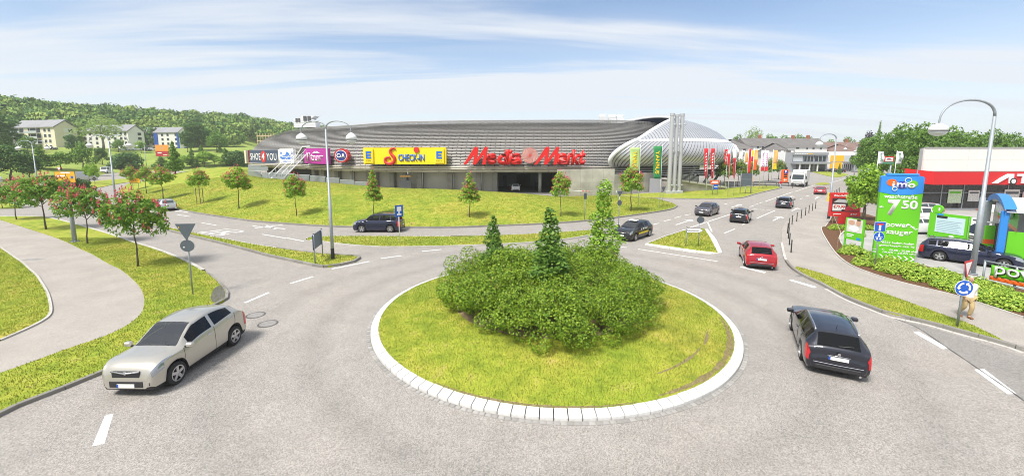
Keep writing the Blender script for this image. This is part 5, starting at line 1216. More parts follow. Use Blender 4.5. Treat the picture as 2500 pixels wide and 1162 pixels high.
def car(kind, label, cat, paint, name='car', detail=2, plate_end='both', rails=False, sunroof=None, bay=None, glass=GLASS, cargo=False, wheels5=5, group=None):
    c = CARS[kind]; L, W, H, r = c['L'], c['W'], c['H'], c['r']; o = thing(name, label, cat, group=group)
    step = .075 if detail > 1 else .11
    ts = [0.]
    for a, b in zip(c['xs'][:-1], c['xs'][1:]):
        n = max(2, math.ceil((b - a) * L / step)); ts += [lerp(a, b, (k + 1) / n) for k in range(n)]
    xf, xr_ = L / 2 - c['fo'], L / 2 - c['fo'] - c['wb']; gc = c['gc']; ra = r + .045
    rows_ = []
    for t in ts:
        x = L / 2 - t * L; w_ = c['wd'](t) * W / 2; zt = c['zt'](t) * H; be = min(c['be'](t) * H, zt - .01); wr = c['ro'](t) * W / 2
        zl = gc + .10 * smooth(.03, 0, t) + .12 * smooth(.965, 1, t)
        za = zl
        for xw in (xf, xr_):
            q = ra * ra - (x - xw) ** 2
            if q > 0: za = max(za, r + math.sqrt(q))
        cr_ = .055 if c['head'] < t < c['rr'] else .04
        ze = max(be + .005, zt - cr_ - .012); P = [(0, za if za > zl + .02 else zl), (w_ * .90, za)]
        for f, k in ((.16, .975), (.42, 1.0), (.70, .995), (.92, .975)): P.append((w_ * k, lerp(za, be, f)))
        P.append((w_ * .945, be)); a6 = P[-1]
        for f in (.07, .92): P.append((lerp(a6[0], wr, f), lerp(be, ze, f) + .0))
        P += [(wr, ze), (wr * .90, lerp(ze, zt, .62)), (wr * .48, lerp(ze, zt, .95)), (0, zt)]
        rows_.append((x, P))
    nr = 13; ring = []
    for x, P in rows_: ring.append([Vector((x, -y, z)) for y, z in P] + [Vector((x, y, z)) for y, z in P[-2:0:-1]] )
    m_ = len(ring[0]); parts = {}
    def put(key, q): parts.setdefault(key, []).append(q)
    cw, hd, rr, rb = c['cowl'], c['head'], c['rr'], c['rb']; bp = lerp(hd, rr, .36); cpl = lerp(hd, rr, .12 if kind == 'van' else (.93 if kind == 'suv' else .78))
    d1 = lerp(cw, hd, .12); d2 = bp; d3 = min(cpl + .02, (L / 2 - xr_ + .05) / L)
    for i in range(len(ts) - 1):
        t = (ts[i] + ts[i + 1]) / 2; x = L / 2 - t * L
        for j in range(m_):
            k = j if j < 12 else 23 - j; side = 'R' if j < 12 else 'L'; j2 = (j + 1) % m_
            q = (ring[i][j], ring[i][j2], ring[i + 1][j2], ring[i + 1][j]); key = 'body'
            if k == 0: key = 'underbody'
            elif k == 1 and c.get('cladding'): key = 'sill_cladding'
            elif k == 7:
                if lerp(cw, hd, .42) < t < bp - .012: key = 'side_window|f' + side
                elif bp + .012 < t < cpl and kind != 'van': key = 'side_window|r' + side
                elif cpl + .015 < t < lerp(cpl, rr, .95) and (c['est'] or kind == 'suv2'): key = 'side_window|q' + side
            elif k >= 10 and cw + .006 < t < hd - .004: key = 'windscreen'
            elif k >= 10 and rr + .012 < t < rb - .004 and kind != 'van': key = 'rear_window'
            elif k == 8 and cw < t < hd and kind != 'van': key = 'body'
            elif k in (4, 5, 6) and .018 < t < (.11 if kind != 'suv' else .165) and not (k == 4 and t > .085) and not (k == 6 and (t > .10 or kind != 'suv')): key = 'headlight|' + side
            elif k in (3, 4, 5) and lerp(rb, 1, .25 if not c['est'] else .1) - .035 < t < .992: key = 'tail_light|' + side
            elif 2 <= k <= 5 and d1 < t < d2: key = 'door|f' + side
            elif 2 <= k <= 5 and d2 < t < d3 and kind not in ('coupe', 'van'): key = 'door|r' + side
            put(key, q)
    put('body', tuple(ring[0])); put('body', tuple(ring[-1][::-1]))
    near = detail > 1
    mats = dict(body=paint, underbody=TRIM, sill_cladding=TRIM, side_window=TINT if near else glass, windscreen=CLEAR if near else WSG, rear_window=TINT if near else RWG, headlight=HEADL, tail_light=TAIL, door=paint)
    body = None
    for key in sorted(parts, key=lambda s: s != 'body'):
        nm = key.split('|')[0]; bm = bmesh.new(); idx = {}
        for q in parts[key]:
            vs = []
            for p in q:
                kk = (round(p.x, 4), round(p.y, 4), round(p.z, 4))
                if kk not in idx: idx[kk] = bm.verts.new(p)
                if idx[kk] not in vs: vs.append(idx[kk])
            if len(vs) > 2:
                try: bm.faces.new(vs)
                except ValueError: pass
        if key in ('windscreen', 'rear_window') or nm in ('headlight', 'tail_light', 'side_window'):
            cen_ = Vector((0, 0, H * .45)); bm.normal_update()
            for v in bm.verts: 
                n = (v.co - cen_); n.x *= .3; v.co += n.normalized() * .004
        me = bpy.data.meshes.new(nm); bm.normal_update(); bm.to_mesh(me); bm.free(); q = obj(nm, me, mats[nm], o); sharp(q, 32)
        if nm == 'body': body = q
        if nm == 'door' and detail > 1:
            sd_ = -1 if key[-1] == 'R' else 1; t_ = (d1 if key[-2] == 'f' else d2); tt = lerp(t_, d2 if key[-2] == 'f' else d3, .82); hx = L / 2 - tt * L; hz = c['be'](tt) * H - .13
            MB().bbox(hx - .11, hx + .11, sd_ * (c['wd'](tt) * W / 2 - .01) - .018, sd_ * (c['wd'](tt) * W / 2 - .01) + .018, hz - .018, hz + .018, .012).build('handle', CHROME if kind == 'suv' else paint, q)
    # dark seams round the doors
    if detail > 1:
        for sd_ in (-1, 1):
            for t in (d1, d2, d3):
                if t == d3 and kind in ('coupe', 'van'): continue
                i = min(range(len(ts)), key=lambda k: abs(ts[k] - t)); P = rows_[i][1]; MB().tube([(rows_[i][0], sd_ * (y + .002), z) for y, z in P[2:7]], .007, 4).build('door_seam', TRIM, o)
    MB().box(-L * .44, L * .44, -W / 2 + .30, W / 2 - .30, gc - .02, H * .42).build('chassis_block', TRIM, o)  # dark box added inside the body to block light
    for x in (xf, xr_):
        for sd_ in (-1, 1): wheel(o, x, sd_ * (W / 2 - .115), sd_, r, spokes=wheels5)
        for sd_ in (-1, 1): MB().box(x - ra + .01, x + ra - .01, sd_ * (W / 2 - .34), sd_ * (W / 2 - .28), gc, r + ra).build('arch_liner', TRIM, o)
    if near:
        sx = L / 2 - lerp(hd, bp, .45) * L; zs = H * .42
        for y in (-.36, .36):
            st_ = MB().bbox(sx - .30, sx + .22, y - .24, y + .24, zs - .12, zs + .02, .05).build('seat', SEAT, o); MB().bbox(-.09, .05, y - .24, y + .24, 0, .52, .05, Matrix.Translation((sx - .30, 0, zs)) @ Matrix.Rotation(R(-14), 4, 'Y')).build('seat_back', SEAT, st_); MB().bbox(-.06, .03, y - .13, y + .13, .55, .72, .03, Matrix.Translation((sx - .32, 0, zs)) @ Matrix.Rotation(R(-14), 4, 'Y')).build('headrest', SEAT, st_)
        rx_ = sx - .95; MB().bbox(rx_ - .18, rx_ - .04, -W * .36, W * .36, zs - .1, zs + .48, .05).build('rear_bench', SEAT, o)
        dx = L / 2 - lerp(cw, hd, .18) * L; MB().bbox(dx - .32, dx + .12, -W * .39, W * .39, zs - .1, c['be'](cw) * H - .02, .06).build('dashboard', DASH, o)
        MB().tube([(dx - .40 + .05 * math.sin(R(30 * k)), .36 + .17 * math.cos(R(30 * k)), zs + .16 + .15 * math.sin(R(30 * k))) for k in range(13)], .016, 5).build('steering_wheel', DASH, o)
        MB().box(-L * .40, L / 2 - cw * L, -W * .40, W * .40, H * .34, H * .40).build('cabin_floor', DASH, o)
    # mirrors
    tm = lerp(cw, hd, .22); mx_, my, mz = L / 2 - tm * L, c['wd'](tm) * W / 2 - .02, c['be'](tm) * H + .075
    for sd_ in (-1, 1):
        m = MB().bbox(mx_ - .07, mx_ + .09, sd_ * (my + .13) - .11, sd_ * (my + .13) + .11, mz - .075, mz + .075, .035).build('mirror', paint if kind != 'van' else TRIM, o); MB().box(mx_ - .03, mx_ + .04, sd_ * my - .07, sd_ * my + .09, mz - .09, mz - .05).build('mirror_foot', TRIM, m)
    # front end
    fx = L / 2; wn_ = c['wd'](0) * W / 2
    MB().bbox(fx - .03, fx + .012, -wn_ * .80, wn_ * .80, H * .20, H * (.30 if kind != 'suv' else .315), .01).build('lower_grille', TRIM, o)
    t2 = .012; gx = L / 2 - t2 * L; g_ = MB().bbox(gx - .12, gx + .045, -wn_ * .66, wn_ * .66, H * (c['hood'] - (.20 if kind == 'suv' else .165)), H * (c['hood'] - .085), .01).build('grille', TRIM, o)
    MB().tube([(gx + .05, -wn_ * .66, H * (c['hood'] - .085)), (gx + .065, 0, H * (c['hood'] - .115)), (gx + .05, wn_ * .66, H * (c['hood'] - .085))], .024, 5).build('grille_bar', CHROME, g_, True)
    MB().lathe([(.05, 0), (.05, .01), (.03, .015)], 14, Matrix.Translation((gx + .052, 0, H * (c['hood'] - .11))) @ Matrix.Rotation(R(90), 4, 'Y')).build('emblem', CHROME, o)
    if detail > 1:
        for sd_ in (-1, 1): MB().bbox(fx - .13, fx - .015, sd_ * wn_ * .92 - .12, sd_ * wn_ * .92 + .12, H * .22, H * .30, .02).build('fog_lamp', TRIM, o)
    def nplate(x, z, f):
        p = MB().box(x - .012, x + .012, -.26, .26, z - .055, z + .055).build('number_plate', PLATE, o); MB().box(x - .014, x + .014, f * .26 - .05 * (f > 0), f * .26 + .05 * (f < 0), z - .054, z + .054).build('plate_strip', EUBLUE, p)
    nplate(fx + .018, H * .335 if kind != 'suv' else H * .235, -1)
    # rear end
    bx_ = -L / 2; tz = c['tailz'] * H
    nplate(bx_ - .014, tz - .36 if kind in ('suv', 'suv2') else tz - .26, 1)
    MB().bbox(bx_ - .012, bx_ + .05, -W * .33, W * .33, gc + .10, gc + .22, .01).build('rear_valance', TRIM, o); MB().tube([(bx_ - .008, -W * .36, gc + .30), (bx_ - .022, 0, gc + .295), (bx_ - .008, W * .36, gc + .30)], .011, 4).build('bumper_strip', CHROME if kind in ('estate', 'hatch') else TRIM, o)
    MB().tube([(bx_ - .02, -.3, tz - .17), (bx_ - .035, 0, tz - .165), (bx_ - .02, .3, tz - .17)], .013, 5).build('tailgate_trim', CHROME, o, True)
    MB().lathe([(.045, 0), (.045, .012), (.02, .016)], 14, Matrix.Translation((bx_ - .028, 0, tz - .10)) @ Matrix.Rotation(R(-90), 4, 'Y')).build('emblem', CHROME, o)
    if detail > 1:
        for sd_ in (-.32,): MB().tube([(bx_ + .1, W * sd_, gc + .06), (bx_ - .03, W * sd_, gc + .06)], .035, 8).build('exhaust', CHROME, o)
        tw_ = lerp(cw, hd, .05); wx, wz = L / 2 - tw_ * L, c['zt'](tw_) * H
        for y in (-.12, .42): MB().tube([(wx + .02, y, wz + .0), (wx - .12, y - .5, wz + .055)], .009, 4).build('wiper', TRIM, o)
        xa = L / 2 - (rr - .05) * L; MB().tube([(xa, 0, c['zt'](rr - .05) * H), (xa - .10, 0, c['zt'](rr - .05) * H + .17)], .007, 4).build('antenna', TRIM, o)
        trw = lerp(rr, rb, .93); rwx, rwz = L / 2 - trw * L, c['zt'](trw) * H; MB().tube([(rwx - .012, .0, rwz + .01), (rwx - .0, -.38, rwz + .05)], .010, 4).build('rear_wiper', TRIM, o)
    if rails:
        for sd_ in (-1, 1):
            pts = []
            for k in range(9): t = lerp(hd + .03, rr - .01, k / 8); pts.append((L / 2 - t * L, sd_ * c['ro'](t) * W / 2 * .97, c['zt'](t) * H - .035 + .045 * math.sin(math.pi * k / 8) ** .3))
            MB().tube(pts, .018, 5).build('roof_rail', CHROME if rails == 'chrome' else TRIM, o, True)
    if sunroof:
        t0, t1 = hd + .03, lerp(hd, rr, .72); rws = []
        for k in range(7): t = lerp(t0, t1, k / 6); wr = c['ro'](t) * W / 2 * .78; rws.append([(L / 2 - t * L, s * wr, c['zt'](t) * H + .006 - .03 * abs(s) ** 2) for s in (-1, -.5, 0, .5, 1)])
        MB().grid(rws).build('sunroof', sunroof, o, True, fix=False)
    if cargo: pass
    return o, c
def put_car(oc, front, rear, side, z=None):
    """stand a car with the named wheels (side +1 left, -1 right, 0 centre line) on two photo pixels"""
    o, c = oc; A, B = hit(*front), hit(*rear); h = Vector((A.x - B.x, A.y - B.y, 0)).normalized(); n = Vector((-h.y, h.x, 0))
    m = (A + B) / 2; axle = (c['L'] / 2 - c['fo'] - c['wb'] / 2); m -= n * side * (c['W'] / 2 - .06) + h * axle
    o.location = (m.x, m.y, (A.z + B.z) / 2 if z is None else z); o.rotation_euler = (0, 0, math.atan2(h.y, h.x)); return o
def park(oc, p, heading, z=None):
    o, c = oc; o.location = (p.x, p.y, p.z if z is None else z); o.rotation_euler = (0, 0, heading); return o
def paint(n, col, metal=.35, rough=.32): return M(n, col, rough, metal, coat=1.0, var=.03, vscale=2)
P_SILV = paint('champagne_silver_paint', (.50, .475, .42), .6, .33); P_BLK = paint('black_blue_paint', (.012, .013, .024)); P_RED = paint('red_paint', (.40, .008, .018)); P_NOIR = paint('black_paint', (.012, .012, .014))
P_GREY = paint('purple_grey_paint', (.085, .075, .085)); P_NAVY = paint('navy_paint', (.012, .016, .05)); P_WHT = paint('white_paint', (.74, .74, .74), 0, .3); P_SLV2 = paint('silver_paint', (.55, .56, .58), .6); P_BLUE = paint('blue_paint', (.02, .06, .20))
put_car(car('suv', 'silver compact SUV turning off in the left foreground', 'car', P_SILV), (437, 934), (573, 842), 1)
put_car(car('estate', 'black estate car seen from behind leaving the roundabout at lower right', 'car', P_BLK, rails='chrome'), (1930, 800), (1956, 881), 1)
put_car(car('hatch', 'bright red hatchback seen from behind entering the right arm', 'car', P_RED), (1805.5, 625), (1817, 649), 1)
a3 = put_car(car('hatch', 'black hatchback with yellow and white door lettering facing the camera', 'car', P_NOIR), (1551, 588.5), (1585, 577), 1)
W2 = CARS['hatch']['W'] / 2
MB().box(-1.0, .75, W2 + .001, W2 + .008, .50, .62).build('yellow_stripe', C_YEL, a3)
q = obj('door_lettering', text_mesh('A.S.W.', 1.3, .30, .006, bold=.03, shear=.2), C_WHITE, a3); q.location = (-.15, W2 - .02, .80); q.rotation_euler = (R(6), 0, math.pi)
MB().bbox(-.25, .25, -.35, .35, 1.46, 1.54, .03).build('roof_sign', C_WHITE, a3)
put_car(car('mini', 'dark purple-grey small hatchback oncoming on the right arm', 'car', P_GREY), (1735, 528.4), (1752, 523), 1)
put_car(car('mini', 'black small hatchback seen from behind in the middle of the right arm', 'car', P_NOIR, sunroof=TRIM), (1832, 537.5), (1825.5, 545), -1)
put_car(car('hatch', 'dark blue hatchback seen from behind near the road bollards', 'car', P_BLK), (1936, 504), (1930.5, 509.7), -1)
put_car(car('coupe', 'dark red coupe seen from behind far up the right arm', 'car', P_RED, detail=1), (2018.5, 471), (2015, 477.2), -1)
put_car(car('suv2', 'dark navy compact SUV passing the berm from the side', 'car', P_NAVY, rails=True), (884, 568), (952, 568), 1)
put_car(car('estate', 'silver estate car seen from behind below the berm trees', 'car', P_SLV2, rails=True, detail=1), (376, 510.5), (389, 516.5), 1)
oc = car('mini', 'white small car standing in the dark loading bay', 'car', P_WHT, detail=1); park(oc, at(1258, 466, .03), R(92), .03)
put_car(car('estate', 'dark blue estate car waiting at the car wash', 'car', P_NAVY, rails=True), (2431, 656), (2307, 639), -1)
for pxx, pyy, hd_, kd, pn, lab in [(2218, 568, 178, 'hatch', P_WHT, 'white hatchback half hidden by the green price pylon, nearest row'), (2222, 543, 176, 'suv2', P_WHT, 'white SUV behind the green price pylon, second row'), (2240, 524, 172, 'hatch', P_SLV2, 'silver hatchback behind the white SUV by the tyre shop'), (2238, 506, 170, 'mini', P_BLUE, 'dark blue car right at the tyre shop front'),
                                  (2352, 545, 15, 'mini', P_NAVY, 'dark blue car printed-looking behind the green price board')]:
    if 'printed' in lab: continue
    park(car(kd, lab, 'car', pn, detail=1), hit(pxx, pyy), R(hd_))
# vans
vo, vc = car('van', 'white panel van on the far road behind the left lamp', 'van', P_WHT, 'panel_van', 1); put_car((vo, vc), (253, 424), (281, 421.5), 1)
vo, vc = car('van', 'silver van behind the yellow direction sign', 'van', P_SLV2, 'panel_van', 1); put_car((vo, vc), (231, 440), (192, 442), -1)
# far parked cars
base, bc = car('hatch', 'x', 'car', P_WHT, detail=1); base2, bc2 = car('hatch', 'x', 'car', P_NOIR, detail=1)
def far_car(src, pxx, pyy, hd_, lab, Y=None, grp=None, z=None):
    o = dup(src); p = hit(pxx, pyy) if Y is None else p3(pxx, pyy, Y); o.location = (p.x, p.y, p.z if z is None else z); o.rotation_euler = (0, 0, R(hd_)); o['label'] = lab
    if grp: o['group'] = grp
for k, (x, y) in enumerate([(55, 362.5), (303, 367.5), (318, 367.5), (336, 367.6), (372, 368)]): far_car(base, x, y, 10 + k * 7, ['white car parked left of the beige block', 'leftmost white car before the white apartment block', 'second white car before the white apartment block', 'third white car before the white apartment block', 'white car before the blue-panelled block'][k], grp='cars parked by the apartment blocks')
far_car(base2, 72, 363.5, 5, 'dark car parked in front of the beige block'); far_car(base2, 125, 366, 10, 'dark reddish car at the right corner of the beige block'); far_car(base2, 358, 368.5, 0, 'dark car before the white apartment gable')
far_car(base2, 2028, 420.5, 160, 'left dark car parked before the yellow facade'); far_car(base2, 2046, 421.5, 160, 'right dark car parked before the yellow facade'); far_car(base2, 1955, 418.5, 10, 'dark car parked left of the column trees before the grey building')
far_car(base2, 1712, 431, 165, 'dark car on the parking ramp deck under the silver end', Y=84); far_car(base, 1738, 429, 165, 'white car on the parking ramp deck under the silver end', Y=86)
for k in (base, base2):
    for c_ in list(k.children_recursive): bpy.data.objects.remove(c_)
    bpy.data.objects.remove(k)
# refrigerated lorry
tr = thing('delivery_lorry', 'white refrigerated lorry oncoming on the right arm', 'lorry'); TW = M('lorry_white', (.76, .76, .76), .35, var=.03)
prof = [(2.85, .62), (2.98, .9), (3.0, 1.35), (2.86, 1.5), (2.62, 2.75), (2.3, 2.92), (1.35, 2.92), (1.35, .62)]
sharp(MB().prism(prof, -1.15, 1.15).build('cab', TW, tr)); MB().bbox(-3.6, 1.2, -1.24, 1.24, .95, 3.55, .05).build('box_body', TW, tr)
MB().bbox(1.15, 1.75, -.75, .75, 2.95, 3.5, .06).build('cooling_unit', M('lorry_grey', (.55, .56, .57), .5), tr); MB().add([(2.845, -1.05, 1.58), (2.845, 1.05, 1.58), (2.655, 1.0, 2.62), (2.655, -1.0, 2.62)], [(0, 1, 2, 3)]).build('windscreen', GLASS, tr)
for s in (-1, 1):
    MB().add([(2.5, s * 1.156, 1.62), (1.75, s * 1.156, 1.62), (1.75, s * 1.156, 2.45), (2.38, s * 1.156, 2.45)], [(0, 1, 2, 3)]).build('side_window', GLASS, tr)
    MB().bbox(2.5, 2.62, s * 1.42 - .1, s * 1.42 + .1, 1.7, 2.3, .03).build('mirror', TRIM, tr); MB().tube([(2.55, s * 1.1, 2.4), (2.56, s * 1.42, 2.3)], .02, 5).build('mirror_arm', TRIM, tr); MB().bbox(2.95, 3.03, s * .85 - .18, s * .85 + .18, .70, .92, .02).build('headlight', HEADL, tr)
    wheel(tr, 1.95, s * 1.0, s, .46, .28, 8); wheel(tr, -2.1, s * 1.0, s, .46, .34, 8); MB().box(-3.4, 1.0, s * 1.0 - .03, s * 1.0 + .03, .5, .8).build('side_guard', TRIM, tr)
MB().bbox(2.97, 3.04, -.8, .8, 1.05, 1.4, .02).build('grille', M('lorry_grey'), tr); MB().bbox(2.9, 3.06, -1.14, 1.14, .42, .66, .03).build('bumper', TRIM, tr); MB().box(-3.5, 2.6, -.45, .45, .55, .95).build('chassis_block', TRIM, tr); MB().box(3.06, 3.075, -.26, .26, .48, .59).build('number_plate', PLATE, tr)
put_car((tr, dict(L=6.6, W=2.3, fo=1.35, wb=4.05)), (1961.7, 457), (1971.5, 453.6), 1)
# ------------------------------------------------------------------ street lamps
GALV = M('galvanised_post', (.33, .36, .39), .55, .35, var=.1, vscale=5)
LANT = M('lantern_white', (.80, .80, .80), .35)
LGLASS = M('lantern_glass', (.62, .64, .66), .15, spec=.7)
BLKP = M('black_base', (.02, .02, .022), .6)
def lamp(label, base, H, arms, reach, rz, r=.085, sc=1., black=False):
    e = thing('street_lamp', label, 'street lamp', base, rz, 'curved street lamps'); h1 = H - reach * .30
    MB().tube([(0, 0, 0), (0, 0, H * .45), (0, 0, H * .452), (0, 0, h1)], [r * 1.35, r * 1.2, r * .9, r * .72], 10).build('pole', GALV, e, True)
    MB().lathe([(r * 2.4, 0), (r * 2.4, .04), (r * 1.5, .05)], 12).build('flange', GALV, e)
    if black: MB().lathe([(r * 1.42, .05), (r * 1.42, .85)], 12, cap=False).build('black_sleeve', BLKP, e, True)
    for s in arms:
        pts = []
        for k in range(17):
            a = math.pi * k / 16; pts.append((s * (reach / 2 - reach / 2 * math.cos(a)), 0, h1 + reach * .30 * math.sin(a) ** .85 - max(0, k - 12) * .0 - (reach * .10) * (k / 16) ** 3))
        pts.append((pts[-1][0], 0, pts[-1][2] - .18)); ar_ = MB().tube(pts, [r * .66 - r * .25 * k / 17 for k in range(18)], 8).build('arm', GALV, e, True)
        x, _, z = pts[-1]; q = .34 * sc; m = Matrix.Translation((x, 0, z))
        l = MB().lathe([(.05, .1), (q * .35, .06), (q * .8, -.06), (q, -.16), (q, -.34)], 20, m).build('lantern', LANT, e, True)
        MB().lathe([(q * .98, -.345), (q * .94, -.42), (q * .75, -.53), (q * .4, -.60), (.02, -.62)], 20, m).build('bowl', LGLASS, l, True)
        MB().lathe([(q * 1.015, -.33), (q * 1.015, -.36)], 20, m, cap=False).build('ring', DKGREY, l, True)
b = at(813, 636); lamp('double-armed street lamp on the tip of the narrow median', b, hgt(b, 295), (-1, 1), 1.75, R(-8), .082, .95, True)
b = at(2373, 668, .1); lamp('tall single-armed street lamp at the right beside the juniper bed', b, hgt(b, 243), (-1,), 3.1, 0, .105, 1.25)
b = at(283, 492); lamp('double-armed street lamp left of the berm, behind the chestnuts', b, hgt(b, 329), (-1, 1), 2.9, 0, .10, 1.2)
b = p3(90, 436, 82); b.z = drop(b.x, b.y); lamp('double-armed street lamp before the dark trees at far left', b, hgt(b, 343), (-1, 1), 2.9, 0, .10, 1.2)
b = at(-30, 560); lamp('street lamp cut by the left image edge with one lantern showing', b, hgt(b, 408), (1,), 1.75, 0, .07, .8)
b = at(2022.5, 535, .08); lamp('street lamp by the bollards on the right footpath', b, hgt(b, 327), (-1,), 1.75, 0, .09, 1., True)
for x, tp, Y, lab in [(2088, 349, 105, 'far street lamp before the brown roofs, first of three'), (2108, 357, 125, 'far street lamp before the brown roofs, second of three'), (2127, 362, 145, 'far street lamp before the brown roofs, third of three'), (357, 347, 170, 'small far street lamp before the white apartment gable')]:
    b = p3(x, 400, Y); b.z = drop(b.x, b.y); lamp(lab, b, hgt(b, tp), (-1,), 2.9, 0, .09, 1.1)
b = hit(183, 590); e = thing('steel_post', 'thick galvanised post with bolted foot between two chestnuts', 'post', b)
MB().tube([(0, 0, 0), (0, 0, 3.6)], [.15, .13], 12).build('tube', GALV, e, True); MB().lathe([(.30, 0), (.30, .04)], 14).build('flange', GALV, e)
for k in range(6): a = k * math.pi / 3; MB().lathe([(.03, .04), (.03, .10)], 6, Matrix.Translation((math.cos(a) * .24, math.sin(a) * .24, 0))).build('bolt', DKGREY, e)

# ------------------------------------------------------------------ traffic signs
SBACK = M('sign_back', (.085, .105, .125), .6, .1, var=.08, vscale=4)
S_RED, S_WHT, S_BLU, S_YEL = C_RED, C_WHITE, M('traffic_blue', (.01, .10, .50), .4), M('traffic_yellow', (.80, .42, .01), .45)
def post(e, h, r=.035, x=0., y=0., top=True):
    MB().tube([(x, y, 0), (x, y, h)], r, 8).build('post', GALV, e, True)
    if top: MB().lathe([(r * 1.15, h), (r * 1.15, h + .03), (r * .3, h + .04)], 8, Matrix.Translation((x, y, 0))).build('cap', DKGREY, e)
def tri(cz, s, down=True): k = s * .866; d = -1 if down else 1; return [(-s / 2, cz - d * k / 2), (s / 2, cz - d * k / 2), (0, cz + d * k / 2)] if down else [(-s / 2, cz - k / 2), (s / 2, cz - k / 2), (0, cz + k / 2)]
def zpx(b, py): return hgt(b, py)
b = hit(471, 718); e = thing('traffic_sign', 'traffic sign post showing grey backs of a triangle and a disc', 'traffic sign', b, R(4)); H = zpx(b, 548); post(e, H)
plate(e, 'triangle_plate', tri(zpx(b, 566.5), .98), SBACK, -.06, -.045); plate(e, 'round_plate', ellipse(0, zpx(b, 599.5), .34, .30), SBACK, -.06, -.045)
MB().box(-.34, -.29, -.064, -.062, zpx(b, 556), zpx(b, 553)).build('sticker', S_YEL, e); MB().box(-.20, -.12, -.064, -.062, zpx(b, 604), zpx(b, 602)).build('sticker', S_WHT, e)
b = at(779, 634, .12); e = thing('traffic_sign', 'edge-on two-post sign on the median beside the double lamp', 'traffic sign', b, R(-80)); H = zpx(b, 565); post(e, H, .04, -.9); post(e, H, .04, .9); plate(e, 'plate', rect(-1.0, 1.0, H * .45, H * .97), M('sign_edge_blue', (.12, .15, .22), .5), -.06, -.04)
b = at(976, 592, .1); e = thing('traffic_sign', 'blue rectangular sign on a thin white post in front of the dark SUV', 'traffic sign', b, R(48)); H = zpx(b, 501); MB().tube([(0, 0, 0), (0, 0, H)], .035, 8).build('post', C_WHITE, e, True)
z0, z1 = zpx(b, 529), zpx(b, 501); plate(e, 'plate', rect(-.36, .36, z0, z1), S_BLU, -.06, -.04); plate(e, 'symbol', [(-.2, z0 + .12), (.2, z0 + .12), (.2, z0 + .25), (.05, z0 + .25), (.05, z0 + .45), (.2, z0 + .45), (.2, z1 - .12), (-.2, z1 - .12), (-.2, z0 + .45), (-.08, z0 + .45), (-.08, z0 + .25), (-.2, z0 + .25)], S_WHT, -.064, -.06)
b = at(1690, 601, .13); e = thing('direction_sign', 'white arrow-shaped direction sign on the triangular island', 'traffic sign', b, 0); k = at(1705, 601).y / 1000 * 1.02
h1, h2 = zpx(b, 568), zpx(b, 556.5); post(e, zpx(b, 555), .04, -.49); post(e, zpx(b, 529), .04, .45)
xs0, xs1 = -.52, .78; plate(e, 'plate_edge', [(xs0, h1), (xs1 - .30, h1), (xs1, (h1 + h2) / 2), (xs1 - .30, h2), (xs0, h2)], C_BLACK, -.065, -.045); plate(e, 'plate_face', [(xs0 + .03, h1 + .03), (xs1 - .31, h1 + .03), (xs1 - .05, (h1 + h2) / 2), (xs1 - .31, h2 - .03), (xs0 + .03, h2 - .03)], S_WHT, -.07, -.065)
letter(e, 'Fachmarktzentrum', C_BLACK, .88, .13, -.03, (h1 + h2) / 2, -.071, .003, bold=.01); plate(e, 'round_plate', ellipse(.50, zpx(b, 536.5), .29, .25), SBACK, -.06, -.045)
b = at(1510, 558); e = thing('traffic_sign', 'sign post with grey triangle and disc backs beside the black lettered hatchback', 'traffic sign', b, R(10)); post(e, zpx(b, 466)); plate(e, 'triangle_plate', tri(zpx(b, 473.5), .62), SBACK, -.06, -.045); plate(e, 'round_plate', ellipse(0, zpx(b, 495), .23, .28), SBACK, -.06, -.045)
b = at(1457, 571, .1); e = thing('traffic_sign', 'grey arrow plate backs left of the tall hornbeam', 'traffic sign', b, R(-20)); post(e, zpx(b, 518))
for y in (523, 535): plate(e, 'arrow_plate', [(-.32, zpx(b, y)), (.12, zpx(b, y - 4.6)), (.20, zpx(b, y - 4.6)), (.20, zpx(b, y + 4.6)), (.12, zpx(b, y + 4.6))], SBACK, -.06, -.045)
b = at(1487, 566, .1); e = thing('traffic_sign', 'small grey plate back right of the tall hornbeam', 'traffic sign', b, R(40)); post(e, zpx(b, 519)); plate(e, 'plate', rect(-.16, .16, zpx(b, 534), zpx(b, 520)), SBACK, -.06, -.045)
b = hit(1427, 537); e = thing('traffic_sign', 'grey rectangular sign back on the berm in front of the concrete wall', 'traffic sign', b, R(35)); post(e, zpx(b, 471)); plate(e, 'plate', rect(-.2, .2, zpx(b, 486), zpx(b, 472)), SBACK, -.06, -.045); plate(e, 'plate', rect(-.05, .25, zpx(b, 486), zpx(b, 472)), SBACK, .04, .055)
b = at(1618, 493, .1); e = thing('traffic_sign', 'dark triangle sign back by the masts', 'traffic sign', b, R(20)); post(e, zpx(b, 456)); plate(e, 'triangle_plate', tri(zpx(b, 462), .8), SBACK, -.06, -.045)
def blue_round(e, cz, r, y):
    plate(e, 'rim_plate', ellipse(0, cz, r, r, 32), S_WHT, y - .012, y); plate(e, 'blue_plate', ellipse(0, cz, r * .95, r * .95, 32), S_BLU, y - .016, y - .012)
b = hit(2135, 657); e = thing('traffic_sign', 'blue dead-end sign above a round cycle path sign', 'traffic sign', b, R(-8)); post(e, zpx(b, 540))
z0, z1 = zpx(b, 565), zpx(b, 541); wv = (z1 - z0) / 2; cz = (z0 + z1) / 2; plate(e, 'square_rim', rect(-wv, wv, z0, z1), S_WHT, -.06, -.045); plate(e, 'square_plate', rect(-wv + .015, wv - .015, z0 + .015, z1 - .015), S_BLU, -.064, -.06)
plate(e, 'stem', rect(-.06, .06, z0 + .06, cz + .12), S_WHT, -.067, -.064); plate(e, 'red_bar', rect(-.17, .17, cz + .10, cz + .20), S_RED, -.071, -.067)
cz2 = zpx(b, 577.5); blue_round(e, cz2, .30, -.045)
for s in (-1, 1): plate(e, 'cycle_wheel', ellipse(s * .09, cz2 - .13, .06, .06, 14), S_WHT, -.065, -.061)
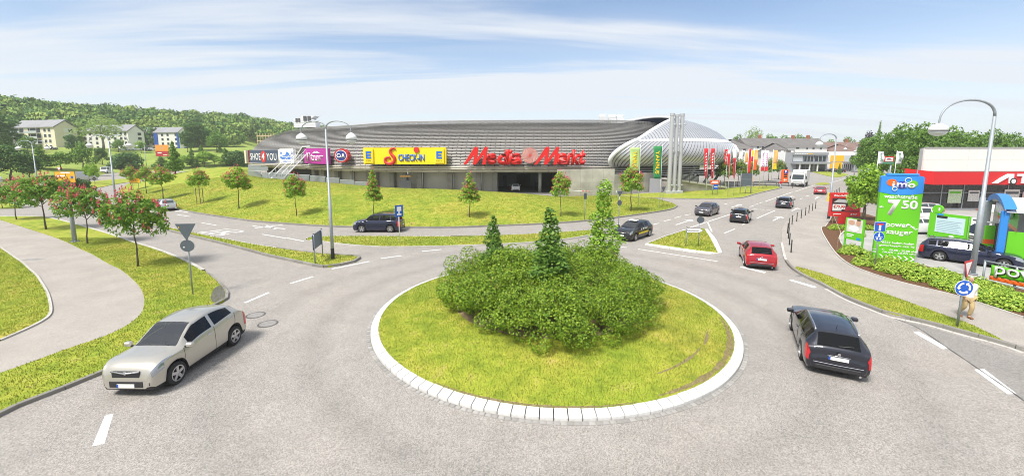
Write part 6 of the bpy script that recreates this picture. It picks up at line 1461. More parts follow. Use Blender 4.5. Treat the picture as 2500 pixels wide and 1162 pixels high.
plate(e, 'divider', rect(-.2, .2, cz2 - .02, cz2 + .0), S_WHT, -.065, -.061); plate(e, 'walker', [(-.05, cz2 + .03), (.05, cz2 + .03), (.04, cz2 + .18), (-.04, cz2 + .18)], S_WHT, -.065, -.061); plate(e, 'walker_head', ellipse(0, cz2 + .21, .03, .03, 10), S_WHT, -.065, -.061)
b = hit(2337, 796); rzz = R(-8); e = thing('roundabout_sign', 'blue roundabout arrow sign with a red-edged yield sign above, at the right kerb', 'traffic sign', b, rzz); H = zpx(b, 640); post(e, H, .04)
cz = zpx(b, 702); blue_round(e, cz, .33, -.05)
for k in range(3):
    a0 = R(90 + 120 * k + 8); P_, Q_ = [], []
    for j in range(9): a = a0 + R(78) * j / 8; P_.append((.235 * math.cos(a), cz + .235 * math.sin(a))); Q_.append((.165 * math.cos(a), cz + .165 * math.sin(a)))
    plate(e, 'white_arrow', P_ + Q_[::-1], S_WHT, -.073, -.066); a = a0 + R(78); t = a + R(24); plate(e, 'arrow_head', [(.28 * math.cos(a), cz + .28 * math.sin(a)), (.12 * math.cos(a), cz + .12 * math.sin(a)), (.20 * math.cos(t), cz + .20 * math.sin(t))], S_WHT, -.074, -.067)
ys = bpy.data.objects.new('yield_plate', None); COL.objects.link(ys); ys.parent = e; ys.rotation_euler = (0, 0, R(34)); cz = zpx(b, 657)
plate(ys, 'red_triangle', tri(cz, .86), S_RED, -.075, -.06); plate(ys, 'white_triangle', tri(cz + .03, .60), S_WHT, -.079, -.075)
# yellow direction board with route diagram
b = p3(162, 452, 76); b.z = .1; e = thing('direction_board', 'large yellow direction board with a black roundabout diagram', 'road sign', b, R(3)); z0, z1 = zpx(b, 446), zpx(b, 419); wv = 1.8
for x in (-1.2, 1.2): post(e, z1, .06, x, .05, False)
plate(e, 'board_edge', rect(-wv, wv, z0, z1), C_BLACK, -.05, 0); plate(e, 'board', rect(-wv + .05, wv - .05, z0 + .05, z1 - .05), S_YEL, -.06, -.05); hh = z1 - z0
for q in (rect(.1, .2, z0 + .1, z0 + hh * .4), rect(.12, .2, z0 + hh * .55, z0 + hh * .8), rect(-1.3, -.1, z0 + hh * .44, z0 + hh * .48), rect(.3, 1.4, z0 + hh * .28, z0 + hh * .32)): plate(e, 'diagram_line', q, C_BLACK, -.07, -.06)
plate(e, 'diagram_ring', ellipse(.15, z0 + hh * .47, .3, .22, 20), C_BLACK, -.068, -.06); plate(e, 'diagram_ring_hole', ellipse(.15, z0 + hh * .47, .2, .14, 20), S_YEL, -.072, -.068)
plate(e, 'white_panel', rect(-.65, .95, z0 + hh * .83, z0 + hh * .95), S_WHT, -.07, -.06); plate(e, 'white_panel', rect(-1.55, -.0, z0 + hh * .55, z0 + hh * .67), S_WHT, -.07, -.06); plate(e, 'blue_panel', rect(1.0, 1.45, z0 + hh * .38, z0 + hh * .6), S_BLU, -.07, -.06)
b = p3(148, 440, 95); b.z = drop(b.x, b.y); e = thing('traffic_sign', 'small yield sign above the yellow direction board', 'traffic sign', b, R(4)); post(e, zpx(b, 409)); plate(e, 'red_triangle', tri(zpx(b, 413), 1.0), S_RED, -.06, -.045); plate(e, 'white_triangle', tri(zpx(b, 412.6), .7), S_WHT, -.064, -.06)
b = hit(332, 464); e = thing('town_sign', 'yellow town-end sign with a red diagonal bar', 'road sign', b, R(4)); z0, z1 = zpx(b, 447), zpx(b, 433.5); wv = .95
for x in (-.5, .5): post(e, z1, .04, x, .05, False)
plate(e, 'board_edge', rect(-wv, wv, z0, z1), C_BLACK, -.05, 0); plate(e, 'board', rect(-wv + .04, wv - .04, z0 + .04, z1 - .04), S_YEL, -.055, -.05); letter(e, 'Baden-Baden', C_BLACK, 1.5, .22, 0, (z0 + z1) / 2, -.056, .003, bold=.01)
plate(e, 'red_bar', [(-wv + .04, z0 + .04), (-wv + .16, z0 + .04), (wv - .04, z1 - .04), (wv - .16, z1 - .04)], S_RED, -.066, -.06)
# orange billboard on the meadow
b = hit(398, 386); b = Vector((b.x, b.y, b.z)); e = thing('billboard', 'orange and dark red billboard on the meadow before the apartment blocks', 'billboard', b, R(3)); z0, z1, zm = zpx(b, 382), zpx(b, 354), zpx(b, 369); wv = 2.6 * b.y / 165
for x in (-wv * .6, wv * .6): post(e, z1, .1, x, .1, False)
plate(e, 'upper_board', rect(-wv, wv, zm, z1), M('poster_orange', (.78, .30, .04), .5), -.1, .05); plate(e, 'lower_board', rect(-wv, wv, z0, zm), M('poster_red', (.42, .02, .04), .5), -.1, .05)
plate(e, 'printed_head', ellipse(-wv * .05, lerp(zm, z1, .5), wv * .15, (z1 - zm) * .32, 14), M('poster_skin', (.55, .32, .22), .6), -.105, -.1); plate(e, 'printed_panel', rect(-wv * .7, -wv * .1, lerp(z0, zm, .55), lerp(z0, zm, .75)), C_WHITE, -.105, -.1); plate(e, 'printed_panel', rect(wv * .1, wv * .7, lerp(z0, zm, .2), lerp(z0, zm, .35)), C_CREAM, -.105, -.1)

# ------------------------------------------------------------------ bollards
bsrc = thing('bollard', 'x', 'bollard', group='black bollards along the right footpath'); MB().tube([(0, 0, 0), (0, 0, .90)], .04, 8).build('tube', BLKP, bsrc, True); MB().lathe([(.046, .90), (.05, .92), (.03, .945)], 8).build('cap', BLKP, bsrc)
BOL = [(1931, 617), (1926.8, 598), (1924.5, 583), (1922.5, 570), (1926, 556), (1933.4, 548.6), (1944.9, 541), (1955.7, 533.2), (1966, 526.3), (1974.6, 520), (1983, 515), (1990.6, 510), (2037, 479), (2041, 476), (2045, 473), (2049, 470)]
for k, c in enumerate(BOL):
    o = bsrc if k == 0 else dup(bsrc); p = at(c[0], c[1], .08); o.location = p
    o['label'] = 'nearest of the black bollards, closest to the red car' if k == 0 else ('black bollard number %s from the near end of the row' % ['one', 'two', 'three', 'four', 'five', 'six', 'seven', 'eight', 'nine', 'ten', 'eleven', 'twelve'][k] if k < 12 else 'black bollard of the far group behind the lamp, place %s' % ['one', 'two', 'three', 'four'][k - 12])

# ------------------------------------------------------------------ flags
FP = M('flag_pole', (.72, .73, .74), .4, .2)
def flag(label, base, top, wpx, y0, y1, cols, side=-1, txt=None, tcol=C_WHITE, twist=.0, pole_r=.05):
    """base: photo foot of the pole; cols: list of (fraction from the top, material); y0,y1 photo rows of the cloth"""
    b = at(*base, .1) if len(base) == 2 else p3(base[0], 450, base[2]) ; b.z = .1 if len(base) == 2 else drop(b.x, b.y)
    e = thing('flag', label, 'flag', b, 0., 'banner flags'); H = hgt(b, top); MB().tube([(0, 0, 0), (0, 0, H)], [pole_r, pole_r * .7], 8).build('pole', FP, e, True)
    za, zb = hgt(b, y0), hgt(b, y1); W_ = wpx / CAM_F * b.y; f0 = 0.; n = 12
    def pt(f, u): 
        ang = R(62) * twist * f; x = side * u * W_ * math.cos(ang) * (1 - .25 * f * abs(twist)); return (x + side * .03, -.05 - u * W_ * math.sin(ang) + .12 * math.sin(f * 7 + u * 2.5 + b.x) * u, lerp(za, zb, f) - .06 * u * math.sin(f * 5))
    mesh_prev = None; cl_ = None
    for f1, mt in cols:
        m = MB(); m.grid([[pt(lerp(f0, f1, i / n), j / 5) for j in range(6)] for i in range(n + 1)]); m.smooth = True; q = m.build('cloth', mt, e, fix=False); s_ = q.modifiers.new('thick', 'SOLIDIFY'); s_.thickness = .01; cl_ = cl_ or q; f0 = f1
    if txt == '*':                                             # print too small to read: a row of slanted strokes
        m = MB(); rn = random.Random(int(b.x * 10))
        for k in range(7):
            f = .14 + k * .095; u0, u1 = .30 + rn.uniform(-.04, .04), .70 + rn.uniform(-.06, .06)
            m.add([tuple(Vector(pt(a, c)) + Vector((0, -.025, 0))) for a, c in ((f, u0), (f + .05, u0 + .06), (f + .065, u1), (f + .012, u1 - .05))], [(0, 1, 2, 3)])
        m.build('print', tcol, e, fix=False)
    elif txt:
        hgt_t, wid_t = (za - zb) * .72, W_ * .5; me = text_mesh(txt, hgt_t, wid_t, .004, bold=.03)
        for v in me.vertices:
            x, z = v.co.x, v.co.z; f = .5 + x / (za - zb); u = .5 + side * z / W_
            p = pt(min(1, max(0, f)), min(1.02, max(0, u))); v.co = (p[0], p[1] - .02 + v.co.y, p[2])
        obj('lettering', me, tcol, e)
F_PG = M('flag_pale_green', (.42, .58, .22), .7); F_GR = M('flag_green', (.03, .22, .07), .7); F_RD = M('flag_red', (.58, .02, .03), .7); F_WH = M('flag_white', (.76, .76, .78), .7); F_YE = M('flag_yellow', (.80, .55, .01), .7); F_OR = M('flag_orange', (.80, .42, .14), .7)
flag('pale green flag with yellow letters left of the green one', (1558, 503), 354, 24, 361, 418, [(1, F_PG)], -1, 'YANBUS', F_YE); flag('green flag with yellow and white letters beside the masts', (1610, 509), 352, 21, 357, 437, [(1, F_GR)], -1, 'YANBUS', F_YE, .25)
flag('first red flag on the flag lawn, nearest the masts', (1723, 478), 362, 11, 363, 436, [(1, F_RD)], -1, '*', C_WHITE, .6); flag('second red flag from the masts', (1739, 475.6), 362.5, 10, 363, 436, [(1, F_RD)], -1, '*', C_WHITE, .5)
flag('third red flag from the masts, on a farther pole', (1770.5, 468), 364, 8, 365, 404, [(1, F_RD)], -1, '*', C_WHITE, .4); flag('fourth red flag, narrow and turned edge-on', (1776.6, 480), 361, 7, 367, 438, [(.12, F_WH), (1, F_RD)], -1, None, C_WHITE, .9)
flag('fifth red flag with a white top', (1790.8, 478), 363, 9, 364, 437, [(.3, F_WH), (1, F_RD)], -1, None, C_WHITE, .7); flag('dark red flag before the yellow flag', (1822.5, 452, 84), 362, 6, 364, 424, [(1, F_RD)], 1, None, C_WHITE, .3)
flag('yellow flag with a red figure', (1829, 452, 92), 366, 15, 368, 420, [(.28, F_YE), (.5, F_RD), (1, F_YE)], 1); flag('orange and yellow flag behind the grey board', (1834, 470), 362, 8, 366, 416, [(.5, F_OR), (1, M('flag_red_orange', (.75, .12, .02), .7))], 1, None, C_WHITE, .5)
flag('left white flag with a red foot beside the orange parking sign', (1852.7, 462.5), 366, 8, 368, 418, [(.8, F_WH), (1, F_RD)], 1, '*', C_MAG, .3); flag('right white flag with a red foot beside the orange parking sign', (1862, 460), 366, 8, 368, 418, [(.8, F_WH), (1, F_RD)], 1, '*', C_MAG, .2)
flag('peach flag left of the parking sign', (1882, 453.5), 365, 10, 367, 414, [(.7, F_OR), (1, F_YE)], 1); flag('small white flag behind the red ones', (1806, 450, 96), 366, 7, 368, 403, [(1, F_WH)], 1, '*', C_BLACK); flag('pale orange flag behind the red ones', (1814, 450, 100), 370, 9, 372, 397, [(.1, C_CREAM), (1, F_OR)], 1)
flag('white tyre shop flag left of the red and green board', (2137, 450, 62), 369, 13, 371, 401, [(1, F_WH)], 1, '*', F_GR); flag('white tyre shop flag right of the red and green board', (2181, 450, 60), 368, 14, 370, 401, [(1, F_WH)], 1, '*', F_GR); flag('left thin red flag before the white building', (2112, 450, 120), 371, 5, 373, 396, [(1, F_RD)], 1, None, C_WHITE, .6); flag('right thin red flag before the white building', (2118, 450, 122), 371, 5, 373, 396, [(1, F_RD)], 1, None, C_WHITE, .6)
# boards on the flag lawn
b = at(1820, 473, .1); e = thing('info_board', 'dark grey two-part board back on posts among the flags', 'board', b, R(-12)); z0, z1 = zpx(b, 453), zpx(b, 423); wv = 12 / 1000 * b.y
for x in (-wv * 1.0, wv * .95, 0): post(e, z1 if x else z0, .06, x, .1, False)
plate(e, 'upper_panel', rect(-wv, wv, (z0 + z1) / 2 + .03, z1), SBACK, -.08, .06); plate(e, 'lower_panel', rect(-wv, wv, z0, (z0 + z1) / 2 - .03), SBACK, -.08, .06); plate(e, 'frame_bar', rect(-wv, wv, (z0 + z1) / 2 - .03, (z0 + z1) / 2 + .03), GALV, -.09, .06)
b = at(1742, 476, .1); e = thing('info_board', 'orange-red board over a small blue one before the ramp', 'board', b, 0); k = b.y / 1000
for x in (-3 * k, 9 * k): post(e, zpx(b, 441), .05, x, .06, False)
plate(e, 'red_panel', rect(-10 * k, 11 * k, zpx(b, 449.5), zpx(b, 440)), M('board_orange_red', (.72, .10, .03), .5), -.05, .03); plate(e, 'blue_panel', rect(-1 * k, 9 * k, zpx(b, 462), zpx(b, 450.5)), C_BLUE, -.05, .03); plate(e, 'white_stripe', rect(-8 * k, 9 * k, zpx(b, 447.5), zpx(b, 446.3)), C_WHITE, -.06, -.05); plate(e, 'white_stripe', rect(-6 * k, 8 * k, zpx(b, 444.6), zpx(b, 442.4)), C_WHITE, -.06, -.05); plate(e, 'white_stripe', rect(0, 8 * k, zpx(b, 456.8), zpx(b, 455.2)), C_WHITE, -.06, -.05)
b = at(1914, 447.5); e = thing('parking_totem', 'orange parking totem with blue P and white arrow', 'sign', b, 0); k = b.y / 1000; H = zpx(b, 414)
MB().bbox(-7.3 * k, 7.3 * k, -.3, .3, 0, H, .05).build('body', M('totem_orange', (.78, .13, .02), .5), e); plate(e, 'blue_square', rect(-4 * k, 5 * k, zpx(b, 424), zpx(b, 415.5)), M('totem_blue', (.04, .03, .30), .5), -.32, -.3); letter(e, 'P', C_WHITE, 4.5 * k, 6.5 * k, .5 * k, zpx(b, 419.7), -.325, .01, bold=.05)
for y in (428, 433): plate(e, 'display', rect(-4 * k, 4.5 * k, zpx(b, y), zpx(b, y - 3)), C_BLACK, -.32, -.3)
y = zpx(b, 439.3); plate(e, 'white_arrow', [(-4 * k, y), (-1 * k, y + 3 * k), (0, y + 2.4 * k), (-1.6 * k, y + .6 * k), (4 * k, y + .6 * k), (4 * k, y - .6 * k), (-1.6 * k, y - .6 * k), (0, y - 2.4 * k), (-1 * k, y - 3 * k)], C_WHITE, -.32, -.3); MB().bbox(-.5 * k, 4.5 * k, -.3, .3, H + .05, H + 5.5 * k, .1).build('camera_box', BLKP, e); MB().tube([(2 * k, 0, H), (2 * k, 0, H + .2)], .1, 6).build('camera_stem', BLKP, e)
for k2, x in enumerate((1837, 1848)):
    b = at(x, 452); b.y += 3; e = thing('barrier_board', ['left orange and white barrier board by the car park entry', 'right orange and white barrier board by the car park entry'][k2], 'board', b); plate(e, 'panel', rect(-.35, .25, .25, 1.7), C_ORNG, -.05, .05); plate(e, 'panel', rect(.25, .75, .25, 1.7), F_OR, -.05, .05); post(e, .3, .06, -.2); post(e, .3, .06, .5)
e = thing('entry_barrier', 'low dark rails of the car park entry behind the flag lawn', 'barrier', at(1800, 457))
for j, (x0, y0, x1, y1, z) in enumerate([(1765, 455, 1900, 456, .9), (1840, 456.5, 1935, 459.5, .55), (1840, 453, 1925, 455, .8)]):
    A, B = at(x0, y0), at(x1, y1); L0 = Vector(e.location); MB().tube([A - L0 + Vector((0, 0, z)), B - L0 + Vector((0, 0, z))], .12, 6).build('rail', DKGREY, e, True)
    for f in (0, .33, .66, 1): q = A.lerp(B, f) - L0; MB().tube([q, q + Vector((0, 0, z))], .06, 6).build('post', DKGREY, e)
# ------------------------------------------------------------------ tyre shop
ATUW = M('white_cladding', (.72, .70, .66), .6, var=.05, vscale=.3); ATUR = M('red_fascia', (.58, .012, .015), .45)
Y0 = 51.0; X0 = p3(2254, 400, Y0).x; X1 = 84.0; zt, zb1, zb0 = p3(2254, 361.5, Y0).z, p3(2254, 418, Y0).z, p3(2254, 449, Y0).z
shop = thing('tyre_shop', 'white tyre shop with red fascia and glass front at the right edge', 'building', (X0, Y0, 0))
def sb(n, m, *a): return MB().box(*a).build(n, m, shop)
Lx = X1 - X0
n = 6
for k in range(n): sb('wall_panel', ATUW, Lx * k / n + .012, Lx * (k + 1) / n - .012, 0, .2, zb1 + 1.35, zt - .02); sb('wall_panel', ATUW, Lx * k / n + .012, Lx * (k + 1) / n - .012, .003, .2, zb1 + .04, zb1 + 1.33)
SKX = 12.2
def slab_(nm, mt, z0, z1, g=0.):
    P = [(-g, -g), (Lx, -g), (Lx, 13), (SKX - g, 13)]; MB().add([(x, y, z) for z in (z0, z1) for x, y in P], [(0, 1, 2, 3), (4, 5, 6, 7), (0, 1, 5, 4), (1, 2, 6, 5), (2, 3, 7, 6), (3, 0, 4, 7)]).build(nm, mt, shop)
sb('bounce_plate', M('roof_edge', (.33, .32, .31), .6), 0, Lx, -1.52, .0, zb1, zb1 + .03)  # added grey plate, keeps red bounce light off the white wall
slab_('parapet', M('roof_edge', (.33, .32, .31), .6), zt - .02, zt + .10, .08)
MB().add([(-.02, .15, 0), (SKX - .02, 13, 0), (SKX - .02, 13, zt - .03), (-.02, .15, zt - .03)], [(0, 1, 2, 3)]).build('side_wall', ATUW, shop)
MB().prism([(0, zb0), (Lx, zb0), (Lx, zb1), (0, zb1)], -1.5, -.0).build('fascia', ATUR, shop); MB().add([(0, -1.5, zb0), (0, -1.5, zb1), (-1.6, .6, zb1 + .3), (-1.6, .6, zb0 + .3)], [(0, 1, 2, 3)]).build('fascia_side', ATUR, shop); MB().add([(-1.6, .6, zb1 + .3), (0, -1.5, zb1), (0, .2, zb1 + .01), (-1.3, 2.2, zb1 + .3)], [(0, 1, 2, 3)]).build('fascia_top', ATUR, shop)
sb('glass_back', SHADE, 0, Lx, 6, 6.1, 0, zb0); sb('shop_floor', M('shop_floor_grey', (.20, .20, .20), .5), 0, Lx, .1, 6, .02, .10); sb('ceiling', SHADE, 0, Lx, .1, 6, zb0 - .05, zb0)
GLW = M('shop_glass', (.03, .035, .04), .05, spec=.8)
gt = bpy.data.materials.new('shop_window_glass'); gt.use_nodes = True; t_ = gt.node_tree; t_.nodes.clear(); mo = t_.nodes.new('ShaderNodeOutputMaterial'); g1 = t_.nodes.new('ShaderNodeBsdfTransparent'); g1.inputs[0].default_value = (.42, .45, .47, 1); g2 = t_.nodes.new('ShaderNodeBsdfGlossy'); g2.inputs[1].default_value = .03; mxs = t_.nodes.new('ShaderNodeMixShader'); mxs.inputs[0].default_value = .09
t_.links.new(g1.outputs[0], mxs.inputs[1]); t_.links.new(g2.outputs[0], mxs.inputs[2]); t_.links.new(mxs.outputs[0], mo.inputs[0])
nb = 12; bw_ = Lx / nb
for k in range(nb):
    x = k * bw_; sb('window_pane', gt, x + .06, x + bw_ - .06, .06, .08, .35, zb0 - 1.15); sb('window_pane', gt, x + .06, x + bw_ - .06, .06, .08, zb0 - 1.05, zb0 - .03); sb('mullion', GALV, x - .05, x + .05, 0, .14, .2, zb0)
sb('transom', GALV, 0, Lx, .01, .13, zb0 - 1.14, zb0 - 1.06); sb('window_sill', GALV, 0, Lx, -.02, .15, .15, .34); sb('plinth', CONC, 0, Lx, -.01, .2, 0, .15)
RACK = M('display_rim', (.62, .62, .60), .35, .6)
tm_ = MB().lathe([(.34, -.08), (.42, 0), (.34, .08), (.26, .05), (.26, -.05), (.34, -.08)], 18, axis='y', cap=False).mesh('display_wheel')
for k in range(16): o = obj('display_wheel', tm_, RACK if k % 2 else TYRE, shop); o.location = (.8 + k * .9, 1.3, zb0 - .62)
for x, z, w_, h_, m in [(3.6, 1.0, 1.7, 1.7, 'poster_a'), (10.6, .8, 1.9, 1.9, 'poster_b'), (12.9, 1.2, 1.0, 1.2, 'poster_c'), (6.1, 1.2, 1.4, 1.4, 'poster_b')]:
    sb('poster', M(m, {'poster_a': (.55, .66, .45), 'poster_b': (.66, .66, .62), 'poster_c': (.68, .52, .50)}[m], .6, var=.3, vscale=6), x, x + w_, -.02, .03, z, z + h_)
    sb('poster_print', C_GREEN if m == 'poster_a' else (C_RED if m == 'poster_c' else DKGREY), x + .15, x + w_ - .15, -.03, -.02, z + h_ * .7, z + h_ * .85)
sx = p3(2424, 440, Y0 - 1.6).x - X0; lt = thing('fascia_lettering', 'white slanted lettering with wheel dots on the red fascia', 'sign', (X0, Y0 - 1.52, 0)); lh = (zb1 - zb0) * .72; lz = (zb0 + zb1) / 2 - .05
plate(lt, 'letter', [(sx, lz - lh / 2), (sx + .6, lz - lh / 2), (sx + 1.9, lz + lh * .2), (sx + 2.0, lz - lh / 2), (sx + 2.5, lz - lh / 2), (sx + 2.45, lz + lh / 2), (sx + 1.7, lz + lh / 2), (sx + .9, lz + lh * .1)], C_WHITE, -.12, 0)
plate(lt, 'letter', [(sx + 2.9, lz + lh * .25), (sx + 2.9, lz + lh / 2), (sx + 4.7, lz + lh / 2), (sx + 4.7, lz + lh * .25), (sx + 4.1, lz + lh * .25), (sx + 4.1, lz - lh / 2), (sx + 3.5, lz - lh / 2), (sx + 3.5, lz + lh * .25)], C_WHITE, -.12, 0); plate(lt, 'letter', [(sx + 5.1, lz + lh / 2), (sx + 5.6, lz + lh / 2), (sx + 5.6, lz - lh * .2), (sx + 6.3, lz - lh * .2), (sx + 6.3, lz + lh / 2), (sx + 6.8, lz + lh / 2), (sx + 6.8, lz - lh / 2), (sx + 5.1, lz - lh / 2)], C_WHITE, -.12, 0)
for x in (1.9, 4.75, 7.2): plate(lt, 'wheel_dot', ellipse(sx + x + .55, lz - lh * .28, .42, .42), C_BLACK, -.14, -.02); plate(lt, 'wheel_hub', ellipse(sx + x + .55, lz - lh * .28, .26, .26), C_WHITE, -.16, -.14)
# bicycles and things in front of the shop
def bicycle(label, p, rz):
    e = thing('bicycle', label, 'bicycle', p, rz, 'bicycles outside the tyre shop'); F_ = M('bike_frame', (.05, .05, .06), .4)
    for x in (-.55, .55):
        w_ = bpy.data.objects.new('wheel', None); COL.objects.link(w_); w_.parent = e; w_.location = (x, 0, .35)
        MB().tube([(.33 * math.cos(a * R(20)), 0, .33 * math.sin(a * R(20))) for a in range(19)], .022, 6).build('tyre', TYRE, w_, True)
        for k in range(6): MB().tube([(0, 0, 0), (.32 * math.cos(k * R(60)), 0, .32 * math.sin(k * R(60)))], .006, 4).build('spoke', CHROME, w_)
    MB().tube([(-.55, 0, .35), (-.08, 0, .32), (.38, 0, .85), (-.2, 0, .82), (-.08, 0, .32)], .022, 6).build('frame', F_, e, True); MB().tube([(-.55, 0, .35), (-.2, 0, .82), (-.24, 0, .98)], .02, 6).build('seat_stay', F_, e, True)
    MB().tube([(.55, 0, .35), (.38, 0, .85), (.34, 0, 1.05)], .02, 6).build('fork', F_, e, True); MB().tube([(.2, -.28, 1.08), (.36, 0, 1.05), (.2, .28, 1.08)], .016, 6).build('handlebar', F_, e, True); MB().bbox(-.38, -.12, -.07, .07, .97, 1.03, .02).build('saddle', BLKP, e)
    return e
p = at(2322, 512, .08); e = bicycle('bicycle with a red rear basket before the tyre shop window', p, R(8)); MB().bbox(-.85, -.45, -.16, .16, .75, .98, .02).build('basket', C_RED, e)
bicycle('bicycle parked beside the tyre shop poster', at(2338, 511, .08), R(-12)); bicycle('bicycle half hidden behind the round green sign', at(2296, 508, .08), R(5))
e = thing('display_tyre_stack', 'display axle with two black wheels and an orange jack outside the tyre shop', 'wheels', at(2390, 512, .08), R(10))
for x in (-.7, .5): wheel(e, x, 0, -1, .36, .24)
MB().tube([(-1.1, -.5, .1), (-.5, -.45, .12), (-.2, -.4, .42)], .07, 6).build('orange_jack', C_ORNG, e, True)
e = thing('white_barrel', 'small white barrel bin right of the display wheels', 'bin', at(2418, 519, .08)); MB().lathe([(.26, 0), (.34, .1), (.36, .5), (.30, .9), (.2, .95)], 14).build('barrel', C_WHITE, e, True); MB().lathe([(.31, .9), (.31, .94), (.1, 1.0)], 14).build('lid', ATUW, e)
# ------------------------------------------------------------------ green pylon
PG = M('pylon_green', (.125, .50, .012), .4, var=.03, vscale=.5); PB = M('pylon_blue', (.03, .24, .72), .4); PD = M('pylon_dark_blue', (.015, .03, .36), .4); PO = M('pylon_orange', (.75, .12, .015), .4)
A, B = at(2128, 634, .1), at(2229, 643, .1); d = B - A; w_ = d.length; e = thing('price_pylon', 'tall green and blue car wash price pylon with round letter bubbles', 'sign', (A + B) / 2, math.atan2(d.y, d.x)); b = Vector(e.location); H = hgt(b, 430); bz = H * .80
hw = w_ / 2
plate(e, 'green_body', [(-hw, 0), (hw, 0), (hw, bz + .06), (hw * .5, bz - .05), (0, bz - .09), (-hw * .5, bz - .05), (-hw, bz + .06)], PG, -.16, .16)
plate(e, 'blue_head', [(-hw, bz + .065), (-hw * .5, bz - .045), (0, bz - .085), (hw * .5, bz - .045), (hw, bz + .065), (hw, H - .08), (hw * .93, H), (-hw * .93, H), (-hw, H - .08)], PB, -.18, .18)
MB().bbox(-hw * .75, hw * .75, -.2, .2, H + .01, H + .16, .03).build('cap', PB, e); MB().box(-hw * .7, -hw * .66, -.03, .03, H + .16, H + .4).build('lifting_lug', GALV, e); MB().box(hw * .66, hw * .7, -.03, .03, H + .16, H + .4).build('lifting_lug', GALV, e)
zc_ = bz + (H - bz) * .52
plate(e, 'orange_bubble', ellipse(-hw * .50, zc_ + .12, hw * .24, hw * .215), PO, -.20, -.18); plate(e, 'blue_bubble', ellipse(-.02, zc_ - .02, hw * .25, hw * .22), PD, -.22, -.20); plate(e, 'green_bubble', ellipse(hw * .48, zc_ + .06, hw * .24, hw * .215), PG, -.20, -.18)
for (cx, cz, rr) in ((hw * .25, zc_ + .28, hw * .15), (-hw * .34, zc_ - .28, hw * .11)):
    MB().tube([(cx + rr * math.cos(R(20 * k)), -.23, cz + rr * math.sin(R(20 * k))) for k in range(19)], .018, 6).build('bubble_ring', C_WHITE, e, True)
letter(e, 'i', C_WHITE, .11, .40, -hw * .42, zc_ - .02, -.225, .01, bold=.03); letter(e, 'm', C_WHITE, .52, .30, -.02, zc_ - .04, -.225, .01, bold=.03); letter(e, 'o', C_WHITE, .36, .30, hw * .43, zc_ - .06, -.225, .01, bold=.03)
def pt_(s, cx, cz, w=None, h=None, **k): letter(e, s, C_WHITE, w, h, cx, cz, -.162, .012, **k)
zz_ = lambda py: hgt(b, py)
pt_('waschstraße', 0, zz_(480), hw * 1.55, .27, bold=.012); pt_('7', -hw * .28, zz_(507), .62, 1.05, bold=.05); pt_('50', hw * .47, zz_(499), .78, .58, bold=.03); pt_('ab', -hw * .86, zz_(506), .2, .14, bold=.02); pt_('power', hw * .02, zz_(552), 1.15, .36, bold=.012); pt_('sauger', hw * .14, zz_(569), 1.3, .34, bold=.012)
q = obj('lettering', text_mesh('gratis!', .6, .2, .01, bold=.02), C_WHITE, e); q.location = (hw * .68, -.163, zz_(551)); q.rotation_euler = (0, R(38), 0)
pt_('76532 baden-baden', hw * .08, zz_(592), 1.7, .15, bold=.01); pt_('gewerbepark cité 10', hw * .08, zz_(600), 1.75, .17, bold=.01); pt_('mo. - fr.    08.00 - 20.00 uhr', 0, zz_(610), 2.2, .12, bold=.01); pt_('sa.    08.00 - 20.00 uhr', 0, zz_(616), 2.2, .11, bold=.01)
for k in range(6): x = -hw * .72 + k * hw * .29; z = zz_(628); plate(e, 'chevron', [(x, z - .17), (x + .09, z - .17), (x + .28, z), (x + .09, z + .17), (x, z + .17), (x + .19, z)], C_WHITE, -.172, -.16)
# green poster stand
A, B = at(2060.5, 607, .11), at(2103, 617, .11); d = B - A; w_ = d.length; e = thing('poster_stand', 'small green-framed poster stand in the mulch bed', 'sign', (A + B) / 2, math.atan2(d.y, d.x)); b = Vector(e.location); H = hgt(b, 534); hw = w_ / 2; zb_ = hgt(b, 586)
for s in (-1, 1): MB().bbox(s * hw - .05, s * hw + .05, -.05, .05, 0, H, .01).build('leg', PG, e)
plate(e, 'panel', rect(-hw, hw, zb_, H), PG, -.04, .02); zm = lerp(zb_, H, .36); plate(e, 'photo_print', rect(-hw + .08, hw - .08, zm, H - .05), M('poster_photo', (.62, .60, .57), .5, var=.25, vscale=4), -.05, -.04)
SKN = M('poster_skin', (.55, .32, .22), .6); plate(e, 'printed_face', ellipse(hw * .42, lerp(zm, H, .72), hw * .26, (H - zm) * .24, 16), SKN, -.056, -.05); plate(e, 'printed_hair', ellipse(hw * .42, lerp(zm, H, .92), hw * .24, (H - zm) * .07, 12), M('printed_brown', (.10, .06, .04), .7), -.06, -.05); plate(e, 'printed_hand', ellipse(-hw * .35, lerp(zm, H, .68), hw * .38, (H - zm) * .18, 14), SKN, -.056, -.05); plate(e, 'printed_foam', ellipse(-.02, lerp(zm, H, .28), hw * .55, (H - zm) * .2, 14), C_WHITE, -.058, -.05)
plate(e, 'logo_print', rect(hw * .35, hw * .8, zb_ + .05, zb_ + .22), PB, -.05, -.04); plate(e, 'line_print', rect(-hw * .8, 0, lerp(zb_, zm, .6), lerp(zb_, zm, .72)), C_WHITE, -.05, -.04); plate(e, 'line_print', rect(-hw * .8, -.1, lerp(zb_, zm, .38), lerp(zb_, zm, .48)), C_WHITE, -.05, -.04)
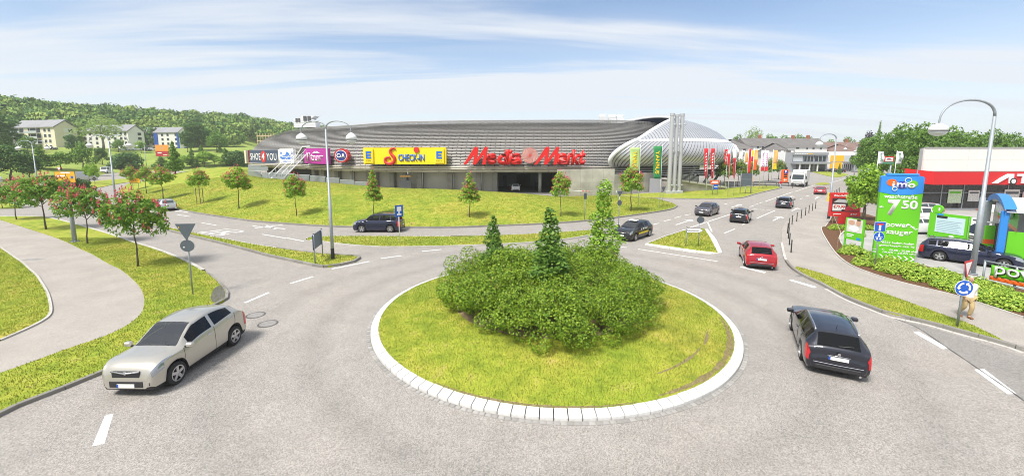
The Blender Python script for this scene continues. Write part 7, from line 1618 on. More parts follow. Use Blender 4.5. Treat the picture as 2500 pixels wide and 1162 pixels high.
# red tyre shop billboard
A, B = at(2028, 546, .1), at(2088, 546, .1); d = B - A; e = thing('billboard', 'red shock absorber price billboard behind the near tree', 'billboard', ((A.x + B.x) / 2, (A.y + B.y) / 2, .1), R(-8)); b = Vector(e.location); w_ = d.length * 1.12; hw = w_ / 2; z1, z0 = hgt(b, 471), hgt(b, 528)
plate(e, 'board', rect(-hw, hw, z0, z1), C_RED, -.12, .12); plate(e, 'foot', rect(-hw * .35, hw * .25, 0, z0), C_RED, -.1, .1); plate(e, 'picture', rect(-hw * .9, hw * .9, lerp(z0, z1, .20), lerp(z0, z1, .78)), M('poster_dark', (.05, .02, .025), .4, var=.4, vscale=2), -.13, -.12)
hh = z1 - z0; letter(e, 'Stoßdämpfer', C_WHITE, hw * 1.6, hh * .11, 0, z0 + hh * .87, -.125, .01, bold=.03); plate(e, 'price_panel', rect(-hw * .85, -hw * .02, z0 + hh * .30, z0 + hh * .52), C_WHITE, -.14, -.13); letter(e, '€79,90', C_RED, hw * .75, hh * .16, -hw * .43, z0 + hh * .41, -.142, .01, bold=.03)
plate(e, 'printed_car', [(-hw * .1, z0 + hh * .24), (hw * .85, z0 + hh * .24), (hw * .85, z0 + hh * .42), (hw * .6, z0 + hh * .55), (hw * .25, z0 + hh * .5), (0, z0 + hh * .36)], M('printed_car_red', (.45, .03, .05), .4), -.135, -.13); plate(e, 'printed_shine', [(-hw * .8, z0 + hh * .60), (hw * .1, z0 + hh * .58), (hw * .3, z0 + hh * .7), (-hw * .5, z0 + hh * .74)], M('printed_grey', (.45, .45, .47), .4), -.135, -.13)
letter(e, 'A.T.U', C_WHITE, hw * .42, hh * .075, hw * .55, z0 + hh * .09, -.125, .01, bold=.03, shear=.2); plate(e, 'white_print', rect(-hw * .75, -hw * .25, z0 + hh * .085, z0 + hh * .115), C_WHITE, -.13, -.12); plate(e, 'caption_strip', rect(-hw * .85, -hw * .25, z0 + hh * .24, z0 + hh * .28), C_WHITE, -.14, -.13)
b = at(2024, 522, .08); e = thing('yellow_board', 'yellow board with black and white panels fixed behind the lamp post', 'sign', b, R(-6)); k = b.y / 1000; post(e, zpx(b, 472), .05)
plate(e, 'panel', rect(-8 * k, 8 * k, zpx(b, 492), zpx(b, 471)), C_YEL, -.08, -.04); plate(e, 'black_strip', rect(-5 * k, 7 * k, zpx(b, 479), zpx(b, 473)), C_BLACK, -.09, -.08); plate(e, 'white_strip', rect(-4 * k, 7 * k, zpx(b, 489), zpx(b, 481)), C_WHITE, -.09, -.08)
e = thing('garden_stakes', 'two thin wooden stakes in the bed before the red billboard', 'stakes', at(2043, 612, .11)); b = Vector(e.location)
MB().tube([(0, 0, 0), (.03, 0, .95)], .03, 6).build('stake', MATS['stake_wood'], e); q = at(2032, 545, .11) - b; MB().tube([q, q + Vector((.02, 0, .95))], .03, 6).build('stake', MATS['stake_wood'], e); MB().tube([(.03, 0, .9), (q.x * .4, q.y * .35, .55), (q.x, q.y, .9)], .015, 5).build('rope', C_CREAM, e, True)
# price board and neighbour poster
A, B = p3(2273, 517, 34.5), p3(2367, 530, 32.0); d = Vector((B.x - A.x, B.y - A.y, 0)); c = (A + B) / 2; e = thing('price_board', 'wide green price board with pale text panel and round green disc on top', 'sign', (c.x, c.y, .07), math.atan2(d.y, d.x)); hw = d.length / 2; b = Vector(e.location); z1, z0 = hgt(b, 523), hgt(b, 580)
for s in (-.95, .95): MB().bbox(s * hw - .06, s * hw + .06, -.06, .06, 0, z1, .01).build('leg', PG, e)
plate(e, 'board', rect(-hw, hw, z0, z1), PG, -.1, .02); hh = z1 - z0; plate(e, 'text_panel', rect(-hw * .62, hw * .88, z0 + hh * .2, z0 + hh * .88), M('pale_blue_panel', (.52, .68, .72), .4), -.12, -.1); plate(e, 'dark_header', rect(-hw * .58, -hw * .02, z0 + hh * .80, z0 + hh * .90), C_BLACK, -.13, -.12)
for k in range(7): plate(e, 'text_line', rect(-hw * .55, hw * (.75 - .1 * (k % 3)), z0 + hh * (.26 + k * .07), z0 + hh * (.285 + k * .07)), M('print_grey_blue', (.30, .42, .50), .5), -.126, -.12)
plate(e, 'disc', ellipse(-hw * .62, z1 + .3, .36, .36), PG, -.1, .1); plate(e, 'white_print', rect(-hw * .55, -hw * .47, z1 + .2, z1 + .45), C_WHITE, -.11, -.1); plate(e, 'logo_print', rect(-hw * .6, -hw * .25, z1 - .16, z1 - .04), PB, -.11, -.1); plate(e, 'orange_foot', rect(hw * .1, hw * .5, z0 - .14, z0 - .02), PO, -.1, .0); plate(e, 'white_car_print', ellipse(hw * .28, z0 + hh * .08, hw * .13, hh * .05, 12), C_WHITE, -.11, -.1)
A, B = p3(2372, 532, 31.9), p3(2407, 536, 31.0); d = Vector((B.x - A.x, B.y - A.y, 0)); c = (A + B) / 2; e = thing('poster_board', 'white poster with a dark car between green posts', 'sign', (c.x, c.y, .07), math.atan2(d.y, d.x)); hw = d.length / 2; b = Vector(e.location); z1, z0 = hgt(b, 533), hgt(b, 586); hh = z1 - z0
for s in (-1, 1): MB().bbox(s * hw * 1.04 - .05, s * hw * 1.04 + .05, -.05, .05, 0, z1 + .05, .01).build('post', PG, e)
plate(e, 'poster', rect(-hw, hw, z0, z1), C_WHITE, -.04, .02); plate(e, 'printed_car', [(-hw, z0 + hh * .3), (hw, z0 + hh * .22), (hw, z0 + hh * .55), (hw * .6, z0 + hh * .72), (-hw * .4, z0 + hh * .74), (-hw, z0 + hh * .6)], M('printed_navy', (.03, .04, .08), .4), -.05, -.04); plate(e, 'black_strip', rect(-hw, hw, z0 + hh * .02, z0 + hh * .18), C_BLACK, -.05, -.04); letter(e, 'Gewerbepark-Cité', C_WHITE, hw * 1.7, hh * .08, 0, z0 + hh * .1, -.052, .004); plate(e, 'grey_print', rect(-hw * .7, hw * .7, z0 + hh * .87, z0 + hh * .93), DKGREY, -.05, -.04)
# car wash
cw = thing('car_wash', 'car wash hall with blue arch, green gable and white vaulted roof at the right edge', 'building', (0, 0, 0)); BF = M('wash_blue', (.03, .22, .62), .4); RFW = M('vault_grey', (.60, .60, .61), .5, var=.06)
GA, GB = at(2424, 604, .07), at(2466, 655, .07); dg = (GB - GA); wg = dg.length; dg.normalize(); nrm = Vector((-dg.y, dg.x, 0)); nrm = nrm if nrm.x > 0 else -nrm
def arcz(f): return 3.5 + .62 * math.sin(math.pi * f) ** .8
arcp = [(GA - dg * .3).lerp(GB + dg * .3, k / 16) + Vector((0, 0, arcz(k / 16))) for k in range(17)]
vb = MB(); vb.grid([[p - nrm * .5 for p in arcp], [p + nrm * 16 for p in arcp]]); vb.smooth = True; o = vb.build('vault_roof', RFW, cw, fix=False)
for k in range(14): MB().tube([p - nrm * .5 + nrm * (.4 + k * 1.1) + Vector((0, 0, .02)) for p in arcp], .03, 4).build('roof_rib', ATUW, cw)
ab = MB(); ab.grid([[p - nrm * .55 + Vector((0, 0, -.18)) for p in arcp], [p - nrm * .6 + Vector((0, 0, .2)) for p in arcp], [p - nrm * .1 + Vector((0, 0, .22)) for p in arcp]]); ab.build('blue_arch', BF, cw)
gp_ = MB(); lo_ = [Vector((p.x, p.y, 2.6)) for p in arcp]; gp_.grid([[p + Vector((0, 0, -.2)) for p in arcp], lo_]); gp_.build('green_gable', PG, cw); gp_ = MB(); gp_.grid([[Vector((p.x, p.y, 2.6)) for p in arcp], [Vector((p.x, p.y, 2.38)) for p in arcp]]); gp_.build('orange_strip', PO, cw)
rzg = math.atan2(dg.y, dg.x); o = obj('gable_lettering', text_mesh('WASCHEN', wg * .72, .62, .22, bold=.05), C_WHITE, cw); o.location = (GA + GB) / 2 - nrm * .06 + Vector((0, 0, 3.25)); o.rotation_euler = (0, 0, rzg)
for P_, s in ((GB, 1), (GA, -1)):
    m = Matrix.Translation(P_) @ Matrix.Rotation(rzg, 4, 'Z'); MB().bbox(-.16, .16, -.7, -.35, 0, 3.55, .03, m).build('blue_post', BF if s > 0 else GALV, cw)
    if s > 0: MB().bbox(-.10, .06, -.3, 1.4, .1, 2.3, .01, m).build('green_side_panel', PG, cw)
    else: MB().bbox(-.10, .10, -.2, .1, .1, 3.2, .01, m).build('side_wall', ATUW, cw)
bw2 = MB(); bw2.grid([[GA + nrm * 15, GB + nrm * 15], [GA + nrm * 15 + Vector((0, 0, 3.7)), GB + nrm * 15 + Vector((0, 0, 3.7))]]); bw2.build('back_wall', ATUW, cw); bw2 = MB(); bw2.grid([[GA + nrm * .2, GA + nrm * 15], [GA + nrm * .2 + Vector((0, 0, 3.7)), GA + nrm * 15 + Vector((0, 0, 3.7))]]); bw2.build('rear_wall', M('wash_wall', (.45, .47, .50), .6, var=.08), cw)
b = at(2430, 609, .07); e = thing('vacuum_station', 'grey vacuum station with green panel and two arms before the car wash', 'machine', b, R(-20)); H = hgt(b, 545); MB().bbox(-.16, .16, -.16, .16, 0, H, .03).build('column', DKGREY, e); MB().bbox(-.75, -.16, -.06, .06, .1, H * .9, .02).build('green_panel', PG, e)
MB().box(-.75, -.16, -.065, .065, .4, .75).build('orange_panel', PO, e)
for s, z in ((-1, 0), (1, -.35)): MB().bbox(s * .05 - .55 * (s < 0), s * .05 + .75 * (s > 0), -.2, .2, H + z, H + z + .09, .02).build('canopy', ATUW, e)
MB().tube([(.5, 0, H - .3), (.35, -.1, 1.2), (.15, -.1, .4)], .03, 6).build('hose', BLKP, e, True)
# banner railing
A, B = at(2397, 698, .11), at(2560, 738, .11); d = B - A; L_ = d.length; e = thing('banner_railing', 'steel railing carrying a green and orange banner with white letters', 'railing', A, math.atan2(d.y, d.x)); b = Vector(A); z1 = hgt(b, 637); z0 = .35
for x in (0, L_ * .5, L_): MB().tube([(x, 0, 0), (x, 0, z1)], .05, 8).build('post', GALV, e, True)
for z in (z1, z0): MB().tube([(-.05, 0, z), (L_, 0, z)], .045, 8).build('rail', GALV, e, True)
def wave(x0, x1, za, zb, nm, mt):
    m = MB(); m.grid([[(lerp(x0, x1, i / 24), -.07 + .02 * math.sin(i * 1.7 + j), lerp(za, zb, j / 4)) for i in range(25)] for j in range(5)]); m.smooth = True; q = m.build(nm, mt, e, fix=False); q.modifiers.new('thick', 'SOLIDIFY').thickness = .006
wave(.3, L_ - .3, z0 + .33, z1 - .12, 'green_banner', PG); wave(.28, L_ - .3, z0 + .12, z0 + .325, 'orange_strip', PO); letter(e, 'power', C_BLACK, 2.5, .60, 1.75, z0 + .58, -.095, .004, bold=.02); letter(e, 'power', C_WHITE, 2.5, .60, 1.72, z0 + .60, -.11, .006, bold=.015)
# red-green board between the tyre shop flags
b = p3(2162, 450, 63); b.z = 0; e = thing('shop_board', 'red and green shop board between two white flags', 'sign', b); k = .063; post(e, hgt(b, 384), .1, 9 * k, .1, False); plate(e, 'green_panel', rect(-12 * k, 12 * k, hgt(b, 400), hgt(b, 384)), M('board_teal', (.10, .35, .22), .5), -.1, .1); plate(e, 'red_panel', rect(-12 * k, 12 * k, hgt(b, 395), hgt(b, 382)), C_RED, -.13, .08); plate(e, 'white_panel', rect(-9 * k, 9 * k, hgt(b, 394), hgt(b, 385)), C_WHITE, -.15, -.13); plate(e, 'red_print', rect(-6 * k, 6 * k, hgt(b, 391.5), hgt(b, 390.2)), C_RED, -.16, -.15); plate(e, 'dark_print', rect(-5 * k, 3 * k, hgt(b, 388.8), hgt(b, 387)), DKGREY, -.16, -.15)

# ------------------------------------------------------------------ grey and yellow office building
ad = thing('office_building', 'two-storey grey, yellow and white office building far up the right road', 'building'); Ya = 158.0
def fx(p, Y=Ya): return p3(p, 400, Y).x
def fz(py, Y=Ya): return max(0, p3(1250, py, Y).z)
OG = M('office_grey', (.30, .31, .33), .6, var=.06); OW = M('office_white', (.72, .72, .72), .6); OY = M('office_yellow', (.82, .44, .005), .5)
def ab_(n, m, p0, p1, y0, y1, d0, d1, par=ad): return MB().box(fx(p0), fx(p1), Ya + d0, Ya + d1, fz(y1), fz(y0)).build(n, m, par)
ab_('grey_block', OG, 1917, 2019, 372.5, 420, 0, 18); ab_('white_block', OW, 2019, 2128, 370.5, 420, .6, 20); ab_('white_end', OW, 1914, 1917, 371, 420, .3, 14); ab_('grey_fascia', OG, 1933, 2018, 372.8, 378.5, -.7, .0)
for k in range(11): MB().box(fx(1936 + k * 4), fx(1938.8 + k * 4), Ya - .76, Ya - .7, fz(377), fz(375.2)).build('fascia_print', OW if k < 8 else OY, ad)
for a, b_ in ((1935, 1958), (1961, 1984), (1987, 2015)):
    w0 = ab_('window', M('office_blind', (.46, .48, .50), .5), a, b_, 380.5, 394.5, -.1, .1); ab_('frame', DKGREY, a - .6, a, 380, 395, -.16, .1, w0)
    if a > 1950:
        for k in range(3): ab_('pane', GLASSD, a + 1 + k * (b_ - a) / 3, a - .6 + (k + 1) * (b_ - a) / 3, 381.2, 394, -.14, -.1, w0)
ab_('canopy', OG, 1930, 2018, 396.5, 400, -2.5, .0); 
for a, b_ in ((1944, 1966), (1968, 1984), (1990, 2014)): ab_('shop_window', GLASSD, a, b_, 402, 417.5, -.1, .1)
for a in (1943, 1967, 1986): ab_('pillar', OW, a, a + 2, 400, 418, -2.2, -1.8)
ab_('yellow_panel', OY, 2029, 2061, 380, 394.8, .35, .6); ab_('yellow_panel', OY, 2029, 2058, 397, 419, .35, .6); ab_('window', M('office_blind'), 2063, 2078, 380, 394, .45, .6); ab_('window', GLASSD, 2079, 2103, 380, 389, .45, .6); ab_('window', GLASSD, 2060, 2081, 401, 418, .45, .6); ab_('balcony_slab', OG, 2060, 2082, 395, 396.6, -1.2, .6)
for k in range(4): ab_('window_bar', OW, 2061 + k * 5, 2061.8 + k * 5, 401, 418, .4, .45)
ab_('sign_block', OG, 2083, 2112, 392, 419, -1.0, .6); letter(ad, 'ADAC', OY, fx(2110) - fx(2087), fz(395) - fz(403), (fx(2110) + fx(2087)) / 2, fz(399), Ya - 1.05, .12, bold=.05)
structure(ngon('far_grass_strip', W([(1980, 419.5), (2030, 420.5), (2070, 426), (2058, 431), (2040, 433.5), (2020, 430), (1990, 422.5)], 2), GRASS, .1)); structure(ngon('far_island', W([(1988, 451), (2000, 447.5), (2018, 447), (2026, 450.5), (2010, 452)], 2), GRASS, .1))
for lb_, c_, w2 in (('oncoming lane', 0, 0),): pass
# ------------------------------------------------------------------ row houses
RT = M('grey_roof_tile', (.15, .14, .135), .85, var=.2, vscale=.4, bump=.3, bscale=3); RTB = M('brown_roof_tile', (.19, .12, .10), .85, var=.18, vscale=.4, bump=.3, bscale=3); HW = M('house_white', (.72, .71, .68), .8, var=.05, vscale=.2); WINB = M('house_window', (.05, .06, .075), .12); BRK = M('chimney_brick', (.34, .12, .07), .9)
def house(label, p0, p1, yr, ye, yb, Y, depth, roof=RT, wins=(), hip=False, chim=(), dorm=(), wallm=HW):
    X0_, X1_ = p3(p0, 400, Y).x, p3(p1, 400, Y).x; ze = p3(1250, ye, Y).z; zr = p3(1250, yr, Y + depth / 2).z; zb_ = min(0., p3(1250, yb, Y).z); w_ = X1_ - X0_; e = thing('row_house', label, 'house', (X0_, Y, 0))
    MB().box(0, w_, 0, depth, zb_, ze).build('wall', wallm, e); ins = depth * .5 if hip else 0; o_ = .5
    V = [(-o_, -o_, ze - .2), (w_ + o_, -o_, ze - .2), (w_ + o_, depth + o_, ze - .2), (-o_, depth + o_, ze - .2), (ins - (0 if hip else o_), depth / 2, zr), (w_ - ins + (0 if hip else o_), depth / 2, zr)]
    rf = MB().add(V, [(0, 1, 5, 4), (2, 3, 4, 5), (1, 2, 5), (3, 0, 4), (0, 3, 2, 1)]).build('roof', roof, e)
    for c in chim: x = p3(c, 400, Y + depth / 2).x - X0_; MB().box(x - .5, x + .5, depth / 2 - .5, depth / 2 + .5, zr - .8, zr + 1.5).build('chimney', BRK, rf)
    for (a, b_, t, l) in wins:
        xa, xb = p3(a, 400, Y).x - X0_, p3(b_, 400, Y).x - X0_; wq = MB().box(xa - .12, xb + .12, -.05, .05, p3(1250, l, Y).z - .12, p3(1250, t, Y).z + .12).build('window', HW, e); MB().box(xa, xb, -.08, -.05, p3(1250, l, Y).z, p3(1250, t, Y).z).build('pane', WINB, wq)
    for (a, b_, t, l) in dorm:
        xa, xb = p3(a, 400, Y).x - X0_, p3(b_, 400, Y).x - X0_; z1, z0 = p3(1250, t, Y).z, p3(1250, l, Y).z; dm = MB().box(xa, xb, -.3, depth * .35, z0, z1).build('dormer', roof, rf); MB().box(xa + .4, xb - .4, -.36, -.3, z0 + .4, z1 - .4).build('dormer_window', HW, dm)
    return e
house('white row house with grey roof right beside the silver hall end', 1822, 1888, 337.5, 356, 402, 185, 12, wins=[(1857, 1861, 357.5, 362), (1870, 1876, 357.5, 362), (1845, 1850, 357.5, 362), (1858, 1863, 369, 375), (1871, 1876, 369, 375)], chim=(1850,))
house('low grey hip-roofed house at the silver hall end', 1770, 1836, 340, 362, 402, 172, 13, hip=True, wins=[(1812, 1818, 364, 370)])
house('long white row house with grey roof behind the grey hip roof', 1886, 2016, 338, 358.5, 402, 195, 13, wins=[(1965, 1969, 361, 365), (1980, 1985, 361, 365), (1940, 1948, 360, 364), (1998, 2003, 361, 365)], chim=(1930, 1967))
house('grey hip-roofed house with a dormer before the long row house', 1876, 1946, 349, 380, 404, 168, 13, hip=True, dorm=[(1900, 1912, 366, 376), (1925, 1936, 366, 378)], wins=[(1905, 1910, 386, 392)])
house('brown-roofed house row behind the white office block', 2012, 2125, 347, 368, 404, 200, 15, roof=RTB, wins=[(2040, 2044, 370, 374)], chim=(2062,)); house('brown gabled house in front of the brown row', 2040, 2085, 352, 369, 404, 190, 10, roof=RTB, hip=True)
# ------------------------------------------------------------------ apartment blocks on the left slope
BEI = M('beige_render', (.68, .62, .49), .85, var=.04, vscale=.1); AROOF = M('block_roof', (.25, .25, .27), .8, var=.1, vscale=.3); BALC = M('balcony_grey', (.40, .42, .45), .6); ABLUE = M('panel_blue', (.02, .08, .42), .6)
def block(label, pl, pc, pr, ytop, ye, yb, Yc, wallm, gablem, turn=.35, rows_=4, gw=1, balc=None, cols_=(), blue=(), name='apartment_block'):
    """front from photo column pl to corner pc, gable from pc to pr"""
    C = p3(pc, yb, Yc); A = p3(pl, yb, Yc + (pc - pl) / 1000 * Yc * turn); B = p3(pr, yb, Yc + (pr - pc) / 1000 * Yc * .8); zb_ = min(C.z, A.z, B.z) - 1; ze = p3(1250, ye, Yc).z; zr = p3(1250, ytop, Yc).z + 1.
    e = thing(name, label, 'building'); D = A + (B - C); z = lambda v, q: Vector((v.x, v.y, q))
    MB().add([z(C, zb_), z(A, zb_), z(A, ze), z(C, ze)], [(0, 1, 2, 3)]).build('front_wall', wallm, e); MB().add([z(C, zb_), z(B, zb_), z(B, ze), z((C + B) / 2, zr), z(C, ze)], [(0, 1, 2, 3, 4)]).build('gable_wall', gablem, e)
    MB().add([z(A, zb_), z(D, zb_), z(D, ze), z((A + D) / 2, zr), z(A, ze)], [(0, 1, 2, 3, 4)]).build('gable_wall', gablem, e); MB().add([z(B, zb_), z(D, zb_), z(D, ze), z(B, ze)], [(0, 1, 2, 3)]).build('back_wall', wallm, e)
    o1 = (C - A).normalized() * .5; n1 = (C - B).normalized() * .6; r0, r1 = (C + B) / 2 + o1, (A + D) / 2 - o1; th = Vector((0, 0, .35))
    V = [z(C + o1 + n1, ze - .1), z(A - o1 + n1, ze - .1), z(r1, zr + .3), z(r0, zr + .3), z(B + o1 - n1, ze - .1), z(D - o1 - n1, ze - .1)]; rf = MB().add(V + [v + th for v in V], [(6, 7, 8, 9), (9, 8, 11, 10), (0, 1, 7, 6), (4, 10, 11, 5), (0, 6, 9, 3), (3, 9, 10, 4), (1, 2, 8, 7), (2, 5, 11, 8), (0, 3, 2, 1), (3, 4, 5, 2)]).build('roof', AROOF, e)
    fl = (ze - zb_ - 1.2) / rows_; f = (A - C); g_ = (B - C); nf = Vector((-f.y, f.x, 0)).normalized(); nf = nf if nf.dot(C) < 0 else -nf; ng = Vector((-g_.y, g_.x, 0)).normalized(); ng = ng if ng.dot(C) < 0 else -ng
    def win(base, vec, nn, t, k, w_, h_=1.4, mt=WINB):
        L_ = vec.length; p = base + vec * t + Vector((0, 0, 0)); d = vec.normalized(); zc2 = zb_ + 1.2 + fl * (k + .5); m = Matrix(((d.x, nn.x, 0, p.x), (d.y, nn.y, 0, p.y), (0, 0, 1, zc2), (0, 0, 0, 1)))
        q = MB().box(-w_ / 2 - .15, w_ / 2 + .15, -.02, .06, -h_ / 2 - .15, h_ / 2 + .15, m).build('window', HW, e); MB().box(-w_ / 2, w_ / 2, .06, .10, -h_ / 2, h_ / 2, m).build('pane', mt, q)
    for k in range(rows_):
        for t in cols_: win(C, f, nf, t, k, 1.5)
        if gw: win(C, g_, ng, .62 if gw == 1 else .7, k, 1.6)
        if gw == 3:
            m = None; p = C + g_ * .62; d = g_.normalized(); zc2 = zb_ + 1.2 + fl * (k + .5); m = Matrix(((d.x, ng.x, 0, p.x), (d.y, ng.y, 0, p.y), (0, 0, 1, zc2), (0, 0, 0, 1))); MB().box(-g_.length * .22, g_.length * .22, -.02, .04, -1.0, 1.0, m).build('white_panel', HW, e)
    if balc:
        for (t0, t1) in balc:
            for k in range(rows_):
                z0 = zb_ + 1.2 + fl * k; d = f.normalized(); p = C + f * t0; L_ = f.length * (t1 - t0); m = Matrix(((d.x, nf.x, 0, p.x), (d.y, nf.y, 0, p.y), (0, 0, 1, z0), (0, 0, 0, 1)))
                bq = MB().box(0, L_, -.1, 1.6, -.1, .1, m).build('balcony', BALC, e); MB().box(0, L_, 1.52, 1.6, .1, 1.0, m).build('balcony_rail', BALC, bq); MB().box(.2, L_ - .2, .0, .06, .3, fl - .4, m).build('balcony_door', WINB, bq)
                for x in (0.05, L_ / 2, L_ - .15): MB().box(x, x + .12, 1.45, 1.58, .1, fl - .1, m).build('balcony_post', BALC, bq)
    for (t0, t1) in blue:
        d = f.normalized(); p = C + f * t0; L_ = f.length * (t1 - t0); m = Matrix(((d.x, nf.x, 0, p.x), (d.y, nf.y, 0, p.y), (0, 0, 1, zb_), (0, 0, 0, 1))); MB().box(0, L_, -.05, .35, 1.0, ze - zb_ - .2, m).build('blue_panel', ABLUE, e)
    return e
e = block('beige apartment block with grey balconies on the left slope', 36, 139, 194, 299, 311, 366, 198, BEI, BEI, .30, 4, 3, balc=[(.32, .62), (.72, .98)], cols_=(.12, .22))
for pxx in (45, 96): q = p3(pxx, 306, 212); MB().box(-2.2, 2.2, -1.5, 1.5, -1.5, 2.2, Matrix.Translation(q)).build('roof_box', HW, e)
block('white apartment block behind the big pale tree', 205, 317, 356, 311, 321, 367, 222, HW, HW, .22, 4, 2, cols_=(.06, .15, .28, .42, .55, .68, .82, .93)); block('white apartment block with blue panels', 352, 440, 463, 317, 324, 368, 246, HW, HW, .25, 4, 1, cols_=(.08, .3, .45, .72, .86, .95), blue=[(.58, .68), (.00, .05)])
block('white house partly hidden left of the big pale tree', 186, 204, 232, 306, 313, 366, 238, HW, HW, .3, 4, 1, cols_=(.5,))
# tower crane
q = p3(328, 330, 330); e = thing('tower_crane', 'orange tower crane behind the white apartment block', 'crane', (q.x, q.y, drop(q.x, q.y))); b = Vector(e.location); CR = M('crane_orange', (.75, .33, .03), .5); H = hgt(b, 285); zj = hgt(b, 296)
def truss(name, a, c, s):
    m = MB(); a, c = Vector(a), Vector(c); d = (c - a); n = max(3, int(d.length / (s * 2.2))); u = d.normalized(); v = u.cross(Vector((0, 1, 0))).normalized(); w_ = u.cross(v)
    cs = [v * s + w_ * s, v * s - w_ * s, -v * s - w_ * s, -v * s + w_ * s]
    for k in cs: m.tube([a + k, c + k], .14, 4)
    for i in range(n):
        for j in range(4): m.tube([a + d * i / n + cs[j], a + d * (i + 1) / n + cs[(j + 1) % 4]], .09, 3)
    m.build(name, CR, e)
truss('mast', (0, 0, 0), (0, 0, H), .7); truss('jib', (0, 0, zj), (-9.5, 0, zj - .3), .6); truss('top_strut', (0, 0, zj), (1.2, 0, H + 1.5), .4)
q = p3(640, 340, 135); e = thing('scaffold_tower', 'pale wooden scaffold peeking out behind the left roof curve', 'scaffold', (q.x, q.y, drop(q.x, q.y))); b = Vector(e.location); H = hgt(b, 326); m = M('scaffold_wood', (.55, .42, .26), .8)
for i in range(7): MB().tube([(-1.5 + i * .9, 0, 0), (-1.5 + i * .9, 0, H)], .12, 5).build('upright', m, e)
for i in range(3): MB().box(-1.7, 4.1, -.1, .1, H - 1 - i * 1.6, H - .7 - i * 1.6).build('plank', m, e)

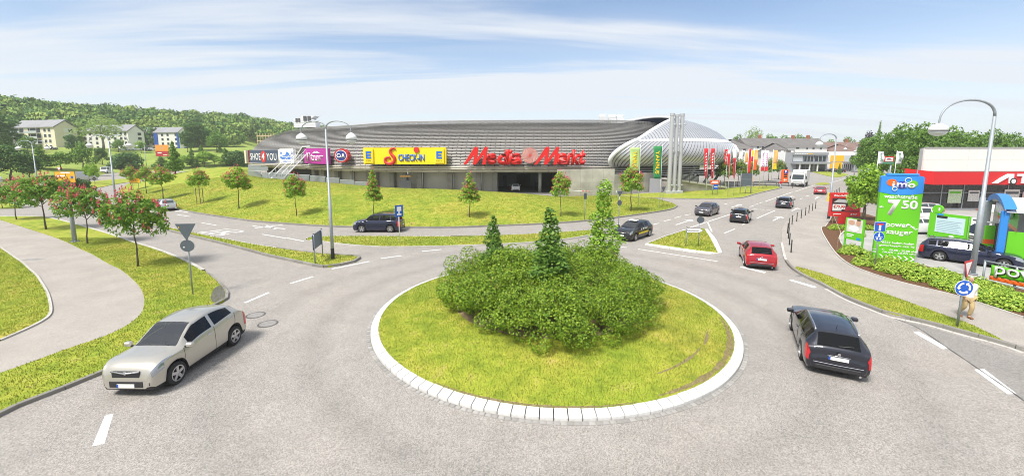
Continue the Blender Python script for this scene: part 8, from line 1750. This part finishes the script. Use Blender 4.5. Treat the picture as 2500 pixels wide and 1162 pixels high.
# ------------------------------------------------------------------ people
def skin(name, joints, edges, mat, parent, sub=2):
    me = bpy.data.meshes.new(name); me.from_pydata([j[:3] for j in joints], edges, []); o = obj(name, me, mat, parent)
    sm = o.modifiers.new('skin', 'SKIN'); sm.use_smooth_shade = True; s_ = o.modifiers.new('sub', 'SUBSURF'); s_.levels = s_.render_levels = sub
    for v, j in zip(me.skin_vertices[0].data, joints): v.radius = (j[3], j[4] if len(j) > 4 else j[3])
    me.skin_vertices[0].data[0].use_root = True; return o
def person(label, p, rz, top_c, leg_c, hair_c, shoe_c, sc=1., bald=False):
    """walking figure, facing local +x"""
    e = thing('person', label, 'person', p, rz); e.scale = (sc,) * 3; SK = M('skin', (.50, .30, .21), .6)
    J = [(0, 0, .95, .14, .17), (0, 0, 1.15, .13, .17), (.01, 0, 1.36, .13, .19), (.01, 0, 1.50, .06, .065), (.03, 0, 1.60, .055, .055),
         (0, .10, .90, .10), (.14, .10, .50, .065), (.02, .10, .10, .045), (.14, .11, .04, .04),
         (0, -.10, .90, .10), (.05, -.10, .50, .065), (-.24, -.10, .16, .045), (-.14, -.11, .06, .04),
         (0, .22, 1.42, .06), (-.10, .27, 1.14, .045), (-.02, .27, .90, .032), (0, -.22, 1.42, .06), (.12, -.27, 1.15, .045), (.26, -.26, .96, .032)]
    E_ = [(0, 1), (1, 2), (2, 3), (3, 4), (0, 5), (5, 6), (6, 7), (7, 8), (0, 9), (9, 10), (10, 11), (11, 12), (2, 13), (13, 14), (14, 15), (2, 16), (16, 17), (17, 18)]
    body = skin('body', J, E_, SK, e)
    hd_ = MB(); rows2 = []
    for i in range(13):
        t = i / 12 * math.pi; r_ = math.sin(t)
        rows2.append([(.045 + (.095 * r_ * math.cos(a) * (1.0 + .04 * math.cos(a))) + (.02 * math.exp(-((i - 6.8) / .8) ** 2) * math.exp(-(min(k, 16 - k) / 1.0) ** 2)), .075 * r_ * math.sin(a) * (1 - .12 * max(0, math.cos(t) * -1)), 1.70 + .125 * math.cos(t)) for k in range(17) for a in [2 * math.pi * k / 16]])
    hd_.grid(rows2); hd_.smooth = True; h = hd_.build('head', SK, e)
    for s in (-1, 1): MB().lathe([(.012, -.008), (.016, 0), (.012, .008)], 8, Matrix.Translation((.135, s * .03, 1.715)) @ Matrix.Rotation(R(90), 4, 'Y')).build('eye', C_BLACK, h); MB().lathe([(.02, -.01), (.03, 0), (.02, .01)], 8, Matrix.Translation((.04, s * .08, 1.70)) @ Matrix.Rotation(R(90), 4, 'X')).build('ear', SK, h)
    MB().bbox(.128, .137, -.025, .025, 1.642, 1.652, .003).build('mouth', M('lips', (.38, .14, .12), .6), h)
    hr = MB(); hr.grid([[(x * 1.06 - .006, y * 1.08, z + .012) for (x, y, z) in r_] for r_ in rows2[:(4 if bald else 6)]]); hr.smooth = True; hr.build('hair', hair_c, e)
    if not bald:
        hb = MB(); hb.grid([[(x * 1.05 - .01, y * 1.09, z) for (x, y, z) in r_[4:13]] for r_ in rows2[4:9]]); hb.smooth = True; hb.build('back_hair', hair_c, e)
    skin('jacket', [(0, 0, .84, .175, .21), (0, 0, 1.0, .17, .205), (0, 0, 1.18, .16, .205), (.01, 0, 1.36, .155, .21), (.01, 0, 1.47, .10, .12), (0, .23, 1.43, .085), (-.11, .285, 1.14, .072), (-.04, .285, .94, .06), (0, -.23, 1.43, .085), (.12, -.285, 1.15, .072), (.24, -.28, 1.0, .06)], [(0, 1), (1, 2), (2, 3), (3, 4), (3, 5), (5, 6), (6, 7), (3, 8), (8, 9), (9, 10)], top_c, e)
    skin('trousers', [(0, 0, .97, .16, .185), (0, .10, .88, .115), (.14, .10, .50, .085), (.03, .10, .13, .075), (0, -.10, .88, .115), (.05, -.10, .50, .085), (-.22, -.10, .19, .075)], [(0, 1), (1, 2), (2, 3), (0, 4), (4, 5), (5, 6)], leg_c, e)
    for (x, y, z, rx) in ((.08, .10, .0, 0), (-.20, -.10, .04, R(28))): MB().bbox(-.10, .17, -.05, .05, 0, .09, .03, Matrix.Translation((x, y, z)) @ Matrix.Rotation(rx, 4, 'Y')).build('shoe', shoe_c, e)
    for (x, y, z, s) in ((-.01, .275, .87, 1), (.28, -.26, .93, -1)):
        hn = MB().bbox(-.03, .035, -.018, .018, -.08, .01, .01, Matrix.Translation((x, y, z))).build('hand', SK, e)
        for k in range(4): L_ = (.062, .072, .068, .052)[k]; xx = x - .024 + k * .018; MB().tube([(xx, y, z - .075), (xx + .004, y - s * .01, z - .075 - L_ * .55), (xx - .0, y - s * .026, z - .075 - L_)], [.0085, .008, .006], 6).build('finger', SK, hn)
        MB().tube([(x + .03, y, z - .03), (x + .052, y - s * .012, z - .06), (x + .05, y - s * .02, z - .09)], [.010, .009, .007], 6).build('thumb', SK, hn)
    return e
p = at(2356, 775, .08); person('person in white jacket and beige trousers walking behind the blue roundabout sign', p, R(-105), M('white_jacket', (.74, .73, .70), .8, var=.06, vscale=6), M('beige_trousers', (.46, .34, .17), .85), M('grey_hair', (.5, .48, .45), .8), M('brown_shoe', (.20, .09, .04), .6), 1.02, True)
p = at(1905.5, 460); person('person in red top and pale trousers at the tip of the flag lawn', p, R(170), M('red_shirt', (.55, .02, .02), .8), M('pale_blue_jeans', (.35, .45, .55), .85), M('dark_hair', (.04, .03, .02), .7), BLKP, 1.0)
# ------------------------------------------------------------------ light haze in the air
hz = MB().box(-3100, 3100, -400, 3600, -1.1, 62).build('haze', None); hz['kind'] = 'stuff'; hz['label'] = 'thin bright summer haze over the whole place'
hm = bpy.data.materials.new('haze_air'); hm.use_nodes = True; t_ = hm.node_tree; t_.nodes.clear(); mo = t_.nodes.new('ShaderNodeOutputMaterial'); pv = t_.nodes.new('ShaderNodeVolumePrincipled')
pv.inputs['Color'].default_value = (.93, .96, 1.0, 1); pv.inputs['Density'].default_value = .00028; pv.inputs['Anisotropy'].default_value = .2
t_.links.new(pv.outputs[0], mo.inputs['Volume']); hz.data.materials.append(hm)
SC.cycles.volume_bounces = 1
